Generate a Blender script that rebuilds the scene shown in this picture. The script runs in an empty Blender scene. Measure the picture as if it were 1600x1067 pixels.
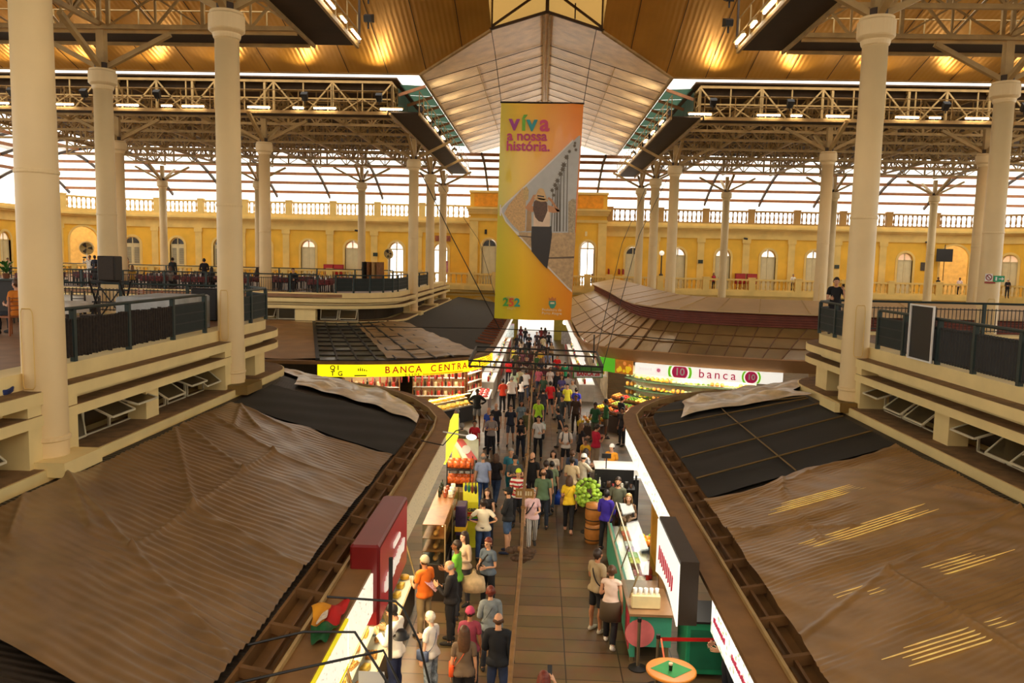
import bpy, bmesh, math, random
import numpy as np
from mathutils import Vector, Matrix, Quaternion
rnd = random.Random(7)
sc = bpy.context.scene
COL = sc.collection
PI = math.pi
R = math.radians

# ------------------------------------------------------------------ materials
MATS = {}
def lin(c):
    return tuple(((x/255.0) / 12.92 if x/255.0 <= .04045 else ((x/255.0 + .055)/1.055)**2.4) for x in c) + (1,)

def M(name, rgb=(128,128,128), rough=.6, metal=0.0, var=.12, scale=3.0, bump=0.0, bscale=None, coat=0.0,
      emit=0.0, ecol=None, spec=.5, trans=0.0, alpha=1.0, detail=4, sub=0.0):
    """a procedural principled material: a noise varies the base colour, another one drives the bump"""
    if name in MATS: return MATS[name]
    m = bpy.data.materials.new(name); m.use_nodes = True
    nt = m.node_tree; nt.nodes.clear()
    out = nt.nodes.new('ShaderNodeOutputMaterial'); p = nt.nodes.new('ShaderNodeBsdfPrincipled')
    nt.links.new(p.outputs[0], out.inputs[0])
    c = lin(rgb)
    p.inputs['Base Color'].default_value = c
    p.inputs['Roughness'].default_value = rough; p.inputs['Metallic'].default_value = metal
    p.inputs['Specular IOR Level'].default_value = spec
    p.inputs['Coat Weight'].default_value = coat; p.inputs['Coat Roughness'].default_value = .22
    if trans: p.inputs['Transmission Weight'].default_value = trans
    if alpha < 1: p.inputs['Alpha'].default_value = alpha
    if var or bump:
        tc = nt.nodes.new('ShaderNodeTexCoord'); nz = nt.nodes.new('ShaderNodeTexNoise')
        nz.inputs['Scale'].default_value = scale; nz.inputs['Detail'].default_value = detail
        nt.links.new(tc.outputs['Object'], nz.inputs['Vector'])
        if var:
            rp = nt.nodes.new('ShaderNodeValToRGB'); nt.links.new(nz.outputs['Fac'], rp.inputs['Fac'])
            rp.color_ramp.elements[0].position = .3; rp.color_ramp.elements[1].position = .7
            rp.color_ramp.elements[0].color = tuple(x*(1-var) for x in c[:3]) + (1,)
            rp.color_ramp.elements[1].color = tuple(min(1, x*(1+var)) for x in c[:3]) + (1,)
            nt.links.new(rp.outputs[0], p.inputs['Base Color'])
        if bump:
            b = nt.nodes.new('ShaderNodeBump'); b.inputs['Strength'].default_value = bump
            n2 = nt.nodes.new('ShaderNodeTexNoise'); n2.inputs['Scale'].default_value = bscale or scale*4
            n2.inputs['Detail'].default_value = 3
            nt.links.new(tc.outputs['Object'], n2.inputs['Vector'])
            nt.links.new(n2.outputs['Fac'], b.inputs['Height']); nt.links.new(b.outputs[0], p.inputs['Normal'])
    if emit:
        p.inputs['Emission Color'].default_value = lin(ecol or rgb); p.inputs['Emission Strength'].default_value = emit
    MATS[name] = m
    return m

def nodes_of(m):
    nt = m.node_tree
    return nt, [n for n in nt.nodes if n.type == 'BSDF_PRINCIPLED'][0]

def add_wave_bump(m, axis='X', scale=5.0, strength=.4, dist=.02, distort=0.0):
    """ribs of a corrugated or boarded sheet as a bump over the object's own coordinates"""
    nt, p = nodes_of(m)
    tc = nt.nodes.new('ShaderNodeTexCoord'); w = nt.nodes.new('ShaderNodeTexWave')
    w.bands_direction = axis; w.inputs['Scale'].default_value = scale; w.inputs['Distortion'].default_value = distort
    w.inputs['Detail Scale'].default_value = .6
    nt.links.new(tc.outputs['Object'], w.inputs['Vector'])
    b = nt.nodes.new('ShaderNodeBump'); b.inputs['Strength'].default_value = strength; b.inputs['Distance'].default_value = dist
    nt.links.new(w.outputs['Fac'], b.inputs['Height'])
    old = p.inputs['Normal'].links
    if old: nt.links.new(old[0].from_socket, b.inputs['Normal'])
    nt.links.new(b.outputs[0], p.inputs['Normal'])
    return m

def pane(name, tint=(235,240,235), clear=.85, gloss=.08, rough=.1, diffuse=0.0):
    """thin sheet of glass or plastic: lets light straight through, with some sheen and some milkiness"""
    if name in MATS: return MATS[name]
    m = bpy.data.materials.new(name); m.use_nodes = True; nt = m.node_tree; nt.nodes.clear()
    out = nt.nodes.new('ShaderNodeOutputMaterial')
    t = nt.nodes.new('ShaderNodeBsdfTransparent'); t.inputs[0].default_value = tuple(x*clear for x in lin(tint)[:3]) + (1,)
    g = nt.nodes.new('ShaderNodeBsdfGlossy'); g.inputs['Roughness'].default_value = rough
    mx = nt.nodes.new('ShaderNodeMixShader'); mx.inputs[0].default_value = gloss
    nt.links.new(t.outputs[0], mx.inputs[1]); nt.links.new(g.outputs[0], mx.inputs[2]); last = mx
    if diffuse:
        d = nt.nodes.new('ShaderNodeBsdfTranslucent'); d.inputs[0].default_value = lin(tint)
        d2 = nt.nodes.new('ShaderNodeBsdfDiffuse'); d2.inputs[0].default_value = lin(tint)
        ms = nt.nodes.new('ShaderNodeMixShader'); ms.inputs[0].default_value = .4
        nt.links.new(d.outputs[0], ms.inputs[1]); nt.links.new(d2.outputs[0], ms.inputs[2])
        m2 = nt.nodes.new('ShaderNodeMixShader'); m2.inputs[0].default_value = diffuse
        nt.links.new(mx.outputs[0], m2.inputs[1]); nt.links.new(ms.outputs[0], m2.inputs[2]); last = m2
    nt.links.new(last.outputs[0], out.inputs[0])
    MATS[name] = m
    return m

# ------------------------------------------------------------------ mesh builder
class MB:
    def __init__(s): s.v = []; s.f = []; s.m = []; s.mi = 0; s.sm = []; s.smooth = False
    def add(s, vs, fs):
        b = len(s.v); s.v.extend([tuple(map(float, p)) for p in vs])
        for f in fs: s.f.append([b+i for i in f]); s.m.append(s.mi); s.sm.append(s.smooth)
        return s
    def poly(s, *pts): return s.add(pts, [list(range(len(pts)))])
    def box(s, x0, x1, y0, y1, z0, z1):
        return s.add([(x0,y0,z0),(x1,y0,z0),(x1,y1,z0),(x0,y1,z0),(x0,y0,z1),(x1,y0,z1),(x1,y1,z1),(x0,y1,z1)],
                     [(0,3,2,1),(4,5,6,7),(0,1,5,4),(1,2,6,5),(2,3,7,6),(3,0,4,7)])
    def cbox(s, c, d, rz=0, rx=0):
        m = Matrix.Rotation(rz, 3, 'Z') @ Matrix.Rotation(rx, 3, 'X'); c = Vector(c); q = []
        for z in (-1,1):
            for x, y in ((-1,-1),(1,-1),(1,1),(-1,1)): q.append(c + m @ Vector((x*d[0]/2, y*d[1]/2, z*d[2]/2)))
        return s.add(q, [(0,3,2,1),(4,5,6,7),(0,1,5,4),(1,2,6,5),(2,3,7,6),(3,0,4,7)])
    def bevbox(s, c, d, b, rz=0):
        """a box with chamfered vertical and top edges"""
        m = Matrix.Rotation(rz, 3, 'Z'); c = Vector(c); x, y, z = d[0]/2, d[1]/2, d[2]/2
        def ring(k, zz): return [c + m @ Vector(p + (zz,)) for p in ((-x+k,-y),(x-k,-y),(x,-y+k),(x,y-k),(x-k,y),(-x+k,y),(-x,y-k),(-x,-y+k))]
        def ring2(k, zz): return [c + m @ Vector(p + (zz,)) for p in ((-x+2*k,-y+k),(x-2*k,-y+k),(x-k,-y+2*k),(x-k,y-2*k),(x-2*k,y-k),(-x+2*k,y-k),(-x+k,y-2*k),(-x+k,-y+2*k))]
        rs = [ring2(b,-z), ring(b,-z+b), ring(b,z-b), ring2(b,z)]
        s.rings(rs, True); return s
    def rings(s, rs, cap=False, closed=True):
        n = len(rs[0]); vs = [p for r in rs for p in r]; fs = []
        for i in range(len(rs)-1):
            for j in range(n if closed else n-1):
                k = (j+1) % n; fs.append((i*n+j, i*n+k, (i+1)*n+k, (i+1)*n+j))
        if cap: fs.append(tuple(reversed(range(n)))); fs.append(tuple(range((len(rs)-1)*n, len(rs)*n)))
        return s.add(vs, fs)
    def bar(s, p, q, w, h=None):
        p, q = Vector(p), Vector(q); d = (q-p).normalized(); h = h or w
        u = Vector((0,0,1)) if abs(d.z) < .95 else Vector((0,1,0))
        a = d.cross(u).normalized()*w/2; b = a.cross(d).normalized()*h/2
        return s.rings([[p-a-b, p+a-b, p+a+b, p-a+b], [q-a-b, q+a-b, q+a+b, q-a+b]], True)
    def tube(s, p, q, r, r2=None, n=8, cap=True):
        p, q = Vector(p), Vector(q); d = (q-p).normalized(); r2 = r if r2 is None else r2
        u = Vector((0,0,1)) if abs(d.z) < .95 else Vector((0,1,0))
        a = d.cross(u).normalized(); b = d.cross(a)
        rr = [[c + a*(k*math.cos(2*PI*i/n)) + b*(k*math.sin(2*PI*i/n)) for i in range(n)] for c, k in ((p,r),(q,r2))]
        return s.rings(rr, cap)
    def path(s, pts, r, n=6):
        pts = [Vector(p) for p in pts]; rr = []
        prev = None
        for i, p in enumerate(pts):
            d = (pts[min(i+1,len(pts)-1)] - pts[max(i-1,0)]).normalized()
            if prev is None:
                u = Vector((0,0,1)) if abs(d.z) < .9 else Vector((0,1,0)); a = d.cross(u).normalized()
            else: a = (prev - d*prev.dot(d)).normalized()
            prev = a; b = d.cross(a); k = r[i] if isinstance(r, (list,tuple)) else r
            rr.append([p + a*(k*math.cos(2*PI*j/n)) + b*(k*math.sin(2*PI*j/n)) for j in range(n)])
        return s.rings(rr, True)
    def lathe(s, prof, c=(0,0,0), n=16, cap=True):
        c = Vector(c)
        return s.rings([[c + Vector((r*math.cos(2*PI*i/n), r*math.sin(2*PI*i/n), z)) for i in range(n)] for r, z in prof], cap)
    def ell(s, c, r, nu=10, nv=6, m=None):
        c = Vector(c); m = m or Matrix.Identity(3)
        if not hasattr(r, '__len__'): r = (r,r,r)
        rr = [[c + m @ Vector((r[0]*math.sin(t)*math.cos(2*PI*i/nu), r[1]*math.sin(t)*math.sin(2*PI*i/nu), -r[2]*math.cos(t))) for i in range(nu)]
              for t in [PI*(.04 + .92*j/nv) for j in range(nv+1)]]
        return s.rings(rr, True)
    def prism(s, pts, z0, z1):
        n = len(pts)
        return s.rings([[(x,y,z0) for x, y in pts], [(x,y,z1) for x, y in pts]], True)
    def sweep(s, path, prof, close_ends=True, close_prof=True):
        """prof: (offset to the right of the path, z); path: plan points"""
        P = [Vector(p) for p in path]; rr = []
        for i, p in enumerate(P):
            d1 = (P[i]-P[i-1]).normalized() if i else (P[1]-P[0]).normalized()
            d2 = (P[i+1]-P[i]).normalized() if i < len(P)-1 else d1
            n1 = Vector((d1.y,-d1.x)); n2 = Vector((d2.y,-d2.x)); nn = (n1+n2); nn = nn/ max(nn.dot(n1), .2) if nn.length > 1e-6 else n1
            rr.append([(p.x+nn.x*o, p.y+nn.y*o, z) for o, z in prof])
        s.rings(rr, close_ends, close_prof); return s
    def grid(s, fn, nu, nv):
        vs = [fn(i/nu, j/nv) for j in range(nv+1) for i in range(nu+1)]
        fs = [(j*(nu+1)+i, j*(nu+1)+i+1, (j+1)*(nu+1)+i+1, (j+1)*(nu+1)+i) for j in range(nv) for i in range(nu)]
        return s.add(vs, fs)
    def mesh(s, name, org=None):
        me = bpy.data.meshes.new(name)
        v = s.v
        if org is not None:
            ox, oy, oz = org; v = [(a-ox, b-oy, c-oz) for a, b, c in v]
        me.from_pydata(v, [], s.f)
        me.polygons.foreach_set('material_index', s.m); me.polygons.foreach_set('use_smooth', s.sm)
        me.update(); return me
    def build(s, name, mats, parent=None, world=False):
        """links what was collected as ONE mesh object; world=True: the points are world points"""
        if not isinstance(mats, (list,tuple)): mats = [mats]
        org = None
        if world and parent is not None: org = root_loc(parent)
        me = s.mesh(name, org)
        for m in mats: me.materials.append(m)
        return link(name, me, parent)

def root_loc(o):
    v = Vector(o.location)
    while o.parent is not None: o = o.parent; v = v + o.location
    return v
def link(name, me, parent=None):
    o = bpy.data.objects.new(name, me); COL.objects.link(o)
    if parent is not None: o.parent = parent
    return o
LABELS = {}
def tag(o, label, cat, group=None, kind=None):
    if label: o['label'] = label
    if cat: o['category'] = cat
    if group: o['group'] = group
    if kind: o['kind'] = kind
    return o
def thing(name, label, cat, loc=(0,0,0), rz=0, group=None, kind=None):
    o = bpy.data.objects.new(name, None); COL.objects.link(o); o.empty_display_size = .1
    o.location = loc; o.rotation_euler = (0,0,rz)
    return tag(o, label, cat, group, kind)
def copy_tree(o, parent=None, loc=None, rz=None, label=None, group=None):
    c = o.copy(); COL.objects.link(c)
    c.parent = parent
    if loc is not None: c.location = loc
    if rz is not None: c.rotation_euler = (0,0,rz)
    if label: c['label'] = label
    if group: c['group'] = group
    for ch in list(o.children): copy_tree(ch, c)
    return c
def nobj(mb, name, mats, label, cat, group=None, kind=None, loc=None):
    """one thing that is a single mesh; loc moves its origin there (points are world points)"""
    if not isinstance(mats, (list,tuple)): mats = [mats]
    me = mb.mesh(name, loc)
    for m in mats: me.materials.append(m)
    o = link(name, me)
    if loc is not None: o.location = loc
    return tag(o, label, cat, group, kind)

_tc = {}
def text_geo(txt, size=1.0, depth=.004, align='CENTER', bold=0.0, sp=1.0):
    """vertices and faces of lettering in the XZ plane, facing -Y"""
    key = (txt, size, depth, align, bold, sp)
    if key not in _tc:
        cu = bpy.data.curves.new('lettering', 'FONT'); cu.body = txt; cu.size = size; cu.extrude = depth
        cu.align_x = align; cu.align_y = 'CENTER'; cu.offset = bold; cu.space_character = sp; cu.resolution_u = 3
        o = bpy.data.objects.new('lettering', cu); COL.objects.link(o)
        dg = bpy.context.evaluated_depsgraph_get(); dg.update()
        me = bpy.data.meshes.new_from_object(o.evaluated_get(dg))
        _tc[key] = ([(v.co.x, -v.co.z, v.co.y) for v in me.vertices], [tuple(p.vertices) for p in me.polygons])
        bpy.data.objects.remove(o); bpy.data.curves.remove(cu); bpy.data.meshes.remove(me)
    return _tc[key]
def add_text(mb, txt, size, loc, rz=0, **k):
    vs, fs = text_geo(txt, size, **k); m = Matrix.Rotation(rz, 3, 'Z'); l = Vector(loc)
    mb.add([l + m @ Vector(v) for v in vs], fs); return mb

# ------------------------------------------------------------------ camera
_F = 1244.0; PSI, PIT, ROL = R(1.94), R(5.87), R(1.26)
CAM = Vector((0, 0, 7.7))
fw = Vector((-math.sin(PSI)*math.cos(PIT), math.cos(PSI)*math.cos(PIT), -math.sin(PIT)))
rt = Vector((math.cos(PSI), math.sin(PSI), 0)); up = rt.cross(fw)
rr_ = rt*math.cos(ROL) + up*math.sin(ROL); uu_ = up*math.cos(ROL) - rt*math.sin(ROL)
cd = bpy.data.cameras.new('camera'); cam = bpy.data.objects.new('camera', cd); COL.objects.link(cam)
cd.sensor_width = 36; cd.lens = _F*36/1600; cd.clip_start = .1; cd.clip_end = 500
cam.matrix_world = Matrix(((rr_.x, uu_.x, -fw.x, CAM.x), (rr_.y, uu_.y, -fw.y, CAM.y), (rr_.z, uu_.z, -fw.z, CAM.z), (0,0,0,1)))
sc.camera = cam

# palette
CREAM = M('cream_paint', (240,216,150), .55, var=.08, scale=1.2, bump=.05)
COLM = M('column_paint', (232,204,150), .5, var=.06, scale=.8)
DIRT = M('dusty_concrete', (128,98,60), .85, var=.3, scale=4, bump=.2)
YEL = M('yellow_plaster', (238,184,58), .7, var=.1, scale=.8, bump=.05)
TRIM = M('cream_plaster', (232,196,112), .65, var=.1, scale=1.0)
TRIMD = M('darker_plaster', (170,128,66), .75, var=.25, scale=1.5)  # darker plaster tone, for the right-hand roof balustrade
STEEL = M('painted_steel', (182,150,94), .5, metal=.1, var=.2, scale=2)
STEELD = M('dark_steel', (66,48,30), .6, metal=.1, var=.2, scale=2)
DECK = M('catwalk_deck', (56,42,26), .7, var=.2, scale=1)
BLACK = M('black_metal', (22,20,19), .5, var=.1)
RAILM = M('rail_paint', (46,60,58), .45, metal=.3, var=.15)
BARM = M('rail_bars', (38,38,36), .6, var=.2)
BROWNM = M('brown_fascia', (138,98,52), .6, var=.22, scale=2.5, bump=.1)
WOOD = M('wood', (134,84,40), .5, var=.25, scale=6)
WHITE = M('white_paint', (236,234,228), .5, var=.03)
GLASS = pane('clear_glass', (235,242,240), .92, .05, .05)
# ------------------------------------------------------------------ floor
fm = bpy.data.materials.new('stone_slab_floor'); fm.use_nodes = True
nt, p_ = nodes_of(fm)
tc = nt.nodes.new('ShaderNodeTexCoord'); br = nt.nodes.new('ShaderNodeTexBrick'); nz = nt.nodes.new('ShaderNodeTexNoise')
br.inputs['Scale'].default_value = 1; br.inputs['Brick Width'].default_value = 1.05; br.inputs['Row Height'].default_value = .52
br.inputs['Mortar Size'].default_value = .012; br.inputs['Color1'].default_value = lin((128,100,68)); br.inputs['Color2'].default_value = lin((94,76,52)); br.inputs['Mortar'].default_value = lin((52,40,28))
br.offset = .37; br.offset_frequency = 1
nt.links.new(tc.outputs['Object'], br.inputs['Vector']); nz.inputs['Scale'].default_value = 2.2; nz.inputs['Detail'].default_value = 6
nt.links.new(tc.outputs['Object'], nz.inputs['Vector'])
mx = nt.nodes.new('ShaderNodeMix'); mx.data_type = 'RGBA'; mx.blend_type = 'MULTIPLY'; mx.inputs[0].default_value = .5
nt.links.new(br.outputs['Color'], mx.inputs[6]); nt.links.new(nz.outputs['Color'], mx.inputs[7]); nt.links.new(mx.outputs[2], p_.inputs['Base Color'])
mr = nt.nodes.new('ShaderNodeMapRange'); mr.inputs[3].default_value = .22; mr.inputs[4].default_value = .5
nt.links.new(nz.outputs['Fac'], mr.inputs[0]); nt.links.new(mr.outputs[0], p_.inputs['Roughness'])
bp = nt.nodes.new('ShaderNodeBump'); bp.inputs['Strength'].default_value = .25; bp.inputs['Distance'].default_value = .01
nt.links.new(br.outputs['Fac'], bp.inputs['Height']); bp.invert = True; nt.links.new(bp.outputs[0], p_.inputs['Normal'])
b = MB(); b.poly((-60,-8,0),(60,-8,0),(60,86,0),(-60,86,0))
tag(b.build('floor', fm), 'grey-brown stone slab floor of the market hall', 'floor', kind='structure')
b = MB(); b.poly((-60,86,-.02),(60,86,-.02),(60,140,-.02),(-60,140,-.02))
tag(b.build('street_ground', M('street', (190,186,178), .8)), 'pale street outside the far portal', 'street', kind='structure')

# ------------------------------------------------------------------ facade: an arcaded two-storey wall with rounded corners
def fdir(s):
    a = abs(s); t = 0 if a <= 38 else min((a-38)/8, PI/2)
    return -t if s > 0 else t
def fp(s, o=0.0, z=0.0):
    a = abs(s); g = 1 if s >= 0 else -1
    if a <= 38: return (s, 78-o, z)
    if a <= 38+8*PI/2:
        t = (a-38)/8; return (g*(38+(8-o)*math.sin(t)), 70+(8-o)*math.cos(t), z)
    return (g*(46-o), 70-(a-38-8*PI/2), z)
def fsteps(s0, s1):
    if max(abs(s0), abs(s1)) <= 38: return [s0, s1]
    n = max(1, int(abs(s1-s0)/.8)); return [s0+(s1-s0)*i/n for i in range(n+1)]
def fbox(mb, s0, s1, o0, o1, z0, z1):
    mb.rings([[fp(s,o1,z0), fp(s,o0,z0), fp(s,o0,z1), fp(s,o1,z1)] for s in fsteps(s0, s1)], True)
def arch_wall(mb, s0, s1, zb, zt, ops, o=0.0, th=.45, n=10):
    cur = s0
    for sc_, w, zs, zp in sorted(ops):
        if sc_-w > cur: fbox(mb, cur, sc_-w, o-th, o, zb, zt)
        if zs > zb: fbox(mb, sc_-w, sc_+w, o-th, o, zb, zs)
        a = [(sc_-w*math.cos(PI*i/n), zp+w*math.sin(PI*i/n)) for i in range(n+1)]
        for (sa, za), (sb, zb_) in zip(a, a[1:]):
            mb.poly(fp(sa,o,za), fp(sb,o,zb_), fp(sb,o,zt), fp(sa,o,zt))
            mb.poly(fp(sa,o,za), fp(sa,o-th,za), fp(sb,o-th,zb_), fp(sb,o,zb_))
        for ss in (sc_-w, sc_+w): mb.poly(fp(ss,o,zs), fp(ss,o,zp), fp(ss,o-th,zp), fp(ss,o-th,zs))
        cur = sc_+w
    if s1 > cur: fbox(mb, cur, s1, o-th, o, zb, zt)
def arch_trim(mb, sc_, w, zs, zp, o, d=.06, tw=.2, n=12):
    prof = [(sc_-w, zs)] + [(sc_-w*math.cos(PI*i/n), zp+w*math.sin(PI*i/n)) for i in range(n+1)] + [(sc_+w, zs)]
    k = (w+tw)/w
    outp = [(sc_-w-tw, zs)] + [(sc_-(w+tw)*math.cos(PI*i/n), zp+(w+tw)*math.sin(PI*i/n)) for i in range(n+1)] + [(sc_+w+tw, zs)]
    mb.rings([[fp(a,o-.02,z), fp(a,o+d,z), fp(a2,o+d,z2), fp(a2,o-.02,z2)] for (a,z), (a2,z2) in zip(prof, outp)], True)

SL = [-9.8-4.36*i for i in range(8)]            # window axes, left wing
SR = [8.9+4.33*i for i in range(7)]
BIG = [-44.6, 39.4]
SL2 = [-49.0, -53.3, -57.6, -62]; SR2 = [44.0, 48.4, 52.7, 57, 61.5]
wing_ops = lambda L: [(s, .72, 5.2, 8.45) for s in L]
wl = MB(); arch_wall(wl, -66, -6.9, 5.2, 11.0, wing_ops(SL+SL2)+[(BIG[0], 1.25, 5.2, 8.7)])
wall = wl.build('wall_far', YEL); tag(wall, 'yellow arcaded upper wall behind the far balcony', 'wall', kind='structure')
wr = MB(); arch_wall(wr, 6.2, 66, 5.2, 11.0, wing_ops(SR+SR2)+[(BIG[1], 1.25, 5.2, 8.7)]); wr.build('wall_panel', YEL, wall)
wc = MB(); arch_wall(wc, -6.9, 6.2, 5.2, 14.15, [(-5.0+.0, .72, 5.2, 8.9), (4.45, .72, 5.2, 8.9)], o=1.0, th=1.4); wc.build('wall_panel', YEL, wall)
g = MB(); arch_wall(g, -66, 66, 0, 4.75, [(s, 1.4, 0, 2.35) for s in SL+SL2+SR+SR2+[-44.6, 39.4, -5.7, 4.6]] + [(-.35, 1.8, 0, 2.6)], o=.35, th=.8); g.build('wall_panel', YEL, wall)
t = MB()
for a, c in ((-66,-6.9),(6.2,66)):
    for o0, o1, z0, z1 in ((0,.1,10.15,10.45),(0,.06,10.45,10.95),(0,.35,10.95,11.1),(0,.55,11.1,11.3),(-.4,.3,11.3,11.55)): fbox(t, a, c, o0, o1, z0, z1)
t.build('cornice', TRIM, wall)
t = MB()
for z0, z1, e in ((12.0,12.2,.2),(12.2,12.45,.35),(12.45,12.62,.55),(14.0,14.2,.15),(11.35,11.6,.12)): fbox(t, -6.9-e*.6, 6.2+e*.6, -.4, 1+e, z0, z1)
t.build('cornice', TRIM, wall)
t = MB(); fbox(t, -6.5, 5.8, .9, 1.12, 12.75, 13.9); t.build('attic_panel', M('orange_plaster', (232,150,26), .7, var=.15), wall)
t = MB(); fbox(t, -66, 66, .36, 1.2, 4.45, 4.75); fbox(t, -66, 66, .36, .55, 4.1, 4.3)
t.build('cornice', TRIM, wall)
t = MB(); fbox(t, -66, 66, 0, 1.7, 4.75, 5.2); tag(t.build('balcony_floor', TRIM), 'cream balcony slab along the far wall', 'balcony', kind='structure')
def mids(L): return [(a+b)/2 for a, b in zip(L, L[1:])]
SLA = sorted(SL+SL2+[BIG[0]]); SRA = sorted(SR+SR2+[BIG[1]])
for L in (SLA, SRA):
    for s in mids(L):
        t = MB(); fbox(t, s-.32, s+.32, 0, .1, 5.2, 9.75); fbox(t, s-.4, s+.4, 0, .16, 9.75, 10.15); fbox(t, s-.4, s+.4, 0, .16, 5.2, 5.5)
        t.build('pilaster', TRIM, wall)
        t = MB(); fbox(t, s-.3, s+.3, .35, .5, 0, 3.6); fbox(t, s-.4, s+.4, .35, .6, 3.6, 4.0); t.build('pilaster', TRIM, wall)
for s in (-6.5, -3.4, 2.7, 5.8):
    t = MB(); fbox(t, s-.4, s+.4, 1, 1.12, 5.2, 11.3); t.build('pilaster', TRIM, wall)
for s in SLA+SRA:
    t = MB(); arch_trim(t, s, 1.25 if s in BIG else .72, 5.2, 8.7 if s in BIG else 8.45, 0); arch_trim(t, s, 1.4, 0, 2.35, .35, tw=.28); t.build('arch_trim', TRIM, wall)
for s in (-5.0, 4.45):
    t = MB(); arch_trim(t, s, .72, 5.2, 8.9, 1.0, tw=.16); t.build('arch_trim', TRIM, wall)
for s in (-5.7, 4.6):
    t = MB(); arch_trim(t, s, 1.4, 0, 2.35, .35, tw=.28); t.build('arch_trim', TRIM, wall)
t = MB(); fbox(t, -3.6, -2.15, .35, .8, 0, 4.1); t.build('portal_pier', M('ochre_pier', (196,176,70), .7), wall)
t = MB(); fbox(t, 1.45, 3.0, .35, .8, 0, 4.1); t.build('portal_pier', MATS['ochre_pier'], wall)
# back wall of the outer rooms (open at the portal and at the upper fanlights)
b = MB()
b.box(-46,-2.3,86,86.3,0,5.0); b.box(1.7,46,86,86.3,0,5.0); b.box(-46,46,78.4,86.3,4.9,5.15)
tag(b.build('wall_back', M('dim_arcade_plaster', (150,118,70), .8)), 'dim plaster wall inside the ground floor arcade', 'wall', kind='structure')  # dark plaster tone paints in the dimness inside the arcade
b = MB(); b.rings([[fp(s,-3.5,5.15),fp(s,-3.7,5.15),fp(s,-3.7,10.5),fp(s,-3.5,10.5)] for s in [BIG[0]-5+i for i in range(11)]], True); b.rings([[fp(s,-3.5,5.15),fp(s,-3.7,5.15),fp(s,-3.7,10.5),fp(s,-3.5,10.5)] for s in [BIG[1]-5+i for i in range(11)]], True); tag(b.build('wall_inner', M('inner_cream_wall', (246,206,120), .8)), 'cream inner wall seen through the two big arches', 'wall', kind='structure')
# side and near walls, outside the picture
b = MB(); b.box(-47,47,-6.4,-6,0,12.0)
tag(b.build('wall_near', YEL), 'yellow wall behind the viewer', 'wall', kind='structure')

# windows of the upper floor
LEAF = M('window_leaf', (222,206,160), .55, var=.05); DKGL = M('dark_glass', (38,36,32), .15, spec=.6); PALE = pane('milky_pane', (250,235,225), .9, .05, .2, diffuse=.5)
PINK = pane('rosy_pane', (250,205,185), .9, .05, .2, diffuse=.6); LOUV = M('grey_louvre', (140,132,112), .6)
def window(n, s, zp, o, paneM, leafM, openR=False, louv=False, label=''):
    root = thing('window_%d' % n, label, 'window', fp(s, o-.22, 5.2), fdir(s), kind='structure'); h = zp-5.2; w = .72; N = 10
    f = MB()
    f.rings([[( k*(w-.02)*c, y, z) for y, k in ((-.06,1),(.06,1))] + [(k*(w-.1)*c, y, z2) for y, k in ((.06,1),(-.06,1))] for c, z, z2 in
             [(-1,0,0)] + [(-math.cos(PI*i/N), h+(w-.02)*math.sin(PI*i/N), h+(w-.1)*math.sin(PI*i/N)) for i in range(N+1)] + [(1,0,0)]], True)
    f.box(-w,w,-.07,.07,h-.05,h+.05); f.box(-.045,.045,-.07,.07,0,h+w-.05); f.build('frame', LEAF, root)
    q = MB(); q.poly(*([(-(w-.06)*math.cos(PI*i/N), 0, h+(w-.06)*math.sin(PI*i/N)) for i in range(N+1)])); q.build('fanlight', paneM, root)
    for sd in (-1, 1):
        l = MB(); x0, x1 = sorted((sd*.05, sd*(w-.06)))
        if openR and sd > 0:
            l.box(w-.12, w-.08, .05, .6, 0, h-.05); l.build('leaf', M('open_leaf', (214,130,50), .6), root); continue
        if openR: continue
        l.box(x0, x1, -.03, .03, 0, h-.05)
        for z0, z1 in ((.15, 1.2), (1.3, h-.2)): l.box(x0+.07, x1-.07, -.05, -.028, z0, z1)
        lf = l.build('leaf', LEAF, root)
        if louv:
            v = MB()
            for i in range(16): v.box(x0+.09, x1-.09, -.065, -.05, 1.35+i*.1, 1.42+i*.1)
            v.build('louvre', LOUV, lf)
    return root
n = 1
PN = {-9.8:PALE, 8.9:DKGL, 13.23:PALE, 17.56:PALE, 21.89:PALE, 26.22:PALE, 30.55:PALE, 34.88:PALE}
nth = ['first','second','third','fourth','fifth','sixth','seventh','eighth','ninth','tenth','eleventh','twelfth']
for i, s in enumerate(SL+SL2):
    pm = (PALE, PALE, PINK, PINK, DKGL, DKGL, DKGL, DKGL)[i] if i < 8 else PALE
    window(n, s, 8.45, 0, pm, LEAF, openR=(i in (0, 1)), louv=(4 <= i < 8), label='cream arched window on the far upper wall, %s to the left of the central pavilion' % nth[i]); n += 1
for i, s in enumerate(SR+SR2):
    pm = DKGL if i == 0 else PALE
    window(n, s, 8.45, 0, pm, LEAF, label='cream arched window on the far upper wall, %s to the right of the central pavilion' % nth[i]); n += 1
window(n, -5.0, 8.9, 1.0, DKGL, LEAF, label='closed cream arched window on the pavilion, left of the banner'); n += 1
window(n, 4.45, 8.9, 1.0, PALE, LEAF, openR=True, label='open arched balcony door on the pavilion, right of the banner')

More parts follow.
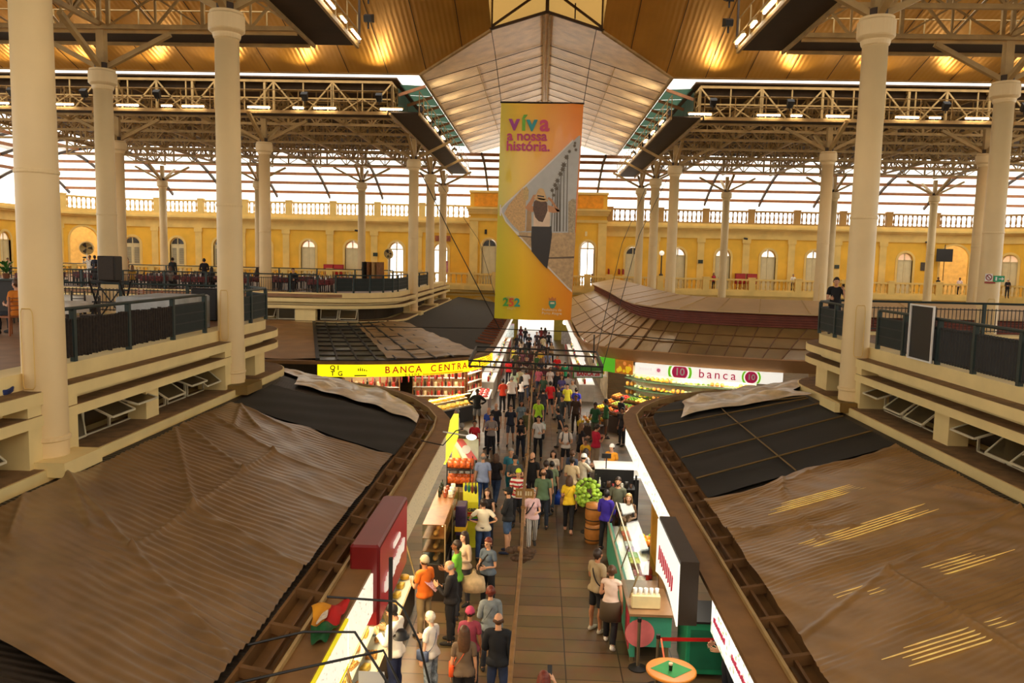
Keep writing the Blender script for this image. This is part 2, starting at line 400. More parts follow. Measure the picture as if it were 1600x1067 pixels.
# balustrades: one per bay, with its own balusters
def baluster_mesh(h):
    b = MB(); b.smooth = True
    b.lathe([(.09,0),(.09,.06*h),(.05,.1*h),(.06,.18*h),(.105,.34*h),(.085,.5*h),(.045,.72*h),(.06,.86*h),(.09,.9*h),(.09,h)], n=8)
    return b.mesh('baluster')
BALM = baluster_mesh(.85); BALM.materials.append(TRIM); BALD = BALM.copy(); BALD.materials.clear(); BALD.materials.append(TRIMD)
def balustrade(s0, s1, o, z0, h, label, group, mat, bm, pier=True, nb=9):
    sm = (s0+s1)/2; root = thing('balustrade', label, 'balustrade', fp(sm, o, z0), 0, group)
    s0 += .006; s1 -= .006; t = MB(); fbox(t, s0, s1, o-.16, o+.16, z0+h-.16, z0+h); t.build('top_rail', mat, root, world=True)
    t = MB(); fbox(t, s0, s1, o-.14, o+.14, z0, z0+.14); t.build('base', mat, root, world=True)
    if pier:
        t = MB(); fbox(t, s0+.02, s0+.62, o-.2, o+.2, z0, z0+h+.04); fbox(t, s0+.01, s0+.66, o-.24, o+.24, z0+h+.04, z0+h+.14); t.build('pier', mat, root, world=True)
    a0 = s0+.8
    for i in range(nb):
        s = a0+(s1-a0-.15)*i/(nb-1); q = link('baluster', bm, root); v = Vector(fp(s, o, z0+.14)) - root.location
        q.location = v; q.scale = (1,1,(h-.3)/.85)
bays = [('left', sorted(mids(SLA)+[-6.9, -64])), ('right', sorted(mids(SRA)+[6.2, 64]))]
for side, L in bays:
    for i, (a, c) in enumerate(zip(L, L[1:])):
        k = (len(L)-2-i) if side == 'left' else i
        if k > 9: continue
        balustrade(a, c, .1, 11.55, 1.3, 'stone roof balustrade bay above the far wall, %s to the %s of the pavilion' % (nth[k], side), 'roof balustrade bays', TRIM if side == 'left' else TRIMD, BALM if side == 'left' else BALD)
        balustrade(a, c, 1.5, 5.2, 1.15, 'stone balcony balustrade bay on the far wall, %s to the %s of the pavilion' % (nth[k], side), 'balcony balustrade bays', TRIM, BALM)
for a, c, w in ((-6.9,-4.6,'at the left end'),(-4.6,-2.3,'left of the middle'),(2.0,4.1,'right of the banner'),(4.1,6.2,'at the right end')):
    balustrade(a, c, 2.4, 5.2, 1.15, 'stone balcony balustrade of the central pavilion, bay %s' % w, 'pavilion balustrade bays', TRIM, BALM, nb=6)
b = MB(); fbox(b, -7.2, 6.5, 1, 2.7, 4.75, 5.2); tag(b.build('balcony_floor', TRIM), 'cream balcony ledge of the central pavilion', 'balcony', kind='structure')

# ------------------------------------------------------------------ ceilings
CEIL = add_wave_bump(M('gold_ceiling_sheet', (206,152,64), .38, metal=.45, var=.1, scale=.5, bump=.05, bscale=2), 'X', 1.3, .25, .03, 1.0)
NAVE = add_wave_bump(M('foil_ceiling_sheet', (240,208,160), .3, metal=.35, var=.16, scale=1.6, bump=.12, bscale=5), 'Y', 1.5, .5, .04, 2.5)
ZE, ZR, XE, YC = 17.2, 19.2, 6.5, 35.9; LN = 2.6
YF, YN = YC+XE, YC-XE; ZL = ZR-(ZR-ZE)*LN/XE
def slab(name, pts, mat, label, th=.08):
    b = MB(); n_ = len(pts)
    b.rings([[p for p in pts], [(x,y,z+th) for x,y,z in pts]], True)
    return tag(b.build(name, mat), label, 'ceiling', kind='structure')
for sg in (-1, 1):
    sd = 'left' if sg < 0 else 'right'
    slab('ceiling', [(sg*XE,YF,ZE),(sg*XE,74.5,ZE),(0,74.5,ZR),(0,YC+LN,ZR),(sg*LN,YC+LN,ZL)], NAVE, 'shiny boarded ceiling slope over the far aisle, %s half' % sd)
    slab('ceiling', [(sg*46,YF,ZE),(sg*XE,YF,ZE),(sg*LN,YC+LN,ZL),(sg*LN,YC,ZR),(sg*46,YC,ZR)], CEIL, 'golden metal ceiling slope facing the viewer, %s arm' % sd)
    slab('ceiling', [(sg*46,YN,ZE),(sg*XE,YN,ZE),(sg*LN,YC-LN,ZL),(sg*LN,YC,ZR),(sg*46,YC,ZR)], CEIL, 'golden metal ceiling slope above the crossing, %s arm' % sd)
    slab('ceiling', [(sg*XE,YN,ZE),(sg*XE,-4,ZE),(0,-4,ZR),(0,YC-LN,ZR),(sg*LN,YC-LN,ZL)], NAVE, 'boarded ceiling slope overhead, %s half' % sd)
slab('ceiling', [(-LN,YC-LN,20.3),(LN,YC-LN,20.3),(LN,YC+LN,20.3),(-LN,YC+LN,20.3)], CEIL, 'flat lid of the roof lantern')
# seams between the ceiling sheets and the edge trims
b = MB()
for x in [i*2.05 for i in range(-21, 22)]:
    if abs(x) < 3: continue
    y0 = YF if abs(x) > XE else YC+abs(x)
    z = lambda y: ZR-(ZR-ZE)*abs(y-YC)/XE-.012
    b.bar((x,y0,z(y0)),(x,YC,z(YC)),.03,.02)
tag(b.build('trim_1', STEELD), 'thin seams across the golden ceiling slope', 'trim', kind='structure')
b = MB()
for sg in (-1,1):
    b.bar((sg*XE,YF,ZE-.04),(sg*LN,YC+LN,ZL-.04),.14,.1); b.bar((sg*XE,YF,ZE-.03),(sg*XE,74.5,ZE-.03),.16,.12); b.bar((sg*46,YF,ZE-.03),(sg*XE,YF,ZE-.03),.1,.08)
    b.bar((sg*46,YN,ZE-.03),(sg*XE,YN,ZE-.03),.1,.08); b.bar((sg*XE,YN,ZE-.03),(sg*XE,-4,ZE-.03),.16,.12); b.bar((sg*3.7,44,18.02),(sg*3.7,74.4,18.02),.04,.03)
b.bar((-.14,YC+LN,ZR-.1),(-.14,74.4,ZR-.1),.1,.12); b.bar((.14,YC+LN,ZR-.1),(.14,74.4,ZR-.1),.1,.12)
tag(b.build('trim_2', STEEL), 'edge trims and ridge rails of the ceilings', 'trim', kind='structure')
b = MB()
for j in range(15):
    y = 44+j*2.1
    for sg in (-1,1): b.bar((sg*XE,y,ZE-.035),(sg*.2,y,ZR-.085),.05,.02)
tag(b.build('trim_3', STEELD), 'dark joints between the boarded ceiling sheets', 'trim', kind='structure')
# lantern over the crossing
MIR = pane('lantern_glass', (186,152,88), .25, .12, .15, diffuse=.6)
root = thing('roof_lantern', 'square roof lantern with braced glazed sides over the crossing', 'lantern', (0,YC,ZL))
for yy, nm in ((YC+LN, 'far'), (YC-LN, 'near')):
    q = MB(); q.poly((-LN,yy,ZL),(0,yy,ZR),(0,yy,20.3),(-LN,yy,20.3)); q.build('side_panel', MIR, root, world=True)
    q = MB(); q.poly((LN,yy,ZL),(LN,yy,20.3),(0,yy,20.3),(0,yy,ZR)); q.build('side_panel', MIR, root, world=True)
y1 = YC+LN-.06
for p, q_, w in (((-LN,y1,ZL),(-LN,y1,20.3),.14),((LN,y1,ZL),(LN,y1,20.3),.14),((0,y1,ZR),(0,y1,20.3),.16),((-LN,y1,ZL+.1),(-.1,y1,20.25),.1),((LN,y1,ZL+.1),(.1,y1,20.25),.1),
                 ((-LN,y1,20.26),(LN,y1,20.26),.12),((-LN,y1,ZL),(0,y1,ZR),.12),((LN,y1,ZL),(0,y1,ZR),.12),((1.3,y1,19.6),(1.3,y1,18.9),.06)):
    q = MB(); q.bar(p, q_, w); q.build('brace', STEELD, root, world=True)
for sg in (-1, 1):
    q = MB(); q.poly((sg*LN,YC-LN,ZL),(sg*LN,YC,ZR),(sg*LN,YC+LN,ZL),(sg*LN,YC+LN,20.3),(sg*LN,YC-LN,20.3)); q.build('side_panel', MIR, root, world=True)

# ------------------------------------------------------------------ roofs over the four quadrants, their girders
QROOF = M('quadrant_roof', (82,60,34), .75, var=.25, scale=.6)
def qroof(sg, y0, y1, label):
    b = MB(); x0, x1 = sg*8.0, sg*38
    b.rings([[(x0,y0,17.25),(x1,y0,17.25),(x1,y1,16.9),(x0,y1,16.9)],[(x0,y0,17.33),(x1,y0,17.33),(x1,y1,16.98),(x0,y1,16.98)]], True)
    return tag(b.build('ceiling', QROOF), label, 'ceiling', kind='structure')
qroof(-1, 43.9, 70, 'dark flat roof over the far left block'); qroof(1, 43.9, 70, 'dark flat roof over the far right block')
qroof(-1, -4, 27.6, 'dark flat roof over the near left block'); qroof(1, -4, 27.6, 'dark flat roof over the near right block')
FASC = M('dark_clerestory', (52,38,22), .8, var=.2, spec=.2)
for sg in (-1, 1):
    root = thing('clerestory_band', 'dark panelled clerestory band above the far %s girder' % ('left' if sg < 0 else 'right'), 'clerestory', (sg*23,44.4,16.6))
    for i in range(9):
        x0 = 8.4+i*3.3; b = MB(); b.box(*sorted((sg*x0, sg*(x0+2.95))), 44.35, 44.42, 16.68, 17.2); b.build('panel', FASC, root, world=True)
TR0 = {}
def girder(p0, p1, zb, zt, label, group, npan, mat=STEEL, w=.13):
    p0, p1 = Vector(p0+(0,)), Vector(p1+(0,)); L = (p1-p0).length; key = (round(L,2), npan)
    ang = math.atan2((p1-p0).y, (p1-p0).x)
    if key in TR0: return copy_tree(TR0[key], loc=(p0.x,p0.y,zb), rz=ang, label=label, group=group)
    root = thing('roof_girder', label, 'roof girder', (p0.x,p0.y,zb), ang, group); h = zt-zb
    b = MB(); b.bar((0,0,0),(L,0,0),w,w*1.1); b.build('bottom_chord', mat, root)
    b = MB(); b.bar((0,0,h),(L,0,h),w,w); b.build('top_chord', mat, root)
    b = MB(); b.bar((0,0,h*.52),(L,0,h*.52),w*.6); b.build('middle_rail', mat, root)
    b = MB(); d = L/npan
    for i in range(npan+1):
        b.bar((i*d,0,0),(i*d,0,h),w*(.9 if i % 2 == 0 else .5))
        if i < npan:
            b.bar((i*d,0,0 if i%2 else h*.98),((i+1)*d,0,h*.98 if i%2 else 0),w*.6)
            b.bar((i*d,.05,h*.52 if i%2 else 0),((i+1)*d,.05,0 if i%2 else h*.52),w*.45)
    b.build('lattice', mat, root); TR0[key] = root
    return root
GY = [44.1, 46.6, 50, 54, 58.2, 62.6, 67]; GX = [8.3, 11.6, 15.3, 19.3, 23.5, 27.6, 33]
for sg in (-1, 1):
    sd = 'left' if sg < 0 else 'right'
    for i, y in enumerate(GY):
        girder((sg*8.3,y), (sg*37.5,y), 15.22, 17.1, 'steel lattice girder across the far %s block, %s from the crossing' % (sd, nth[i]), 'cross girders of the far blocks', 18)
    for i, x in enumerate(GX):
        girder((sg*x,44.1), (sg*x,69.6), 15.3, 17.0, 'steel lattice girder running away over the far %s block, %s from the aisle' % (sd, nth[i]), 'long girders of the far blocks', 16)
    for i, y in enumerate((27.3, 24.2, 21.0)):
        girder((sg*8.3,y), (sg*37.5,y), 15.22, 17.1, 'steel lattice girder across the near %s block, %s from the crossing' % (sd, nth[i]), 'cross girders of the near blocks', 18)
    for i, x in enumerate((8.3, 15.1, 23.5)):
        girder((sg*x,1.8), (sg*x,27.3), 15.3, 17.0, 'steel lattice girder running overhead on the near %s block, %s from the aisle' % (sd, nth[i]), 'long girders of the near blocks', 16)

# ------------------------------------------------------------------ columns
def column_proto():
    root = thing('column', '', 'column')
    b = MB(); b.smooth = True; b.lathe([(.335,0),(.335,4.2),(.33,6),(.315,9),(.30,13.25)], n=28); b.build('shaft', COLM, root)
    b = MB(); b.lathe([(.30,13.1),(.33,13.13),(.35,13.2),(.35,13.24),(.43,13.3),(.45,13.33),(.45,13.68),(.41,13.72),(.41,13.78),(.2,13.8)], n=28); b.build('capital', COLM, root)
    b = MB(); b.lathe([(.34,4.55),(.365,4.57),(.365,4.62),(.34,4.64)], n=28); b.build('joint_ring', COLM, root); b = MB(); b.lathe([(.325,8.9),(.332,8.92),(.332,8.95),(.325,8.97)], n=28); b.build('joint_ring', COLM, root)
    b = MB(); b.bar((0,0,13.78),(0,0,15.06),.26); b.build('post', STEEL, root)
    b = MB(); b.lathe([(.24,13.78),(.24,13.98),(.2,14.0)], n=12); b.build('bearing', STEELD, root)
    for dx, dy in ((1,0),(-1,0),(0,1),(0,-1)):
        b = MB(); b.bar((dx*.12,dy*.12,13.85),(dx*2.35,dy*2.35,14.97),.17,.15); b.build('strut', STEEL, root)
    b = MB()
    pts = [(.345*math.cos(a), .345*math.sin(a), z) for a, z in ((-1.95,5.45),(-1.5,5.45),(-1.42,5.5),(-1.4,5.6),(-1.4,6.6),(-1.42,6.7),(-1.5,6.75),(-1.95,6.75),(-2.03,6.7),(-2.05,6.6),(-2.05,5.6),(-2.03,5.5),(-1.95,5.45))]
    b.path(pts, .008, 4); b.build('inspection_cover', TRIM, root)
    return root
CP = column_proto(); ncol = 0
cols = [(-8.15,12.75,'huge near cream column at the left edge of the picture, cut by the frame'), (-8.13,20.67,'cream column left of the aisle beside the screened railing'), (8.09,20.55,'cream column right of the aisle beside the man on the balcony'),
        (-14.98,27.2,'cream column behind the black loudspeaker on the left'), (14.97,27.2,'cream column with a green exit sign at the right edge'),
        (-15.3,43.95,'cream column rising from the curved terrace front, left of the row of three'), (15.2,43.9,'cream column directly behind the man on the right balcony'),
        (-8.1,50.5,'nearest cream column of the row of three left of the banner'), (-8.25,59.2,'middle cream column of the row of three left of the banner'), (-8.4,68.1,'farthest cream column of the row of three left of the banner'),
        (8.3,51.4,'nearest cream column of the row of three right of the banner, on a box plinth'), (8.2,59.2,'middle cream column of the row of three right of the banner, on a box plinth'), (8.1,66.8,'farthest cream column of the row of three right of the banner'),
        (15.6,69.1,'slim far cream column before the red cabinets on the right balcony'), (32.8,68.8,'slim far cream column before the big arch on the right'), (23.3,43.7,'cream column half hidden behind the right edge column'),
        (-23.7,44.4,'cream column half hidden behind the column with the loudspeaker'), (-32.7,68.4,'slim far cream column left of the arched windows with louvres'), (-15.0,66.5,'slim far cream column beside the stacked red cabinets on the left'),
        (-24.0,67.4,'slim far cream column behind the one at the curved terrace'), (24.0,67.4,'slim far cream column hidden behind the right balcony column')]
for i, (x, y, l) in enumerate(cols):
    c = CP if i == 0 else copy_tree(CP)
    c.location = (x, y, 0); c['label'] = l; c['group'] = 'cream columns'; c['kind'] = 'thing'
    if abs(x) < 9 and y < 25: 
        b = MB(); g = 1 if x < 0 else -1; b.box(*sorted((-.5*g, .62*g)), -.55, .55, 4.06, 4.3); b.build('base_block', CREAM, c)
    if x > 0 and 50 < y < 60:
        b = MB(); b.box(-.75,.75,-.75,.75,4.6,5.25); b.build('plinth', M('plinth_concrete', (206,178,118), .7), c)
b = MB(); b.smooth = True; b.tube((-26.9,43,0),(-26.9,43,14.2),.3,n=16); b.tube((-26.9,43,10.6),(-26.9,43,10.7),.34,n=16); b.tube((-26.9,43,7.9),(-26.9,43,8.0),.34,n=16)
nobj(b, 'duct_pipe', M('grey_duct', (112,98,72), .5, metal=.3), 'tall grey round duct standing beside the left edge column', 'pipe', loc=(-26.9,43,0))

# ------------------------------------------------------------------ catwalks with tube lamps
def catwalk(p0, p1, w, side, label):
    """inner edge from p0 to p1; deck widens to `side` (+1 right of travel)"""
    p0, p1 = Vector(p0), Vector(p1); d = (p1-p0).normalized(); n_ = Vector((d.y,-d.x))*side; L = (p1-p0).length
    root = thing('catwalk', label, 'catwalk', (p0.x,p0.y,15.2)); P = lambda a, o, z: (p0.x+d.x*a+n_.x*o, p0.y+d.y*a+n_.y*o, z)
    b = MB(); b.rings([[P(0,0,15.2),P(0,w,15.2),P(0,w,15.26),P(0,0,15.26)],[P(L,0,15.2),P(L,w,15.2),P(L,w,15.26),P(L,0,15.26)]], True); b.build('deck', DECK, root, world=True)
    for o in (.04, w-.04):
        b = MB(); b.bar(P(0,o,15.17),P(L,o,15.17),.1,.16); b.build('edge_beam', STEEL, root, world=True)
    for z in (15.75, 16.3): b = MB(); b.tube(P(0,.05,z),P(L,.05,z),.025,n=5); b.build('handrail', STEEL, root, world=True)
    k = int(L/1.5)
    for i in range(k+1): b = MB(); b.bar(P(i*L/k,.05,15.2),P(i*L/k,.05,16.32),.04); b.build('rail_post', STEEL, root, world=True)
    return root
catwalk((-6.5,42.4),(-6.5,72),1.65,-1,'catwalk with a railing under the eave left of the far aisle')
catwalk((6.5,42.4),(6.5,72),1.65,1,'catwalk with a railing under the eave right of the far aisle')
catwalk((-38,42.4),(-8.25,42.4),1.6,-1,'catwalk across the hall under the far golden slope, left arm')
catwalk((8.25,42.4),(38,42.4),1.6,-1,'catwalk across the hall under the far golden slope, right arm')
catwalk((-6.7,-3),(-6.7,29.2),1.65,-1,'dark catwalk overhead at the top left, along the aisle')
catwalk((6.7,-3),(6.7,29.2),1.65,1,'dark catwalk overhead at the top right, along the aisle')
catwalk((-38,29.2),(-8.45,29.2),1.65,1,'dark catwalk overhead at the top left, across the hall')
catwalk((8.45,29.2),(38,29.2),1.65,1,'dark catwalk overhead at the top right, across the hall')
TUBE = M('lamp_tube', (255,246,226), .4, var=0, emit=22, ecol=(255,236,204)); TUBEM = {}
def tube_lamp(c, L, ang, label, group):
    if L not in TUBEM:
        root = thing('tube_lamp', label, 'lamp', c, ang, group)
        b = MB(); b.tube((-L/2,0,0),(L/2,0,0),.045,n=6); b.build('tube', TUBE, root)
        b = MB(); b.cbox((0,.05,.07),(L+.1,.12,.07)); b.build('mount', STEEL, root); TUBEM[L] = root; return root
    return copy_tree(TUBEM[L], loc=c, rz=ang, label=label, group=group)
for sg in (-1, 1):
    sd = 'left' if sg < 0 else 'right'
    for i in range(8):
        tube_lamp((sg*(8.0+i*3.5),42.3,15.36), 1.15, 0, 'glowing tube lamp on the far cross catwalk, %s from the %s corner of the aisle' % (nth[i], sd), 'long tube lamps on the catwalks')
        if i % 2: tube_lamp((sg*(9.4+i*3.5),42.3,15.36), .55, 0, 'short glowing tube lamp on the far cross catwalk, %s from the %s corner' % (nth[i//2], sd), 'short tube lamps on the catwalks')
    for i in range(8): tube_lamp((sg*6.42,45+i*3.4,15.36), 1.15, PI/2, 'glowing tube lamp on the catwalk %s of the far aisle, %s from the crossing' % (sd, nth[i]), 'long tube lamps on the catwalks')
    for i in range(4): tube_lamp((sg*6.62,28.4-i*1.75,15.36), 1.15 if i%2 == 0 else .55, PI/2, 'glowing tube lamp on the overhead %s catwalk, %s from its corner' % (sd, nth[i]), 'tube lamps overhead')
# floodlights that light the golden slope from the catwalk
def flood(name, loc, rz, tilt, label, group):
    root = thing(name, label, 'floodlight', loc, rz, group)
    b = MB(); m = Matrix.Rotation(tilt, 3, 'X')
    def T(p): return m @ Vector(p)
    b.rings([[T(p) for p in q] for q in ([(-.13,-.2,-.1),(.13,-.2,-.1),(.13,-.2,.1),(-.13,-.2,.1)],[(-.17,.2,-.14),(.17,.2,-.14),(.17,.2,.14),(-.17,.2,.14)])], True); b.build('housing', BLACK, root)
    b = MB(); b.bar((0,0,-.35),(0,0,0),.05); b.build('mount', BLACK, root)
    return root
for sg in (-1, 1):
    sd = 'left' if sg < 0 else 'right'
    flood('floodlight', (sg*6.3,28.9,16.9), 0, .5, 'upper black floodlight on the corner post of the overhead %s catwalk' % sd, 'corner floodlights')
    flood('floodlight', (sg*6.3,28.9,16.05), 0, .3, 'lower black floodlight on the corner post of the overhead %s catwalk' % sd, 'corner floodlights')
    b = MB(); b.bar((sg*6.62,28.9,15.2),(sg*6.62,28.9,17.4),.07); nobj(b, 'mounting_post', STEELD, 'thin post carrying two floodlights at the overhead %s catwalk corner' % sd, 'post', loc=(sg*6.62,28.9,15.2))
    for i in range(7):
        x = sg*(8.6+i*3.9)
        flood('floodlight', (x,42.1,15.9), PI, .9, 'small floodlight on the far cross catwalk, %s from the %s corner of the aisle' % (nth[i], sd), 'slope floodlights')
        li = bpy.data.lights.new('flood_beam', 'SPOT'); li.energy = 190; li.color = (1,.72,.34); li.spot_size = R(95); li.spot_blend = .9; li.shadow_soft_size = .1
        lo = bpy.data.objects.new('flood_beam', li); COL.objects.link(lo); lo.location = (x,41.9,16.05)
        lo.rotation_euler = Vector((0,-1.3,1.2)).to_track_quat('-Z','Y').to_euler()
        li = bpy.data.lights.new('flood_beam', 'SPOT'); li.energy = 120; li.color = (1,.72,.34); li.spot_size = R(110); li.spot_blend = .9; li.shadow_soft_size = .1
        lo = bpy.data.objects.new('flood_beam', li); COL.objects.link(lo); lo.location = (sg*(7.5+i*4.2),29.6,16.1)
        lo.rotation_euler = Vector((0,1.6,1.1)).to_track_quat('-Z','Y').to_euler()

for sg in (-1, 1):
    for i in range(6):
        y = 45.5+i*4.2
        flood('floodlight', (sg*6.9,y,16.0), sg*PI/2, .7, 'small floodlight on the %s catwalk of the far aisle, %s from the crossing' % ('left' if sg < 0 else 'right', nth[i]), 'aisle floodlights')
        li = bpy.data.lights.new('flood_beam', 'SPOT'); li.energy = 260; li.color = (1,.84,.6); li.spot_size = R(130); li.spot_blend = 1; li.shadow_soft_size = .12
        lo = bpy.data.objects.new('flood_beam', li); COL.objects.link(lo); lo.location = (sg*6.3,y,16.1); lo.rotation_euler = Vector((-sg*1.5,0,1.1)).to_track_quat('-Z','Y').to_euler()
# ------------------------------------------------------------------ clerestory glazing along the far aisle and the sloped skylights round the edge
CLG = pane('clerestory_glass', (150,176,160), .5, .15, .15, diffuse=.45)
POLY = pane('polycarbonate', (250,248,242), .95, .03, .3, diffuse=.45)
RIB = M('skylight_rib', (58,44,32), .6, var=.2); PURL = M('skylight_purlin', (150,98,58), .6, var=.2)
for sg in (-1, 1):
    root = thing('clerestory_window', 'row of greenish clerestory panes behind the catwalk %s of the far aisle' % ('left' if sg < 0 else 'right'), 'clerestory', (sg*8.12,58,15.5))
    for i in range(8):
        y = 45+i*2.95; b = MB(); b.box(sg*8.12-.01, sg*8.12+.01, y, y+2.8, 15.6, 17.0); b.build('pane', CLG, root, world=True)
        b = MB(); b.rings([[(sg*6.62,y,17.12),(sg*6.62,y+2.8,17.12),(sg*8.05,y+2.8,17.18),(sg*8.05,y,17.18)],[(sg*6.62,y,17.14),(sg*6.62,y+2.8,17.14),(sg*8.05,y+2.8,17.2),(sg*8.05,y,17.2)]], True); b.build('pane', CLG, root, world=True)
        b = MB(); b.bar((sg*6.6,y-.08,17.1),(sg*8.1,y-.08,16.6),.1,.16); b.build('bracket', PURL, root, world=True)
def skylight(p0, p1, inward, label, nrib, h0=16.7, w=10.5, h1=13.5):
    """quarter-barrel glazing along p0-p1 (its high inner edge), falling outwards"""
    p0, p1 = Vector(p0), Vector(p1); d = (p1-p0); L = d.length; d.normalize(); n_ = Vector(inward)*-1
    root = thing('skylight', label, 'skylight', (p0.x,p0.y,h1))
    def P(a, t, dz=0):
        x = w*t; z = h1+(h0-h1)*math.cos(t*PI/2)**.9 if t < 1 else h1
        return (p0.x+d.x*a+n_.x*x, p0.y+d.y*a+n_.y*x, z+dz)
    T = 8
    b = MB(); b.grid(lambda u, v: P(u*L, v*.98, .06), 2, T); b.build('glazing_sheet', POLY, root, world=True)
    for i in range(nrib+1):
        b = MB()
        for j in range(T): b.bar(P(i*L/nrib, j/T), P(i*L/nrib, (j+1)/T), .16, .26)
        b.build('rib', RIB, root, world=True)
    for j, t in enumerate((.02, .25, .45, .62, .78, .93)):
        b = MB(); b.bar(P(0,t,-.02),P(L,t,-.02),.18,.26); b.build('purlin', PURL, root, world=True)
skylight((-48,69.8),(48,69.8),(0,-1),'long sloped skylight above the far balcony wall', 18)
skylight((-38,20),(-38,69.5),(1,0),'long sloped skylight along the left side wall', 11)
skylight((38,69.5),(38,20),(-1,0),'long sloped skylight along the right side wall', 11)
# ------------------------------------------------------------------ mezzanine slabs with their ledges
def arcpts(cx, cy, r, a0, a1, n=8): return [(cx+r*math.cos(R(a0+(a1-a0)*i/n)), cy+r*math.sin(R(a0+(a1-a0)*i/n))) for i in range(n+1)]
# path travels with the open hall on its right-hand side
PATHS = {
 'near_left': [(-42,25.7)][::-1] and None,
}
pNL = [(-8.16,-3),(-8.16,23.7)] + arcpts(-10.16,23.7,2,0,90)[1:] + [(-42,25.7)]
pNR = [(42,25.7)] + arcpts(10.16,23.7,2,90,180) + [(8.16,-3)]
pFL = [(-42,42.3)] + arcpts(-12,46.3,4,-90,0,12) + [(-8.0,69)]
def mezz(path, label, name='mezzanine_floor'):
    root = thing(name, label, 'mezzanine', (path[0][0], path[0][1], 4.0), kind='structure')
    S = lambda nm, prof, mat=CREAM: MB().sweep(path, prof).build(nm, mat, root, world=True)
    S('curb', [(-.75,5.25),(-.2,5.25),(-.2,5.69),(-.75,5.69)])
    S('ledge', [(-.7,5.2),(.16,5.2),(.16,5.4),(-.7,5.4)])
    S('ledge_dirt', [(-.2,5.4),(.14,5.4),(.14,5.412),(-.2,5.412)], DIRT)
    S('ledge', [(-.7,4.85),(.16,4.85),(.16,5.02),(-.7,5.02)])
    S('ledge_dirt', [(-.28,5.02),(.14,5.02),(.14,5.03),(-.28,5.03)], DIRT)
    S('band', [(-.7,5.02),(-.28,5.02),(-.28,5.2),(-.7,5.2)])
    S('sill_ledge', [(-.9,3.98),(.34,3.98),(.34,4.18),(-.9,4.18)])
    S('ledge_dirt', [(-.6,4.18),(.3,4.18),(.3,4.192),(-.6,4.192)], DIRT)
    S('inner_wall', [(-1.6,0),(-1.5,0),(-1.5,4.9),(-1.6,4.9)], M('dark_inner_wall', (70,56,36), .8))
    return root
mzNL = mezz(pNL, 'cream ledged edge of the near left upper terrace')
mzNR = mezz(pNR, 'cream ledged edge of the near right upper terrace')
mzFL = mezz(pFL, 'cream ledged edge of the far left upper terrace with laid tables')
TERR = M('terrace_tiles', (150,108,70), .5, var=.2, scale=2)
for pth, label in ((pNL+[(-42,-3)], 'tiled floor of the near left upper terrace'), (pNR+[(42,-3)], 'tiled floor of the near right upper terrace'), (pFL+[(-42,69)], 'tiled floor of the far left upper terrace')):
    b = MB(); b.prism([(x*1.0 + (-.5 if x < 0 else .5), y) for x, y in pth], 5.45, 5.62); tag(b.build('floor', TERR), label, 'floor', kind='structure')
# piers, window strip and column boxes
SASH = M('sash_frame', (206,196,164), .5); SGL = pane('dusty_pane', (150,136,104), .7, .12, .15, diffuse=.35)
def piers(root, spots):
    for (x0, x1, y0, y1, z0, z1) in spots:
        b = MB(); b.box(*sorted((x0,x1)), *sorted((y0,y1)), z0, z1); b.build('pier', CREAM, root, world=True)
piers(mzNL, [(-8.75,-8.03,20.0,21.4,4.18,5.25),(-8.75,-8.03,12.1,13.45,4.18,5.25),(-8.6,-8.2,16.2,16.75,4.18,4.86),(-8.6,-8.2,22.6,23.4,4.18,4.86),(-12.5,-11.8,25.1,25.5,4.18,4.86),(-8.75,-8.03,9.0,9.3,4.18,5.25)])
piers(mzNR, [(8.75,8.03,19.9,21.2,4.18,5.25),(8.6,8.2,15.9,16.5,4.18,4.86),(8.6,8.2,22.7,23.6,4.18,4.86),(8.6,8.2,12.2,12.8,4.18,4.86),(12.5,11.8,25.1,25.5,4.18,4.86)])
piers(mzFL, [(x-.55,x+.55,42.35,42.75,4.18,4.86) for x in (-12.6,-17.4,-22.2)] + [(-8.6,-8.2,50,51,4.18,4.86),(-8.6,-8.2,59,60,4.18,4.86)])
def awning(c, w, h, rz, tilt, label, group):
    """top-hung sash in a thin frame, pushed out by tilt"""
    root = thing('awning_window', label, 'window', c, rz, group, kind='thing')
    b = MB()
    for p, q in (((-w/2,0,0),(w/2,0,0)),((-w/2,0,h),(w/2,0,h)),((-w/2,0,0),(-w/2,0,h)),((w/2,0,0),(w/2,0,h))): b.bar(p, q, .04)
    b.build('frame', SASH, root)
    m = Matrix.Rotation(-tilt, 3, 'X'); T = lambda x, z: Vector((0,-.03,h-.03)) + m @ Vector((x,0,z-h+.03)); k = w/2-.04
    b = MB()
    for p, q in (((-k,.04),(k,.04)),((-k,h-.04),(k,h-.04)),((-k,.04),(-k,h-.04)),((k,.04),(k,h-.04))): b.bar(T(*p), T(*q), .035)
    sash = b.build('sash', SASH, root)
    b = MB(); b.poly(T(-k,.04),T(k,.04),T(k,h-.04),T(-k,h-.04)); b.build('pane', SGL, sash)
    return root
for i, (y, t) in enumerate(((13.95,.15),(14.95,1.15),(15.85,1.3),(17.3,1.0),(18.35,1.25),(19.4,.9),(22.0,.1),(11.2,.9),(10.2,1.2))):
    awning((-8.56,y,4.2), .92 if i != 6 else 1.0, .64, PI/2, t, ['nearly shut dusty window sash at the foot of the left edge column','first open dusty sash right of the left edge column','wide open dusty sash next to the pier on the left terrace','open dusty sash just right of the pier on the left terrace','flat open dusty sash in the middle of the left terrace front','half open sash against the box of the column left of the aisle','closed sash beyond the column left of the aisle','half open sash left of the left edge column','wide open sash at the very left edge of the picture'][i], 'sashes of the left terrace front')
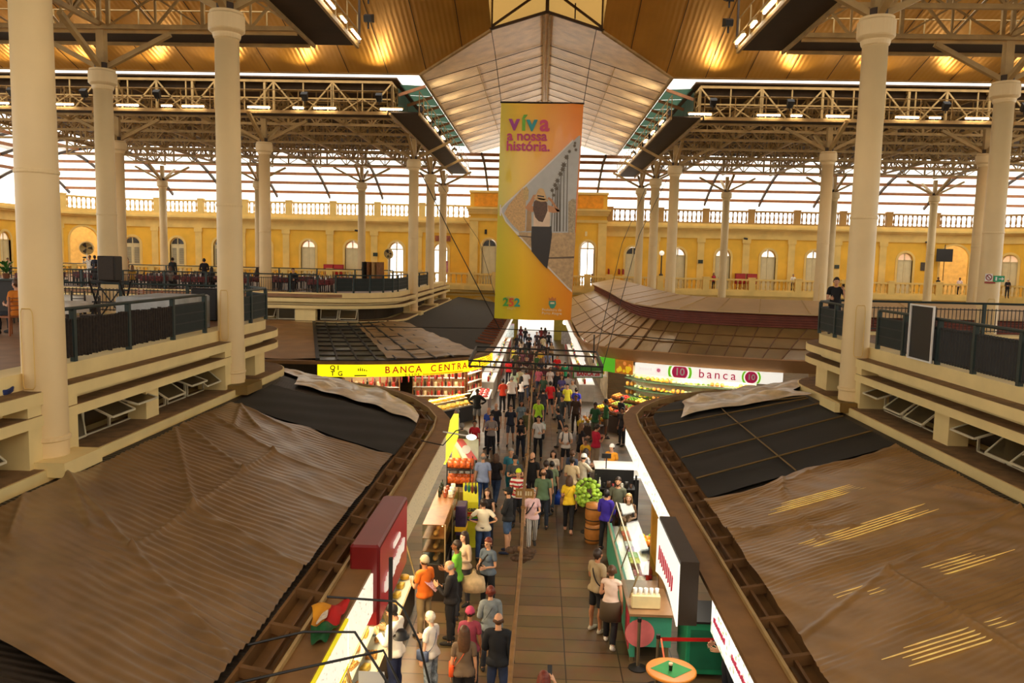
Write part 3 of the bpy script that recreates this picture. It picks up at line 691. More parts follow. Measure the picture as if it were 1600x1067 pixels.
for i, (y, t) in enumerate(((19.2,1.25),(18.2,.9),(17.2,.85),(15.0,1.25),(14.0,.8),(13.2,.85),(11.6,1.0))):
    awning((8.56,y,4.2), .92, .64, -PI/2, t, ['flat open sash next to the column box on the right terrace','tilted sash second from the column box on the right terrace','tilted sash next to the pier on the right terrace','flat open sash just right of the pier on the right terrace','tilted double sash on the right terrace, farther right','tilted sash near the right picture edge','half open sash at the right picture edge'][i], 'sashes of the right terrace front')
for i, (x, t) in enumerate(((-17.9+1.0,.05),(-15.9,.05),(-14.8,.7),(-13.75,.05),(-11.4,.35),(-10.35,.6))):
    awning((x,42.85,4.2), .98, .62, 0, t, ['closed sash at the left end of the curved terrace front','closed sash second from the left on the curved terrace front','pushed out sash on the curved terrace front','closed sash left of the pier on the curved terrace front','slightly open sash right of the pier on the curved terrace front','tilted sash where the terrace front begins to curve'][i], 'sashes of the curved terrace front')

# ------------------------------------------------------------------ railings
SCREEN = M('railing_screen', (34,44,42), .8, var=.15)
BAMB = M('cane_screen', (44,34,24), .8, var=.5, scale=14)
def railing(pts, label, kinds, group=None, z0=5.69, h=.96, step=None):
    """posts at pts; kinds[i] fills the bay i: bars, screen, cane or open"""
    root = thing('railing', label, 'railing', pts[0]+(z0,), 0, group)
    V = [Vector(p+(0,)) for p in pts]
    for p in V:
        b = MB(); b.box(p.x-.045,p.x+.045,p.y-.045,p.y+.045,z0,z0+h-.02); b.build('post', RAILM, root, world=True)
    b = MB(); b.path([(p.x,p.y,z0+h) for p in V], .035, 7); b.build('top_rail', RAILM, root, world=True)
    for i, k in enumerate(kinds):
        a, c = V[i], V[i+1]; L = (c-a).length; d = (c-a)/L; b = MB()
        P = lambda s, z: (a.x+d.x*s, a.y+d.y*s, z)
        if k == 'open': continue
        if k == 'screen':
            nn = Vector((d.y,-d.x,0))*.012
            pts_ = [P(.07,z0+.1),P(L-.07,z0+.1),P(L-.07,z0+h-.16),P(.07,z0+h-.16)]
            b.rings([[Vector(q)-nn for q in pts_],[Vector(q)+nn for q in pts_]], True); b.build('screen', SCREEN, root, world=True)
            b = MB()
            for j in range(4): b.bar(P(.05,z0+.12+j*.22),P(L-.05,z0+.12+j*.22),.035,.03)
            b.build('bar_panel', BARM, root, world=True); continue
        n_ = max(2, int(L/(.1 if k != 'thin' else .12)))
        for j in range(1, n_):
            hh = h-.16 - (rnd.random()*.05 if k == 'cane' else 0)
            b.bar(P(L*j/n_, z0+.06 + (rnd.random()*.05 if k == 'cane' else 0)), P(L*j/n_, z0+hh), {'bars':.05,'cane':.08,'thin':.018}[k], .02)
        for z in (z0+.1, z0+h-.2): b.bar(P(.03,z),P(L-.03,z),.03,.03)
        b.build('bar_panel', BAMB if k == 'cane' else BARM, root, world=True)
    return root
railing([(-8.42,y) for y in (7.5,9.6,11.7)], 'railing with cane screen on the left terrace, left of the left edge column', ['cane']*2)
railing([(-8.42,y) for y in (13.2,14.05,15.98,17.95,19.7)], 'railing with cane and dark screens between the two near columns on the left terrace', ['cane','cane','cane','screen'])
railing([(-8.42,21.2),(-8.42,22.9),(-8.5,24.4),(-9.3,25.3)], 'screened railing at the rounded corner of the left terrace', ['screen','screen','screen'])
railing([(-9.4,25.35)]+[(-11.4-i*2.2,25.4) for i in range(10)], 'thin barred railing along the back of the near left terrace', ['thin']*10)
railing([(8.42,y) for y in (20.0,18.6,17.0,15.6,14.1,12.6,10.5)], 'dark barred railing on the right terrace', ['screen','bars','bars','bars','bars','bars'])
railing([(8.42,21.3),(8.42,22.9),(8.5,24.4),(9.3,25.3)], 'screened railing in front of the man on the right balcony', ['screen','screen','screen'])
railing([(9.4,25.35)]+[(11.6+i*2.3,25.4) for i in range(8)], 'thin barred railing along the back of the near right terrace', ['thin']*8)
fc = arcpts(-12,46.3,3.7,-90,0,6)
railing([(-13.5-2.3*i,42.65) for i in range(11)][::-1]+[(-12.0,42.62)], 'dark railing in front of the laid tables on the far left terrace', ['thin']*11)
railing(fc[1:]+[(-8.3,49.6)], 'screened railing round the curved corner of the far left terrace', ['screen']*6)
railing([(-8.3,51.4),(-8.3,54.5),(-8.3,58.4)], 'screened railing along the far left terrace, beyond its first column', ['screen']*2)
railing([(-11.5-3*i,62) for i in range(10)], 'plain railing along the back of the laid tables', ['open']*9)
root = thing('menu_board', 'dark menu board in a white frame leaning on the right terrace railing', 'board', (8.34,17.6,5.7), -PI/2)
b = MB(); b.cbox((0,0,.6),(1.05,.03,1.2)); b.build('panel', BLACK, root)
b = MB()
for p, q in (((-.53,-.03,.02),(.53,-.03,.02)),((-.53,-.03,1.2),(.53,-.03,1.2)),((-.53,-.03,0),(-.53,-.03,1.22)),((.53,-.03,0),(.53,-.03,1.22))): b.bar(p, q, .05, .03)
b.build('frame', WHITE, root)
b = MB(); b.smooth = True
for k in range(3): b.path([( -8.5+.16*math.cos(a)*(1+.06*k), 12.15+.2*math.sin(a)*(1-.05*k), 5.44+.025*k+.015*math.sin(3*a)) for a in [2*PI*i/16 for i in range(17)]], .022, 5)
nobj(b, 'cable_coil', M('blue_cable', (24,40,96), .5), 'coil of blue cable on the ledge beside the left edge column', 'cable', loc=(-8.5,12.15,5.44))

# ------------------------------------------------------------------ stall roofs
SHEET = add_wave_bump(M('dark_roof_sheet', (40,30,19), .55, var=.3, scale=1.5), 'Y', 3.0, .5, .03)
CLOTH = M('shade_cloth', (30,28,23), .75, var=.2, scale=2.0, bump=.15, bscale=30)
RAFT = M('rafter', (112,76,36), .65, var=.25, scale=3)
GUT = M('gutter_boards', (124,86,42), .7, var=.3, scale=2)
PIPE = M('conduit', (128,104,66), .4, metal=.4)
def offs(path, o):
    P = [Vector(p) for p in path]; out = []
    for i, p in enumerate(P):
        d1 = (P[i]-P[i-1]).normalized() if i else (P[1]-P[0]).normalized(); d2 = (P[i+1]-P[i]).normalized() if i < len(P)-1 else d1
        n1 = Vector((d1.y,-d1.x)); n2 = Vector((d2.y,-d2.x)); nn = n1+n2; nn = nn/max(nn.dot(n1),.3)
        out.append((p.x+nn.x*o, p.y+nn.y*o))
    return out
def resample(path, step):
    P = [Vector(p) for p in path]; out = [P[0]]; 
    for a, c in zip(P, P[1:]):
        n_ = max(1, round((c-a).length/step))
        for i in range(1, n_+1): out.append(a+(c-a)*i/n_)
    return [tuple(p) for p in out]
eL = resample([(-2.3,3),(-2.3,20.3),(-2.41,21.72),(-2.82,23.09),(-3.5,24.6),(-4.24,25.75),(-5.32,26.9),(-7,27.9),(-9.5,28.6),(-14,29.0),(-30,29.0)], 1.0)
eR = resample([(2.42,3),(2.42,21.6),(2.5,22.9),(2.87,24.2),(3.55,25.6),(4.9,27.2),(6.4,28.2),(8.5,28.9),(13,29.2),(30,29.2)], 1.0)
def upper(pt, sg):
    """point of the roof's upper edge that belongs to the eave point"""
    x, y = pt
    if y < 20: return (sg*7.75, min(y+1.9, 22.6), 4.02)
    t = (abs(x)-2.3)
    a = math.atan2(y-20.0, max(0.01, abs(x)-2.2)+.6); 
    f = min(1.0, max(0, (abs(x)-2.3)/8.0))
    if f < .3: return (sg*7.75, 22.0+f*5, 4.02)
    if f < .6: return (sg*(7.75+(f-.3)*5), 23.5+(f-.3)*6.6, 4.02)
    return (sg*max(9.25+(f-.6)*2, abs(x)-1.5 if f >= 1 else 0), 25.5, 4.02)
def roof_pt(eave_in, s, sg, dz=0):
    u = upper(eave_in[0], sg); e = eave_in[1]
    return (e[0]+(u[0]-e[0])*s, e[1]+(u[1]-e[1])*s, 3.25+(u[2]-3.25)*s+dz)
def stall_roof(path, sg, label):
    root = thing('stall_roof', label, 'roof', (path[0][0], path[0][1], 3.0))
    o = -1 if sg < 0 else 1
    inn = offs(path, o*.85)
    pairs = list(zip(path, inn))
    # brown ledge, its upturned inner lip, the sunken gutter boards
    pr = [(0,3.2),(o*.36,3.2),(o*.36,3.27),(0,3.27)]
    MB().sweep(path, pr).build('fascia_ledge', BROWNM, root, world=True)
    MB().sweep(path, [(o*.36,3.12),(o*.40,3.12),(o*.40,3.33),(o*.36,3.33)]).build('ledge_lip', STEEL, root, world=True)
    MB().sweep(path, [(o*.40,3.02),(o*.86,3.06),(o*.86,3.08),(o*.40,3.04)]).build('gutter_board', GUT, root, world=True)
    MB().sweep(path, [(o*.60,3.05),(o*.64,3.05),(o*.64,3.2),(o*.60,3.2)]).build('gutter_board', RAFT, root, world=True)
    MB().sweep(path, [(o*.84,3.05),(o*.88,3.05),(o*.88,3.26),(o*.84,3.26)]).build('gutter_board', GUT, root, world=True)
    for k, (oo, z) in enumerate(((.43,3.12),(.47,3.14),(.52,3.11))):
        q = offs(path, o*oo); b = MB(); b.path([(x,y,z+.01*math.sin(i*.9+k)) for i, (x, y) in enumerate(q)], .018, 5); b.build('conduit', PIPE, root, world=True)
    for i in range(1, len(path)-14, 1):
        a = Vector(offs(path, o*.42)[i]); c = Vector(inn[i]); b = MB(); b.bar((a.x,a.y,3.14),(c.x,c.y,3.22),.07,.12); b.build('rafter', RAFT, root, world=True)
    n_ = len(pairs)
    b = MB(); b.grid(lambda u, v: roof_pt(pairs[min(n_-1, int(round(v*(n_-1))))], u, sg), 6, n_-1); b.build('roof_sheet', SHEET, root, world=True)
    return root, pairs
rL, prL = stall_roof(eL, -1, 'dark corrugated roof of the left near stalls, curving round its corner')
rR, prR = stall_roof(eR, 1, 'dark corrugated roof of the right near stalls, curving round its corner')
def roof_at(pairs, a, s, sg, dz=0):
    i = max(0, min(len(pairs)-1.001, a)); k = int(i); f = i-k
    p, q = roof_pt(pairs[k], s, sg, dz), roof_pt(pairs[k+1], s, sg, dz)
    return tuple(p[j]+(q[j]-p[j])*f for j in range(3))
def yi(pairs, y):   # index along the straight part for a given eave y
    for k in range(len(pairs)-1):
        if pairs[k][1][1] <= y <= pairs[k+1][1][1]: return k+(y-pairs[k][1][1])/(pairs[k+1][1][1]-pairs[k][1][1])
    return 0
# shade cloth over the corner part
def cover(name, label, cat, pairs, sg, a0, a1, s0, s1, nu, nv, mat, zf, loc=None, edge=None):
    b = MB(); b.smooth = True
    def f(u, v):
        a = a0+(a1-a0)*v; s = s0+(s1-s0)*u
        if edge: a, s = edge(u, v, a, s)
        x, y, z = roof_at(pairs, a, s, sg); return (x, y, z+zf(x, y, u, v))
    b.grid(f, nu, nv); c = roof_at(pairs, (a0+a1)/2, .5, sg)
    return nobj(b, name, mat, label, cat, loc=c)
def wr(x, y, k=1.0): return .012*math.sin(3.1*x+1.7*y)+.01*math.sin(5.3*y-2.2*x)
aL, aR = yi(prL, 17.3), yi(prR, 14.8)
cover('shade_cloth', 'black shade cloth band across the corner of the left stall roof', 'shade cloth', prL, -1, aL+.02, yi(prL,20.9)+.3, .0, .95, 20, 24, CLOTH, lambda x,y,u,v: .05+wr(x,y))
cover('shade_cloth', 'black shade cloth over the corner of the right stall roof', 'shade cloth', prR, 1, aR+.02, len(prR)-19, .0, .95, 30, 70, CLOTH, lambda x,y,u,v: .05+wr(x,y)*.6)
b = MB()
for k in range(5):
    a = aR+1.2+k*1.75; b.path([roof_at(prR, a, s/12*.94, 1, .1) for s in range(13)], .022, 4)
for s in (.42,): b.path([roof_at(prR, aR+j*.6, s, 1, .1) for j in range(16)], .02, 4)
nobj(b, 'batten', M('cloth_batten', (116,92,48), .6, var=.2), 'thin ochre battens holding down the black shade cloth on the right stall roof', 'batten', loc=roof_at(prR, aR+4, .5, 1))

# big plastic tarps over the corrugated sheets
TARP_L = M('dusty_plastic', (128,96,58), .42, var=.2, scale=2.2, bump=.14, bscale=16, coat=.5)
TARP_R = M('dusty_plastic_light', (150,112,64), .33, var=.2, scale=2.0, bump=.1, bscale=14, coat=.35)
FOIL = M('crumpled_plastic', (206,180,136), .3, var=.25, scale=4, bump=.35, bscale=22, coat=.35)
def dist_seg(px, py, a, c):
    ax, ay = a; cx, cy = c; dx, dy = cx-ax, cy-ay; t = max(0, min(1, ((px-ax)*dx+(py-ay)*dy)/(dx*dx+dy*dy)))
    return math.hypot(px-ax-t*dx, py-ay-t*dy), t
FL = [((-8.0,16.9),(-5.4,12.1),.07),((-5.4,12.1),(-3.15,10.6),.05),((-8.0,16.9),(-5.4,14.2),.06),((-5.4,14.2),(-3.1,13.2),.04),((-8.0,12.7),(-5.4,10.2),.07),((-5.4,10.2),(-3.3,8.2),.05),((-5.4,12.1),(-5.4,10.2),.05),((-5.4,14.2),(-5.4,12.1),.04),
      ((-7.4,17.5),(-5.3,15.6),.08),((-5.3,15.6),(-3.1,14.6),.04),((-5.3,15.6),(-5.4,14.2),.05),((-7.1,18.6),(-6.2,17.2),.09),((-7.2,18.9),(-6.6,16.9),.07),((-7.3,19),(-5.6,17.6),.06),((-7.6,12.4),(-6.2,10.6),.06),((-7.7,11.5),(-6.8,9.8),.06)]
FR = [((7.7,16.8),(5.3,15.4),.05),((5.3,15.4),(3.0,13.6),.03),((5.2,17),(4.6,14.6),.05),((4.6,14.6),(4.4,12.0),.03),((7.6,12.3),(5.0,12.4),.04),((5.0,12.4),(2.95,13.0),.04),((7.6,12.3),(4.8,10.6),.05),((4.8,10.6),(3.0,9.0),.04),((4.8,10.6),(5.2,8.2),.05),((6.9,13.6),(7.4,12.6),.08)]
def tarp_z(folds, ribs, sg, bands=None):
    def f(x, y, u, v):
        # how taut the sheet lies on the ribs below
        q = y - (abs(x)-3)*.4
        z = .08 + (.017 if sg < 0 else .013)*math.sin(q*2*PI/ribs)*(.55+.45*math.sin(1.3*x+.7*y)) * (1 if bands is None else bands(q))
        z += .02*math.sin(1.1*x+.9*y)+.012*math.sin(3.7*x-2.3*y)+.006*math.sin(9.1*x+7.7*y)
        for a, c, h in folds:
            d, t = dist_seg(x, y, a, c)
            if d < .5: z += .75*h*math.exp(-(d/.05)**2) + .14*h*math.exp(-(d/.22)**2)
        return z
    return f
def edgeL(u, v, a, s):   # slightly scalloped hems
    a -= .22*abs(math.sin(u*PI*2))*max(0, v-.9)*10
    s += .005*abs(math.sin(v*PI*5))*(1-u)
    return a, s
cover('plastic_tarp', 'large dusty plastic tarp over the left stall roof, showing the ribs beneath', 'tarp', prL, -1, yi(prL,6.65), aL, .01, .95, 110, 420, TARP_L, tarp_z(FL, .17, -1), edge=edgeL)
def bandR(q): return .4+2.2*max(0, math.sin(q*PI*2/1.95-.6))**6
cover('plastic_tarp', 'large tan plastic tarp over the right stall roof with bright streaks', 'tarp', prR, 1, yi(prR,6.9), aR, -.02, .945, 110, 420, TARP_R, tarp_z(FR, .12, 1, bandR), edge=edgeL)
def crumple(x, y, u, v):
    e = min(1, 6*min(u, 1-u, v, 1-v)+.25)
    return .09+e*(.09*abs(math.sin(4.2*v*PI+1.5*math.sin(u*5)))+.05*abs(math.sin(11*v+3*u+math.sin(u*9)))+.03*math.sin(23*u+17*v))
def edgeC(u, v, a, s): return a+.25*math.sin(u*11)*(1 if v in (0,1) else .0)+.12*math.sin(u*23+v*4), s+.03*math.sin(v*14)
cover('crumpled_tarp', 'crumpled pale plastic sheet pulled back along the corner of the left stall roof', 'tarp', prL, -1, yi(prL,20.9)+.4, len(prL)-19.5, .0, .82, 60, 60, FOIL, crumple, edge=lambda u,v,a,s: (a+(1-u)*-.6+1.4*u*(1-v)+.12*math.sin(u*23+v*4), s))
cover('crumpled_tarp', 'crumpled pale plastic sheet bunched on the corner of the right stall roof', 'tarp', prR, 1, yi(prR,21.6), len(prR)-20, .15, .95, 70, 46, FOIL, lambda x,y,u,v: crumple(x,y,u,v)+.03, edge=lambda u,v,a,s: (a+1.3*u*(1-v)+.2*math.sin(u*9)*(v<.1), s+.04*math.sin(v*17)))

# emissive strips laid on the right tarp stand in for stall light shining through
GLOW = M('painted_light_streak', (250,206,120), .4, var=.3, scale=6, emit=.2, ecol=(255,196,96))
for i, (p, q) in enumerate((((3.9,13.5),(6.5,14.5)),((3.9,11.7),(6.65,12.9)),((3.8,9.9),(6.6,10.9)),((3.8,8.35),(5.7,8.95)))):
    root = thing('light_streak_band', 'band of added glowing strips imitating light on the right tarp, %s from the far end' % nth[i], 'added light streak', (p[0],p[1],3.4), 0, 'added light streak bands')
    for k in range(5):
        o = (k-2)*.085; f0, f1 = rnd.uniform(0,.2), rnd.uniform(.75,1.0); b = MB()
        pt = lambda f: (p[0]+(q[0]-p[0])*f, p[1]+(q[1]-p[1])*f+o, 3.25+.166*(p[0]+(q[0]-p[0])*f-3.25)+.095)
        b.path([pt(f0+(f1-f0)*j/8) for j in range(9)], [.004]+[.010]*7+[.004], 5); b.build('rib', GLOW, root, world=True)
# ------------------------------------------------------------------ far left stall block
EU = [((-30,31.7),(-30,41.9)),((-12,31.8),(-14,41.9)),((-9,31.95),(-12,41.9)),((-7.4,32.2),(-10.8,41.9)),((-5.87,32.6),(-9.7,42.4)),((-4.3,33.4),(-8.8,43.2)),((-3,34.7),(-8.1,44.6)),((-2.4,36.5),(-7.85,47)),((-2.25,39),(-7.75,49.5)),((-2.2,50),(-7.7,56)),((-2.2,75),(-7.7,75))]
def far_roof(root, i0, i1, name, mat, z0=3.4, z1=4.1, dz=0, nu=6, s0=0, s1=1, zf=None, nv=8):
    seg = EU[i0:i1+1]; b = MB(); n_ = len(seg)-1
    def f(u, v):
        t = v*n_; k = min(n_-1, int(t)); w_ = t-k; s = s0+(s1-s0)*u
        e = [seg[k][0][j]*(1-w_)+seg[k+1][0][j]*w_ for j in (0,1)]; q = [seg[k][1][j]*(1-w_)+seg[k+1][1][j]*w_ for j in (0,1)]
        x, y = e[0]+(q[0]-e[0])*s, e[1]+(q[1]-e[1])*s
        return (x, y, z0+(z1-z0)*s+dz+(zf(x,y) if zf else 0))
    b.grid(f, nu, n_*nv)
    if root is None: return b
    return b.build(name, mat, root, world=True)
fr = thing('stall_roof', 'dark and glazed roof of the stalls behind the yellow sign', 'roof', (-5,36,3.2))
SKY2 = pane('dusty_roof_glass', (210,214,205), .7, .2, .1, diffuse=.25)
far_roof(fr, 0, 2, 'roof_sheet', SHEET); far_roof(fr, 2, 6, 'roof_pane', SKY2); far_roof(fr, 6, 10, 'roof_sheet', CLOTH)
b = MB()
for k in range(2, 6):
    for w_ in (0,.5):
        e = [EU[k][0][j]*(1-w_)+EU[k+1][0][j]*w_ for j in (0,1)]; q = [EU[k][1][j]*(1-w_)+EU[k+1][1][j]*w_ for j in (0,1)]
        m_ = MB(); m_.bar(e+[3.45], q+[4.15], .16 if (k == 2 and w_ == 0) else .07); m_.build('mullion', BLACK, fr, world=True)
for s in [i/9 for i in range(10)]:
    m_ = MB(); m_.path([tuple(EU[k][0][j]+(EU[k][1][j]-EU[k][0][j])*s for j in (0,1))+(3.43+.7*s,) for k in range(2,7)], .03, 4); m_.build('purlin', BLACK, fr, world=True)
MB().sweep([e for e, q in EU], [(.1,3.28),(-.5,3.3),(-.5,3.42),(.1,3.42)]).build('eave_board', BROWNM, fr, world=True)
for i in range(16):
    m_ = MB(); y = 40+i*1.5; m_.bar((-2.3,y,3.46),(-3.2,y,3.58),.08,.1); m_.build('rafter', M('red_rafter', (124,66,34), .7), fr, world=True)
SHT = M('dusty_brown_plastic', (150,112,66), .5, var=.2, scale=1.2, bump=.2, bscale=8)
nobj(far_roof(None, 0, 2, '', None, dz=.06, zf=lambda x,y: .03*math.sin(2*x+y)+.02*math.sin(5*y), nu=16, nv=14, s0=.02), 'plastic_tarp', SHT, 'brown dusty tarp on the roof left of the yellow sign', 'tarp', loc=(-12,36,3.6))
seg_keep = EU[:]
EU2 = [((-6.2,32.5),(-9.9,42.3)),((-4.3,33.4),(-8.8,43.2)),((-3,34.7),(-8.1,44.6)),((-2.6,35.8),(-8.0,45.4))]
EU = EU2
nobj(far_roof(None, 0, 3, '', None, dz=.07, zf=lambda x,y: .03*math.sin(2*x+y)+.03*math.sin(3*y-2*x), nu=20, nv=14, s0=.03, s1=.95), 'plastic_tarp', M('murky_plastic', (148,118,76), .45, var=.3, scale=1.5, bump=.3, bscale=6, coat=.2), 'murky plastic sheet half covering the glazed roof behind the yellow sign', 'tarp', loc=(-6,38,3.7))
EU = seg_keep
# ------------------------------------------------------------------ the yellow sign
YSIGN = M('lit_yellow_panel', (255,236,20), .5, var=0, emit=1.15, ecol=(255,232,10)); REDL = M('red_letters', (206,40,22), .5, var=0, emit=.25); DKL = M('black_letters', (30,30,20), .5, var=0)
spL = [(-9,31.9),(-7.4,32.12),(-5.87,32.52),(-4.6,33.15),(-3.7,33.85),(-3.0,34.65)]
def along(path, t):
    P = [Vector(p) for p in path]; Ls = [(c-a).length for a, c in zip(P, P[1:])]; tot = sum(Ls); d = max(0, min(tot*.9999, t*tot))
    for a, c, l in zip(P, P[1:], Ls):
        if d <= l: q = a+(c-a)*d/l; return q, math.atan2((c-a).y, (c-a).x)
        d -= l
def curved_panel(path, z0, z1, th=.1): return MB().sweep(path, [(0,z0),(0,z1),(-th,z1),(-th,z0)])
ys = thing('shop_sign', 'long curved yellow sign with red capital letters over the deli stall', 'sign', (-6,32.5,2.75))
curved_panel(spL, 2.77, 3.27).build('panel', YSIGN, ys, world=True)
def letters(root, path, txt, t0, t1, z, size, mat, name='letter', bold=.0, off=.02):
    n_ = len(txt)
    for i, ch in enumerate(txt):
        if ch == ' ': continue
        q, a = along(path, t0+(t1-t0)*i/max(1,n_-1)); nn = Vector((math.sin(a), -math.cos(a)))*off
        b = MB(); add_text(b, ch, size, (q.x+nn.x, q.y+nn.y, z), a, bold=bold); b.build(name, mat, root, world=True)
letters(ys, spL, 'BANCA CENTRAL', .415, 1.0, 3.04, .40, REDL, bold=.006)
letters(ys, spL, 'DESDE', .53, .61, 2.82, .13, DKL, bold=.003)
b = MB()
for i in range(34):
    q, a = along(spL, .64+.3*i/34); b.cbox((q.x+.02*math.sin(a), q.y-.02*math.cos(a), 2.82), (.035,.01,.05), a)
b.build('small_lettering', REDL, ys, world=True)
letters(ys, spL, 'QI', .09, .122, 3.14, .27, DKL, bold=.006); letters(ys, spL, 'TG', .09, .135, 2.9, .27, DKL, bold=.006)
b = MB(); q, a = along(spL, .255)
for k in range(-3, 4):
    h = .16-.035*abs(k); x = k*.085
    b.rings([[(q.x+(x-.028)*math.cos(a), q.y-.03+(x-.028)*math.sin(a), 3.02),(q.x+(x+.028)*math.cos(a), q.y-.03+(x+.028)*math.sin(a), 3.02),(q.x+(x+.01)*math.cos(a), q.y-.03+(x+.01)*math.sin(a), 3.03+h),(q.x+(x-.01)*math.cos(a), q.y-.03+(x-.01)*math.sin(a), 3.03+h)]])
    b.poly((q.x+x-.028,q.y-.03,3.02),(q.x+x+.028,q.y-.03,3.02),(q.x+x+.012,q.y-.03,3.02+h),(q.x+x-.012,q.y-.03,3.02+h))
b.cbox((q.x,q.y-.03,2.83),(.5,.012,.045), a); b.build('dome_emblem', DKL, ys, world=True)
spL2 = [(-2.92,34.8),(-2.5,36.1),(-2.3,37.6),(-2.24,38.6)]
y2 = thing('shop_sign', 'short yellow sign panel round the corner of the deli stall', 'sign', (-2.5,36.1,2.75)); curved_panel(spL2, 2.77, 3.27).build('panel', YSIGN, y2, world=True)
b = MB()
for r_ in range(4):
    for i in range(14):
        if (i*7+r_*5) % 6 == 0: continue
        q, a = along(spL2, .08+.8*i/14); b.cbox((q.x+.02*math.sin(a), q.y-.02*math.cos(a), 3.17-.1*r_), (.11,.01,.045), a)
b.build('small_lettering', REDL, y2, world=True)
WSIGN = M('lit_white_panel', (240,238,230), .5, var=0, emit=.7, ecol=(255,250,238))
b = MB(); b.box(-2.32,-2.22,39,74,2.7,3.2); nobj(b, 'fascia_sign', WSIGN, 'white lit fascia strip of the stalls on the left of the far aisle', 'sign', loc=(-2.27,56,2.7))
# ------------------------------------------------------------------ far right stall block with its louvred monitor
EV = [((30,31.0),(28,34.3)),((16,31.2),(16,34.4)),((9.6,31.7),(11.6,34.7)),((8.2,32.1),(9.6,35.1)),((6.8,32.6),(8,35.7)),((5.4,33.2),(6.6,36.6)),((4.07,33.9),(5.6,38)),((2.9,35),(5.1,40)),((2.3,36.8),(4.95,43)),((2.05,40),(4.95,47)),((2.05,52),(5.1,56)),((2.05,75),(5.1,75))]
RSH = M('pale_roof_sheet', (196,164,116), .4, var=.12, scale=.7, bump=.05); RGL = M('dusty_glass_roof', (146,118,72), .18, var=.2, scale=.6, coat=.3)
rr2 = thing('stall_roof', 'wide pale roof with a louvred monitor over the far right stalls', 'roof', (8,36,3.5))
EU = EV; far_roof(rr2, 0, 6, 'roof_pane', RGL, z0=3.95, z1=5.0); far_roof(rr2, 6, 11, 'roof_sheet', RSH, z0=3.95, z1=5.0)
ep = [e for e, q in EV]; mp = [q for e, q in EV]
for k in range(1, len(EV)-1):
    for w_ in (0,.5):
        e = [EV[k][0][j]*(1-w_)+EV[k+1][0][j]*w_ for j in (0,1)]; q = [EV[k][1][j]*(1-w_)+EV[k+1][1][j]*w_ for j in (0,1)]
        m_ = MB(); m_.bar(e+[3.965], q+[5.015], .07 if k == 6 else .035); m_.build('mullion', RAFT if k <= 6 else STEEL, rr2, world=True)
for s in (.33,.66):
    m_ = MB(); m_.path([tuple(e[j]+(q[j]-e[j])*s for j in (0,1))+(3.97+1.05*s,) for e, q in EV], .025, 4); m_.build('purlin', RAFT, rr2, world=True)
MB().sweep(ep, [(-.28,3.98),(.12,3.45),(.16,3.45),(-.2,4.02)]).build('fascia_board', M('sloped_fascia', (176,132,84), .55, var=.12, scale=1), rr2, world=True)
MB().sweep(mp, [(0,5.0),(0,5.62),(.06,5.62),(.06,5.0)]).build('monitor_wall', M('louvre_red', (112,54,38), .6, var=.2), rr2, world=True)
for i in range(5):
    MB().sweep(mp, [(-.02,5.06+i*.11),(-.1,5.03+i*.11),(-.1,5.05+i*.11),(-.02,5.08+i*.11)]).build('louvre', M('louvre_slat', (140,72,52), .6, var=.15), rr2, world=True)
MB().sweep(mp, [(-.35,5.6),(-.35,5.66),(1.9,6.15),(1.9,6.1)]).build('monitor_roof', RSH, rr2, world=True)
for i, (e, q) in enumerate(zip(mp, offs(mp, 1.85))):
    a = offs(mp, -.33)[i]; m_ = MB(); m_.bar((a[0],a[1],5.67),(q[0],q[1],6.15),.04,.03); m_.build('seam', STEEL, rr2, world=True)
EU = seg_keep
# white sign with the number ten
spR = [(4.12,33.78),(5.4,33.1),(6.8,32.48),(8.2,31.98),(9.7,31.6)]
ws = thing('shop_sign', 'long white lit sign with a big magenta number ten in a green ring', 'sign', (6.8,32.5,3.0))
curved_panel(spR, 2.98, 3.46).build('panel', WSIGN, ws, world=True)
MAG = M('magenta', (196,26,84), .5, var=0, emit=.3); GRN = M('lime_ring', (120,206,32), .5, var=0, emit=.5); PALEM = M('faded_letters', (214,196,196), .5, var=0, emit=.6)
def disc(mb, path, t, z, r, r0=0, off=.02, n=28, zl=(2.91,3.49)):
    q, a = along(path, t); nn = Vector((math.sin(a), -math.cos(a)))*off
    P = lambda r_, th: (q.x+nn.x+r_*math.cos(th)*math.cos(a), q.y+nn.y+r_*math.cos(th)*math.sin(a), max(zl[0], min(zl[1], z+r_*math.sin(th))))
    if r0 == 0: mb.poly(*[P(r, 2*PI*i/n) for i in range(n)])
    else:
        for i in range(n): mb.poly(P(r0,2*PI*i/n),P(r,2*PI*i/n),P(r,2*PI*(i+1)/n),P(r0,2*PI*(i+1)/n))
def clipdisc(*a, **k): return disc(*a, **k)
for t_, r_ in ((.326,.5),(.80,.37)):
    b = MB(); disc(b, spR, t_, 3.22, r_, r_*.8, zl=(2.99,3.45)); b.build('green_ring', GRN, ws, world=True)
    b = MB(); disc(b, spR, t_, 3.22, r_*.66, off=.022, zl=(2.99,3.45)); b.build('magenta_disc', MAG, ws, world=True)
    q, a = along(spR, t_); b = MB(); add_text(b, '10', r_*.85, (q.x+.03*math.sin(a), q.y-.03*math.cos(a), 3.22), a, bold=.008); b.build('number', WHITE, ws, world=True)
letters(ws, spR, 'banca', .475, .685, 3.22, .5, MAG, bold=.002)
letters(ws, spR, 'banca', .04, .12, 3.25, .2, PALEM, bold=.002)
b = MB(); disc(b, spR, .175, 3.22, .12, .1); b.build('green_ring', PALEM, ws, world=True)
b = MB(); disc(b, spR, .175, 3.22, .085, off=.022); b.build('magenta_disc', M('pale_magenta', (226,120,150), .5, var=0, emit=.4), ws, world=True)
spR2 = [(2.62,35.3),(3.3,34.5),(4.05,33.84)]
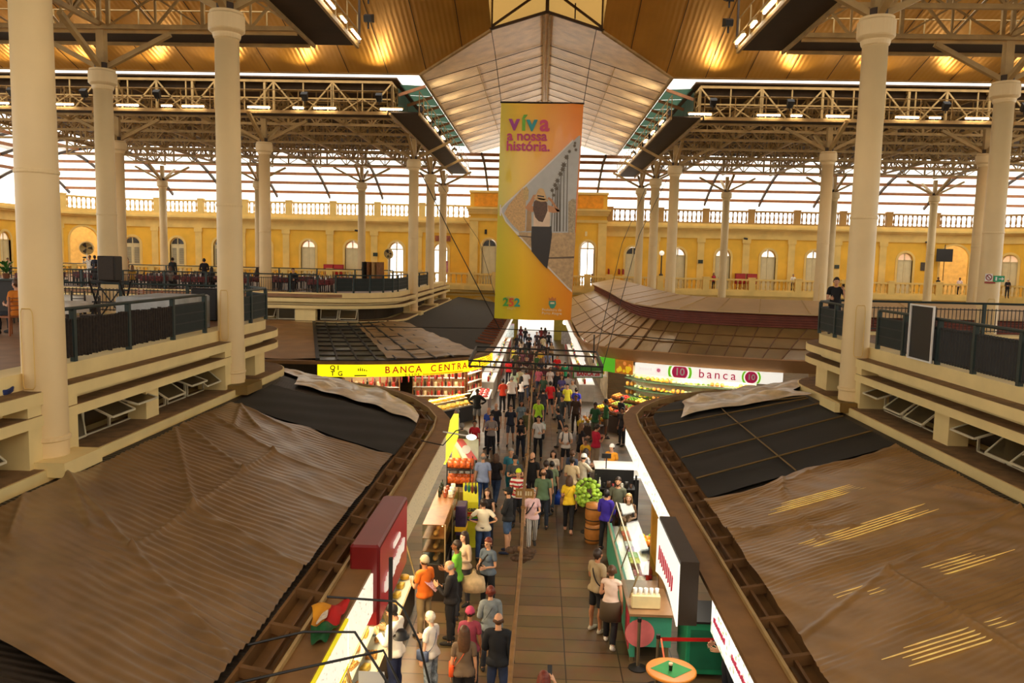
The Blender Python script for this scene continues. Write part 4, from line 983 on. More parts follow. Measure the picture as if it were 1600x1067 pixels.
b = MB().sweep(spR2[:2]+[], [(0,2.9),(0,3.5),(-.06,3.5),(-.06,2.9)]); nobj(b, 'green_sign', M('lit_green_panel', (80,176,24), .5, var=0, emit=.55), 'plain green sign panel at the corner of the fruit stall', 'sign', loc=(2.9,35,2.9))
fp_ = thing('picture_panel', 'sign panel printed with oranges and bananas left of the white sign', 'sign', (3.6,34.3,2.9))
MB().sweep([(3.34,34.46),(4.02,33.87)], [(0,2.9),(0,3.5),(-.06,3.5),(-.06,2.9)]).build('panel', M('print_base', (196,120,24), .5, var=.3, emit=.3), fp_, world=True)
b = MB(); b2 = MB()
for i in range(16):
    t_ = .1+.8*rnd.random(); z = 2.98+.42*rnd.random(); disc(b if z < 3.2 else b2, [(3.34,34.46),(4.02,33.87)], t_, z, .07+.03*rnd.random(), off=.012+.001*i, n=12)
b.build('printed_fruit', M('print_yellow', (252,206,30), .5, var=.15, scale=9, emit=.4), fp_, world=True); b2.build('printed_fruit', M('print_orange', (246,150,70), .5, var=.2, scale=9, emit=.4), fp_, world=True)
b = MB(); b.box(2.05,2.15,37,74,2.75,3.3); nobj(b, 'fascia_sign', WSIGN, 'white lit fascia strip of the stalls on the right of the far aisle', 'sign', loc=(2.1,56,2.75))
rs = thing('small_sign', 'small white sign with red letters on a green backing before the far right stalls', 'sign', (2.2,33.4,3.0), .2)
b = MB(); b.cbox((-.1,0,.05),(1.3,.05,.5)); b.build('panel', M('leaf_green', (70,130,50), .6, var=.4, scale=12), rs)
b = MB(); b.cbox((-.1,-.035,-.03),(1.2,.02,.26)); b.build('white_strip', WHITE, rs)
b = MB(); add_text(b, 'BANCA 26', .215, (-.1,-.055,-.03), bold=.008); b.build('lettering', M('sign_red', (214,24,44), .5, var=0), rs)

# ------------------------------------------------------------------ signs of the near stalls
def dash_panel(name, base, dash, emit, sx, sy, thr=.66):
    m = bpy.data.materials.new(name); m.use_nodes = True; nt, p = nodes_of(m)
    tc = nt.nodes.new('ShaderNodeTexCoord'); mp_ = nt.nodes.new('ShaderNodeMapping'); mp_.inputs['Scale'].default_value = (1, sx, sy)
    nz = nt.nodes.new('ShaderNodeTexNoise'); nz.inputs['Scale'].default_value = 1; nz.inputs['Detail'].default_value = 2
    rp = nt.nodes.new('ShaderNodeValToRGB'); rp.color_ramp.elements[0].position = thr-.02; rp.color_ramp.elements[1].position = thr+.02
    rp.color_ramp.elements[0].color = lin(base); rp.color_ramp.elements[1].color = lin(dash)
    nt.links.new(tc.outputs['Object'], mp_.inputs[0]); nt.links.new(mp_.outputs[0], nz.inputs['Vector']); nt.links.new(nz.outputs['Fac'], rp.inputs[0])
    nt.links.new(rp.outputs[0], p.inputs['Base Color']); nt.links.new(rp.outputs[0], p.inputs['Emission Color']); p.inputs['Emission Strength'].default_value = emit
    return m
DL = dash_panel('fish_pattern_panel', (250,240,216), (90,70,50), .85, 14, 34); DL0 = dash_panel('fish_pattern_dim', (226,206,164), (110,80,50), .22, 14, 34); DR = dash_panel('leaf_pattern_panel', (252,250,240), (186,196,150), 1.0, 9, 12, .6)  # the dim copy has weaker lighting put into a browner base and faint glow
ls = thing('fascia_sign', 'pale lit fascia sign with tiny dashes along the left near stalls', 'sign', (-2.28,11,2.63))
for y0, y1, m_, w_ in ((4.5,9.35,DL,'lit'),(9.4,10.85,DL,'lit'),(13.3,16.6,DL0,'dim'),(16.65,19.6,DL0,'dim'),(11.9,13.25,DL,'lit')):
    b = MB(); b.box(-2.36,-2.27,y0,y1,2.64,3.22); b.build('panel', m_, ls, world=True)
b = MB()
for z in (2.63,3.23): b.bar((-2.28,4.5,z),(-2.28,9.36,z),.035)
b.build('yellow_border', M('yellow_border', (246,226,40), .5, var=0, emit=.5), ls, world=True)
b = MB(); b.box(-2.42,-2.28,19.7,22.8,2.5,3.2); nobj(b, 'fascia_sign', M('lit_yellow_strip', (236,236,60), .5, var=.1, emit=.9), 'bright yellow fascia strip at the far end of the left near stalls', 'sign', loc=(-2.35,21,2.5))
rsn = thing('fascia_sign', 'long white lit fascia sign with leaf pattern along the right near stalls', 'sign', (2.42,12,2.75))
for y0, y1 in ((5,8.2),(8.25,10.4),(12.35,15.0),(15.05,18.2),(18.25,21.4)):
    b = MB(); b.box(2.42,2.5,y0,y1,2.76,3.2); b.build('panel', DR, rsn, world=True)
b = MB()
for y0 in (7.0,8.6,9.6,6.0):
    for i in range(11): 
        h = .03+.05*rnd.random(); b.box(2.408,2.42,y0+i*.06,y0+i*.06+.035,2.97,2.97+h)
b.build('small_lettering', M('raspberry_letters', (204,60,90), .5, var=0, emit=.3), rsn, world=True)
# big red projecting sign on the left
REDS = M('dark_red_sign', (128,20,22), .35, var=.1, scale=1, coat=.3); REDF = M('lit_red_face', (176,26,40), .35, var=.2, scale=.8, emit=.25, coat=.3)
pr_ = thing('projecting_sign', 'big dark red box sign with white script above the left near stall', 'sign', (-2.2,12.05,2.42))
b = MB(); b.bevbox((-2.4,12.07,3.02),(.42,2.42,1.2),.03); b.build('box', REDS, pr_, world=True)
b = MB(); b.poly((-2.185,10.92,2.48),(-2.185,13.22,2.48),(-2.185,13.22,3.56),(-2.185,10.92,3.56)); b.build('face', REDF, pr_, world=True)
b = MB(); pts = []
for i in range(220):
    t_ = i/219; pts.append((-2.17, 11.2+1.6*t_+.05*math.sin(t_*95+1), 2.86+.10*t_+(.07+.045*math.sin(t_*11)**2)*math.sin(t_*95)))
b.path(pts, .016, 5); pts = [(-2.17, 11.9+.55*i/79+.025*math.sin(i*.8+1), 3.24+.045*math.sin(i*.8)) for i in range(80)]; b.path(pts, .012, 5)
b.build('script_lettering', M('script_white', (246,236,220), .4, var=0, emit=.4), pr_, world=True)
b = MB(); b.bar((-2.0,10.75,2.0),(-2.0,10.75,3.5),.05); nobj(b, 'sign_post', BLACK, 'black upright bar in front of the red box sign', 'post', loc=(-2.0,10.75,2.0))
# right projecting sign with its curved outline
pj = thing('projecting_sign', 'white projecting sign with a dark curved back and red script on the right', 'sign', (2.0,11.6,2.7))
def pjz(t): return 2.74+.16*math.sin(t*PI)
fr_ = [(2.04,10.55+1.95*i/14) for i in range(15)]
b = MB(); b.rings([[(1.98,y,pjz(i/14)),(1.98,y,3.62),(2.0,y,3.62),(2.0,y,pjz(i/14))] for i, (_, y) in enumerate(fr_)], True); b.build('face', M('lit_cream_face', (250,246,232), .5, var=.05, emit=.9), pj, world=True)
b = MB(); b.rings([[(2.005,y,pjz(i/14)+.02),(2.005,y,3.66),(2.26,y,3.66),(2.26,y,pjz(i/14)+.02)] for i, (_, y) in enumerate(fr_)], True); b.build('box', M('sign_back', (58,46,34), .5, var=.1), pj, world=True)
b = MB()
for k in range(9):
    y = 12.2-k*.15; b.path([(1.97,y,3.05),(1.97,y-.04,3.3),(1.97,y-.09,3.28),(1.97,y-.06,3.08)], .007, 4)
b.build('script_lettering', M('script_red', (188,44,66), .5, var=0, emit=.2), pj, world=True)
# black bracket arms over the left stall, the flag and the things hung there
def arm(pts, label): nobj(MB().path(pts, .015, 6), 'hanging_bracket', BLACK, label, 'bracket', loc=pts[0])
arm([(-3.2,8.5,3.3),(-2.6,8.62,3.42),(-2.02,8.66,3.42),(-1.6,8.5,2.9),(-1.3,8.4,2.45)], 'lower black bracket arm across the pale fascia, middle of three')
arm([(-2.6,9.62,3.4),(-1.72,9.6,3.38),(-1.62,9.58,3.3),(-1.4,9.5,2.9),(-1.2,9.4,2.2)], 'upper black bracket arm behind the flag')
arm([(-3.0,7.6,3.35),(-2.4,7.85,3.4),(-1.62,8.3,3.4),(-1.3,7.9,3.1),(-1.1,7.6,2.8)], 'nearest black bracket arm at the bottom of the picture')
arm([(-2.75,18.6,3.35),(-2.2,18.4,3.3),(-1.95,18.9,3.55),(-1.8,19.1,3.55)], 'short bent black arm on the left eave by the bright lamp')
fl = thing('flag', 'limp green, red and yellow state flag hung from the bracket arm', 'flag', (-2.45,9.55,3.35))
def flagp(u, v): return (-2.76+.46*u+v*(.3-.32*u)+.02*math.sin(6*v+3*u), 9.45+.14*u-v*(.95-.1*u)-.12*math.sin(u*PI)*(1-v)*-1, 3.345+.035*math.sin(9*u+5*v)+.03*math.sin(13*v-4*u))
FC = {'r': M('flag_red', (196,30,24), .7), 'y': M('flag_yellow', (238,160,24), .7), 'g': M('flag_green', (20,92,42), .7)}
for key, u0, u1, v0, v1 in (('y',0,.42,0,.6),('r',.42,1,0,.6),('g',0,1,.6,1)):
    b = MB(); b.smooth = True; b.grid(lambda u, v: flagp(u0+(u1-u0)*u, v0+(v1-v0)*v), 10, 12); b.build('stripe', FC[key], fl, world=True)
b = MB(); c = [flagp(.36+.2*math.cos(a), .5+.2*math.sin(a)) for a in [2*PI*i/20 for i in range(20)]]; b.poly(*[(x,y-.01,z+.035) for x, y, z in c]); b.build('emblem', M('flag_white', (240,214,190), .7, var=.3, scale=20), fl, world=True)
b = MB(); b.smooth = True; b.lathe([(.02,0),(.1,.02),(.14,.14),(.13,.3),(.07,.42),(.03,.5),(.02,.56)], (0,0,0), 12); nobj(b, 'plastic_bag', M('blue_bag', (20,140,196), .35, var=.2, bump=.4, bscale=30), 'turquoise plastic bag hanging under the pale fascia sign', 'bag', loc=(-2.05,8.9,2.1)).location = (-2.05,8.9,2.1)
b = MB(); b.cbox((0,0,0),(.32,.01,.16)); o_ = b.build('hanging_card', WHITE); o_.location = (-1.95,9.25,2.55); tag(o_, 'blank white card hanging from the bracket arm', 'card')
b = MB(); b.smooth = True; b.lathe([(.12,0),(.12,.012),(.08,.025),(.08,.08),(.055,.11),(.02,.115)], n=14); o_ = b.build('hanging_hat', BLACK); o_.location = (-1.84,10.72,2.35); tag(o_, 'black hat hung on the post under the red box sign', 'hat')
# bright lamp on an arm over the left stall
lm = thing('arm_lamp', 'white lamp on a thin arm at the bend of the left stall eave', 'lamp', (-1.9,19.6,3.3))
b = MB(); b.tube((-2.35,19.6,3.36),(-1.72,19.5,3.3),.02,n=5); b.build('arm', WHITE, lm, world=True)
b = MB(); b.smooth = True; b.ell((-1.62,19.48,3.27),(.13,.1,.07)); b.build('lamp_head', M('lamp_head', (255,250,240), .4, var=0, emit=3), lm, world=True)

# ------------------------------------------------------------------ rig across the aisle, pole and wires
rg = thing('lighting_rig', 'black metal frame hung level across the aisle between the stalls', 'rig', (0,30,4.05))
A, B, C_, D = (-2.5,28.4,4.05), (2.25,27.6,4.05), (2.35,32.2,4.05), (-2.6,33.0,4.05)
for p, q in ((A,B),(B,C_),(C_,D),(D,A)):
    for dz in (0,-.2):
        b = MB(); b.bar((p[0],p[1],p[2]+dz),(q[0],q[1],q[2]+dz),.06); b.build('beam', STEELD if dz else BLACK, rg, world=True)
for f in (.3,.6):
    b = MB(); b.bar([A[i]+(B[i]-A[i])*f for i in range(3)], [D[i]+(C_[i]-D[i])*f for i in range(3)], .04); b.build('cross_bar', BLACK, rg, world=True)
for i in range(13):
    t_ = i/12; p = [A[j]+(B[j]-A[j])*t_ for j in range(3)]; b = MB(); b.bar(p, (p[0],p[1],p[2]-.2), .03); b.build('strut', BLACK, rg, world=True)
def wire(pts, label, r=.012, mat=BLACK): nobj(MB().path(pts, r, 5), 'cable', mat, label, 'cable', loc=pts[0])
wire([B,(4.6,38,9),(7.6,50.0,12.8)], 'thin cable from the rig up to the right hand columns', .015); wire([C_,(4.0,40,8.6),(7.5,58.0,13.4)], 'second thin cable from the rig to the right hand columns', .015)
wire([(-2.3,46,3.7),(-5.6,50.2,9),(-7.6,50.0,13)], 'dark cable slanting past the columns left of the banner', .03); wire([(-2.2,49,3.7),(-4.3,55,9),(-7.75,58.4,13.5)], 'thin cable slanting behind the one left of the banner', .015)
wire([(-9.9,37,4.4),(-2.5,36.2,4.55),(2.4,36,4.5),(9.5,33,4.3)], 'thin dark cable strung level over the stall roofs', .02)
b = MB(); b.tube((2.35,33.8,3.4),(2.35,33.8,4.6),.03,n=5); nobj(b, 'cable_mount', BLACK, 'short mast carrying the level cable at the right roof corner', 'post', loc=(2.35,33.8,3.4))
BAMBOO = M('bamboo_pole', (160,116,62), .5, var=.3, scale=5)
pl = thing('bamboo_pole', 'long pale bamboo pole slung lengthwise above the middle of the aisle', 'pole', (-.19,20,3.6))
b = MB(); b.smooth = True; pts = [(-.185-.012*math.sin(i*.7), 6.0+i*.7, 3.6+.015*math.sin(i*1.1)) for i in range(50)]; b.path(pts, [.024 if i % 3 else .03 for i in range(50)], 8); b.build('shaft', BAMBOO, pl, world=True)
for y in (11.0,12.9,16.5,21,26):
    b = MB(); b.smooth = True; b.lathe([(.035,-.03),(.042,0),(.035,.03)], (-.19,y,3.6), 8); b.build('lashing', M('cord', (150,108,60), .9), pl, world=True)
wire([(-.19,30,3.62),(-.2,30,4.0)], 'thin cord tying the far end of the bamboo pole to the rig', .008)
hs = thing('hanging_sign', 'small wooden sign with worn letters hanging from the bamboo pole', 'sign', (-.19,14.4,3.4))
b = MB(); b.cbox((0,0,0),(.34,.03,.17)); b.build('board', M('sign_wood', (170,128,64), .6, var=.2, scale=8), hs)
b = MB()
for k in range(6): b.cbox((-.12+k*.048,-.02,0),(.03,.01,.08))
b.build('lettering', M('worn_letters', (230,214,170), .6), hs)
b = MB(); b.tube((-.12,0,.08),(-.02,0,.2),.006,n=4); b.tube((.12,0,.08),(.02,0,.2),.006,n=4); b.build('cord', BLACK, hs)
b = MB(); b.smooth = True
for k in range(9): b.ell((rnd.uniform(-.16,.16), rnd.uniform(-.1,.1), rnd.uniform(-.1,.06)), (.09,.07,.05), 8, 5)
o_ = b.build('cord_bundle', M('bundle', (96,72,50), .8, var=.4, scale=20)); o_.location = (-.19,11.1,3.5); tag(o_, 'dark tangled bundle of cord tied round the bamboo pole', 'cord')

# ------------------------------------------------------------------ the banner
BY = 36.0
def bpos(u, v, d=0.0):
    L = (-1.93-.12*v); Rr = (1.70-.28*v); z = 14.6-9.56*v
    y = BY + .016*math.sin(u*19+v*2.2)*(.5+v) + .03*math.sin(u*7-v*9)*max(0, .25-v)*4*u
    return (L+(Rr-L)*u, y-d, z - .04*math.sin(u*PI))
def apos(u, v, d):
    L = (-1.93-.12*v); Rr = (1.70-.28*v); return (L+(Rr-L)*u, BY-.055-d, 14.6-9.56*v-.04*math.sin(u*PI))
def bc(x, y):
    v = (y-62)/980; l = 65-30*v; r_ = 437-49*v; return ((x-l)/(r_-l), v)
bm_ = bpy.data.materials.new('printed_vinyl'); bm_.use_nodes = True; nt, p_ = nodes_of(bm_); p_.inputs['Roughness'].default_value = .32; p_.inputs['Coat Weight'].default_value = .3
uvn = nt.nodes.new('ShaderNodeTexCoord'); sp_ = nt.nodes.new('ShaderNodeSeparateXYZ'); nt.links.new(uvn.outputs['Object'], sp_.inputs[0])
ma = nt.nodes.new('ShaderNodeMath'); ma.operation = 'MULTIPLY_ADD'; ma.inputs[1].default_value = .29; ma.inputs[2].default_value = .5; nt.links.new(sp_.outputs[0], ma.inputs[0])
m2 = nt.nodes.new('ShaderNodeMath'); m2.operation = 'MULTIPLY_ADD'; m2.inputs[1].default_value = .012; nt.links.new(sp_.outputs[2], m2.inputs[0]); nt.links.new(ma.outputs[0], m2.inputs[2])
rp = nt.nodes.new('ShaderNodeValToRGB'); nt.links.new(m2.outputs[0], rp.inputs[0]); e = rp.color_ramp.elements
e[0].position = 0; e[0].color = lin((206,190,16)); e[1].position = 1; e[1].color = lin((246,140,18)); k_ = e.new(.3); k_.color = lin((248,196,14)); k_ = e.new(.65); k_.color = lin((246,164,12))
nt.links.new(rp.outputs[0], p_.inputs['Base Color'])
bn = thing('banner', 'tall hanging yellow banner printed with a woman in a straw hat', 'banner', (-.2,BY,9.8))
b = MB(); b.smooth = True; b.grid(lambda u, v: bpos(u, v), 40, 60); b.build('cloth', bm_, bn, world=True)
b = MB(); b.tube(bpos(-.01,0),bpos(1.01,0),.04,n=8); b.build('top_pole', BLACK, bn, world=True)
def art(name, polys, col, d, **k):
    m_ = M('print_'+'%d_%d_%d' % col, col, .4, var=k.get('var', .08), scale=k.get('scale', 3)); b = MB()
    for P in polys:
        P = [bc(*q) for q in P]
        cu, cv = sum(q[0] for q in P)/len(P), sum(q[1] for q in P)/len(P)
        # dense fan so that the print follows the folds of the cloth
        pts = []
        for (u0, v0), (u1, v1) in zip(P, P[1:]+P[:1]):
            n_ = max(1, int(math.hypot((u1-u0)*3.5, (v1-v0)*9.5)/.25)); pts += [(u0+(u1-u0)*i/n_, v0+(v1-v0)*i/n_) for i in range(n_)]
        b.poly(*[apos(u, v, d*.9) for u, v in pts])
    b.build(name, m_, bn, world=True)
def strips(x0, x1, ytop, ybot, n=12):
    """vertical strips between two outline functions of x, so a big print bends with the cloth"""
    return [[(x0+(x1-x0)*i/n, ytop(x0+(x1-x0)*i/n)), (x0+(x1-x0)*(i+1)/n, ytop(x0+(x1-x0)*(i+1)/n)), (x0+(x1-x0)*(i+1)/n, ybot(x0+(x1-x0)*(i+1)/n)), (x0+(x1-x0)*i/n, ybot(x0+(x1-x0)*i/n))] for i in range(n)]
def ptop(x):
    return 204 if x > 418 else 540-(x-66)*336/352.0 if x > 80 else 545-(x-66)*1.5
def pbot(x):
    return 904 if x > 390 else 575+(x-75)*330/315.0 if x > 80 else 545+(x-66)*2
def lim(f, y0): return lambda x: max(f(x), y0)
def limb(f, y0): return lambda x: min(f(x), y0)
art('printed_frame', strips(60,66,lambda x: 520,lambda x: 570,1)+strips(66,392,lambda x: ptop(x)-9,lambda x: min(pbot(x)+10, 914),16)+strips(392,428,lambda x: max(ptop(x)-9,196),lambda x: 912 if x < 392.5 else 912-(x-392)*0,2)[:0], (226,214,196), .012)
art('printed_sky', strips(70,397,ptop,lambda x: max(min(pbot(x), 645), ptop(x)+1),16)+strips(397,424,lambda x: max(204, ptop(x)),lambda x: 645-(x-397)*15.5,3), (186,184,176), .020, var=.06)
art('printed_ground', strips(148,393,lambda x: 640,lambda x: max(pbot(x), 641),14)+strips(393,406,lambda x: 640,lambda x: 900-(x-393)*18,2), (192,158,112), .026, var=.2, scale=8)
art('printed_wall', [[(80,560),(100,520),(165,440),(180,470),(178,560),(176,632),(150,638),(110,600)]], (206,164,104), .028, var=.25, scale=14)
art('printed_wall', [[(186,520),(205,540),(205,632),(180,636)]], (178,140,92), .029, var=.2)
art('printed_wall', [[(372,500),(392,486),(408,492),(404,640),(372,640)]], (170,150,116), .029, var=.35, scale=16)
art('printed_shadow_line', [[(284,752),(400,748),(400,757),(284,758)],[(140,655),(205,658),(205,663),(146,660)]], (96,74,52), .031)
art('printed_trunk', [[(x,ty),(x+3,ty),(x+3+s_,634),(x-1+s_,634)] for x, ty, s_ in ((300,450,-6),(312,430,-4),(324,400,-3),(336,370,-2),(350,330,-1),(366,290,-3),(330,420,2),(318,445,0))], (92,82,66), .031)
crowns = [(298,448,11),(312,425,13),(322,405,13),(336,375,14),(350,335,15),(345,355,13),(362,300,13),(375,275,10),(305,470,10),(318,440,12),(398,250,9),(404,268,9),(400,238,8)]
art('printed_palm_crown', [[(x+r_*math.cos(a)*(1 if i % 2 else .5), y+1.1*r_*math.sin(a)*(1 if i % 2 else .5)) for i, a in enumerate([2*PI*j/14 for j in range(14)])] for x, y, r_ in crowns], (96,84,66), .033)
art('printed_lamp', [[(170,440),(182,432),(192,450),(190,490),(178,500),(166,480)]], (198,166,104), .030, var=.3, scale=20)
art('printed_skirt', [[(206,612),(296,610),(299,650),(290,720),(278,804),(262,790),(206,726),(204,670)]], (44,36,30), .036)
art('printed_top', [[(214,570),(220,530),(285,525),(290,575),(288,612),(214,612)]], (226,196,164), .037)
art('printed_arm', [[(226,535),(210,548),(186,540),(176,528),(200,494),(212,470),(224,468),(222,482),(206,520),(224,522)],[(278,515),(300,520),(318,530),(334,540),(330,546),(304,550),(282,545)],[(334,542),(316,518),(298,488),(284,478),(276,484),(292,498),(308,524),(322,546)]], (196,136,88), .038)
art('printed_hair', [[(216,500),(230,488),(262,490),(276,505),(278,540),(266,570),(256,592),(238,588),(222,570),(212,535)]], (92,60,36), .039, var=.3, scale=18)
art('printed_hat', [[(222,476),(228,462),(234,446),(246,438),(260,444),(266,462),(274,484),(262,494),(240,490)],[(216,478),(246,484),(280,488),(280,498),(246,500),(222,492)]], (208,168,112), .041, var=.2)
art('printed_hat_band', [[(231,470),(262,474),(262,480),(230,476)]], (60,44,34), .043)
def bt(txt, x, y, size, col, **k):
    u, v = bc(x, y); p = apos(u, v, .01); b = MB(); add_text(b, txt, size, p, 0, **k); return b.build('printed_word', M('print_'+'%d_%d_%d' % col, col, .4), bn, world=True)
for ch, x, c in (('v',125,(168,60,140)),('í',168,(112,180,40)),('v',205,(40,150,150)),('a',262,(214,70,110))): bt(ch, x, 152, .98, c, bold=.028)
bt('a nossa', 183, 208, .60, (196,58,110), bold=.014); bt('história.', 188, 254, .60, (196,58,110), bold=.014)
bt('porto', 113, 940, .2, (226,206,130)); bt('2', 88, 965, .5, (70,160,60), bold=.02); bt('5', 114, 965, .5, (230,90,40), bold=.02); bt('2', 141, 965, .5, (40,150,130), bold=.02); bt('alegre', 114, 990, .16, (226,206,130))
bt('Prefeitura de', 300, 994, .17, (246,226,190)); bt('Porto Alegre', 300, 1010, .17, (246,226,190))
art('printed_crest', [[(287,952),(318,952),(320,968),(312,984),(302,988),(293,984),(286,968)]], (60,150,120), .03)
art('printed_crest', [[(286,952),(286,936),(294,942),(302,932),(310,942),(319,936),(319,952)]], (206,120,50), .032)
art('printed_crest', [[(293,958),(312,958),(312,966),(293,966)]], (230,210,160), .034)
for u in (0, 1):
    p = bpos(u, 0); wire([p, (p[0]*1.2,BY+1.2,17), (-2.6 if u == 0 else 2.3,YC+LN-.1,18.4)], 'rope from the %s top corner of the banner to the roof lantern' % ('left' if u == 0 else 'right'), .015)
# ------------------------------------------------------------------ people: one body template per build, posed by weighted bones
def rcone(bm, p, q, r1, r2, n=10):
    p, q = Vector(p), Vector(q); d = q-p; L = max(d.length, 1e-5); rot = d.to_track_quat('Z','Y').to_matrix().to_4x4()
    bmesh.ops.create_cone(bm, cap_ends=True, segments=n, radius1=r1, radius2=r2, depth=L, matrix=Matrix.Translation((p+q)/2) @ rot)
    for c, r in ((p,r1),(q,r2)): bmesh.ops.create_uvsphere(bm, u_segments=n, v_segments=n//2+1, radius=r, matrix=Matrix.Translation(c))
def rell(bm, c, r, n=14):
    bmesh.ops.create_uvsphere(bm, u_segments=n, v_segments=n//2+2, radius=1, matrix=Matrix.Translation(c) @ Matrix.Diagonal((r[0],r[1],r[2],1)))
def skeleton(sex):
    sx = .178 if sex == 'm' else .155
    J = {'pelvis':((0,0,.95),(0,0,1.05)),'spine':((0,0,1.05),(0,-.01,1.22)),'chest':((0,-.01,1.22),(0,-.015,1.45)),'neck':((0,-.015,1.46),(0,.0,1.55)),'head':((0,0,1.56),(0,.01,1.72))}
    rad = {'pelvis':.15,'spine':.13,'chest':.14,'neck':.06,'head':.09}; par = {'pelvis':None,'spine':'pelvis','chest':'spine','neck':'chest','head':'neck'}
    k = .7071
    for s, n in ((1,'R'),(-1,'L')):
        S = Vector((s*sx,-.015,1.41)); E_ = S+Vector((s*k,0,-k))*.295; W = E_+Vector((s*k,.06,-k)).normalized()*.255; H = W+(W-E_).normalized()*.09
        J['ua'+n] = (tuple(S),tuple(E_)); J['fa'+n] = (tuple(E_),tuple(W)); J['ha'+n] = (tuple(W),tuple(H)); J['fi'+n] = (tuple(H),tuple(H+(H-W).normalized()*.085))
        J['th'+n] = ((s*.09,0,.92),(s*.10,.01,.50)); J['sh'+n] = ((s*.10,.01,.50),(s*.11,-.02,.085)); J['fo'+n] = ((s*.11,-.02,.06),(s*.125,.15,.03))
        for b_, p_, r_ in (('ua','chest',.05),('fa','ua',.035),('ha','fa',.03),('fi','ha',.03),('th','pelvis',.085),('sh','th',.05),('fo','sh',.04)):
            rad[b_+n] = r_; par[b_+n] = p_ if p_ in ('chest','pelvis') else p_+n
    return J, par, rad
def body_bm(sex):
    J, par, rad = skeleton(sex); bm = bmesh.new(); f = sex == 'f'; sx = abs(J['uaR'][0][0]); a = .86 if f else 1.0
    rell(bm, (0,-.008,1.29), (.138 if f else .156, .096 if f else .108, .175)); rell(bm, (0,0,1.10), (.122 if f else .142,.094 if f else .102,.17)); rell(bm, (0,-.005,.955), (.168 if f else .16,.115,.115))
    rell(bm, (0,-.02,1.37), (sx*.92,.078,.085)); rell(bm, (0,-.004,1.20), (.128 if f else .148,.094 if f else .105,.15)); rell(bm, (0,-.002,1.03), (.142 if f else .15,.104 if f else .108,.13)); rell(bm, (0,-.01,1.33), (.15 if f else .17,.088 if f else .098,.11))
    for s in (-1,1):
        n = 'R' if s > 0 else 'L'; S, E_ = map(Vector, J['ua'+n]); W = Vector(J['fa'+n][1]); H = Vector(J['ha'+n][1])
        rcone(bm, (s*.05,-.012,1.415), tuple(S), .064*a, .052*a); rell(bm, tuple(S+Vector((s*.004,0,-.012))), (.054*a,.055*a,.058*a))
        rcone(bm, S, E_, .051*a, .038*a); rcone(bm, E_, W, .040*a, .026*a)
        d = (W-E_).normalized(); w_ = Vector((0,1,0)); w_ = (w_-d*w_.dot(d)).normalized(); nn = d.cross(w_)*(1 if s > 0 else -1)
        if nn.x*s > 0: nn = -nn
        for i, fl in enumerate((.82,1.0,.95,.86)):
            # index finger in front (towards +y), little finger behind
            o = (1.5-i)*.0225; kn = W+d*(.092-.004*abs(i-1))+w_*o
            rcone(bm, W+w_*o*.5+d*.01, kn, .0165, .0125, 8)
            sp = d+w_*(1.5-i)*.10; c = kn
            for L, cu, r1, r2 in ((.04*fl,.12,.0105,.0095),(.028*fl,.4,.0095,.0088),(.022*fl,.65,.0088,.0075)):
                e = c+(sp+nn*cu).normalized()*L; rcone(bm, c, e, r1, r2, 8); c = e
        c = W+d*.022+w_*.022
        for L, dv, r1, r2 in ((.045,d*.62+w_*.72+nn*.2,.0145,.012),(.032,d*.85+w_*.45+nn*.25,.012,.0105),(.024,d*.95+w_*.2+nn*.3,.0105,.009)):
            e = c+dv.normalized()*L; rcone(bm, c, e, r1, r2, 8); c = e
        T, K = map(Vector, J['th'+n]); A = Vector(J['sh'+n][1])
        rell(bm, (s*.078,-.05,.915), (.088,.082,.095)); rcone(bm, T, K, .092 if f else .088, .056); rcone(bm, K, A, .053, .036); rell(bm, (s*.104,-.022,.37), (.048,.054,.13)); rell(bm, (s*.095,.01,.72), (.078,.082,.2))
        rcone(bm, (s*.11,-.05,.042), (s*.124,.10,.036), .038, .036); rcone(bm, (s*.124,.10,.034), (s*.128,.165,.026), .036, .024); rcone(bm, A, (s*.112,-.02,.05), .036, .04)
        rell(bm, (s*.076,-.008,1.632), (.011,.021,.032), 10)
        if f: rell(bm, (s*.062,.075,1.285), (.062,.055,.062))
    rcone(bm, (0,-.022,1.42), (0,-.004,1.56), .062 if not f else .052, .052 if not f else .044)
    rell(bm, (0,-.014,1.668), (.074,.093,.094)); rell(bm, (0,.028,1.625), (.061,.06,.085)); rell(bm, (0,.040,1.566), (.046 if not f else .041,.046,.038)); rell(bm, (0,.076,1.668), (.046,.015,.011), 10)
    rcone(bm, (0,.088,1.652), (0,.107,1.613), .008, .0135, 8); rell(bm, (0,.086,1.583), (.021,.010,.0095), 8); rell(bm, (0,.078,1.553), (.02,.014,.014), 8)
    for s in (-1,1): rell(bm, (s*.038,.062,1.615), (.022,.022,.02), 8)
    return bm
class Tpl: pass
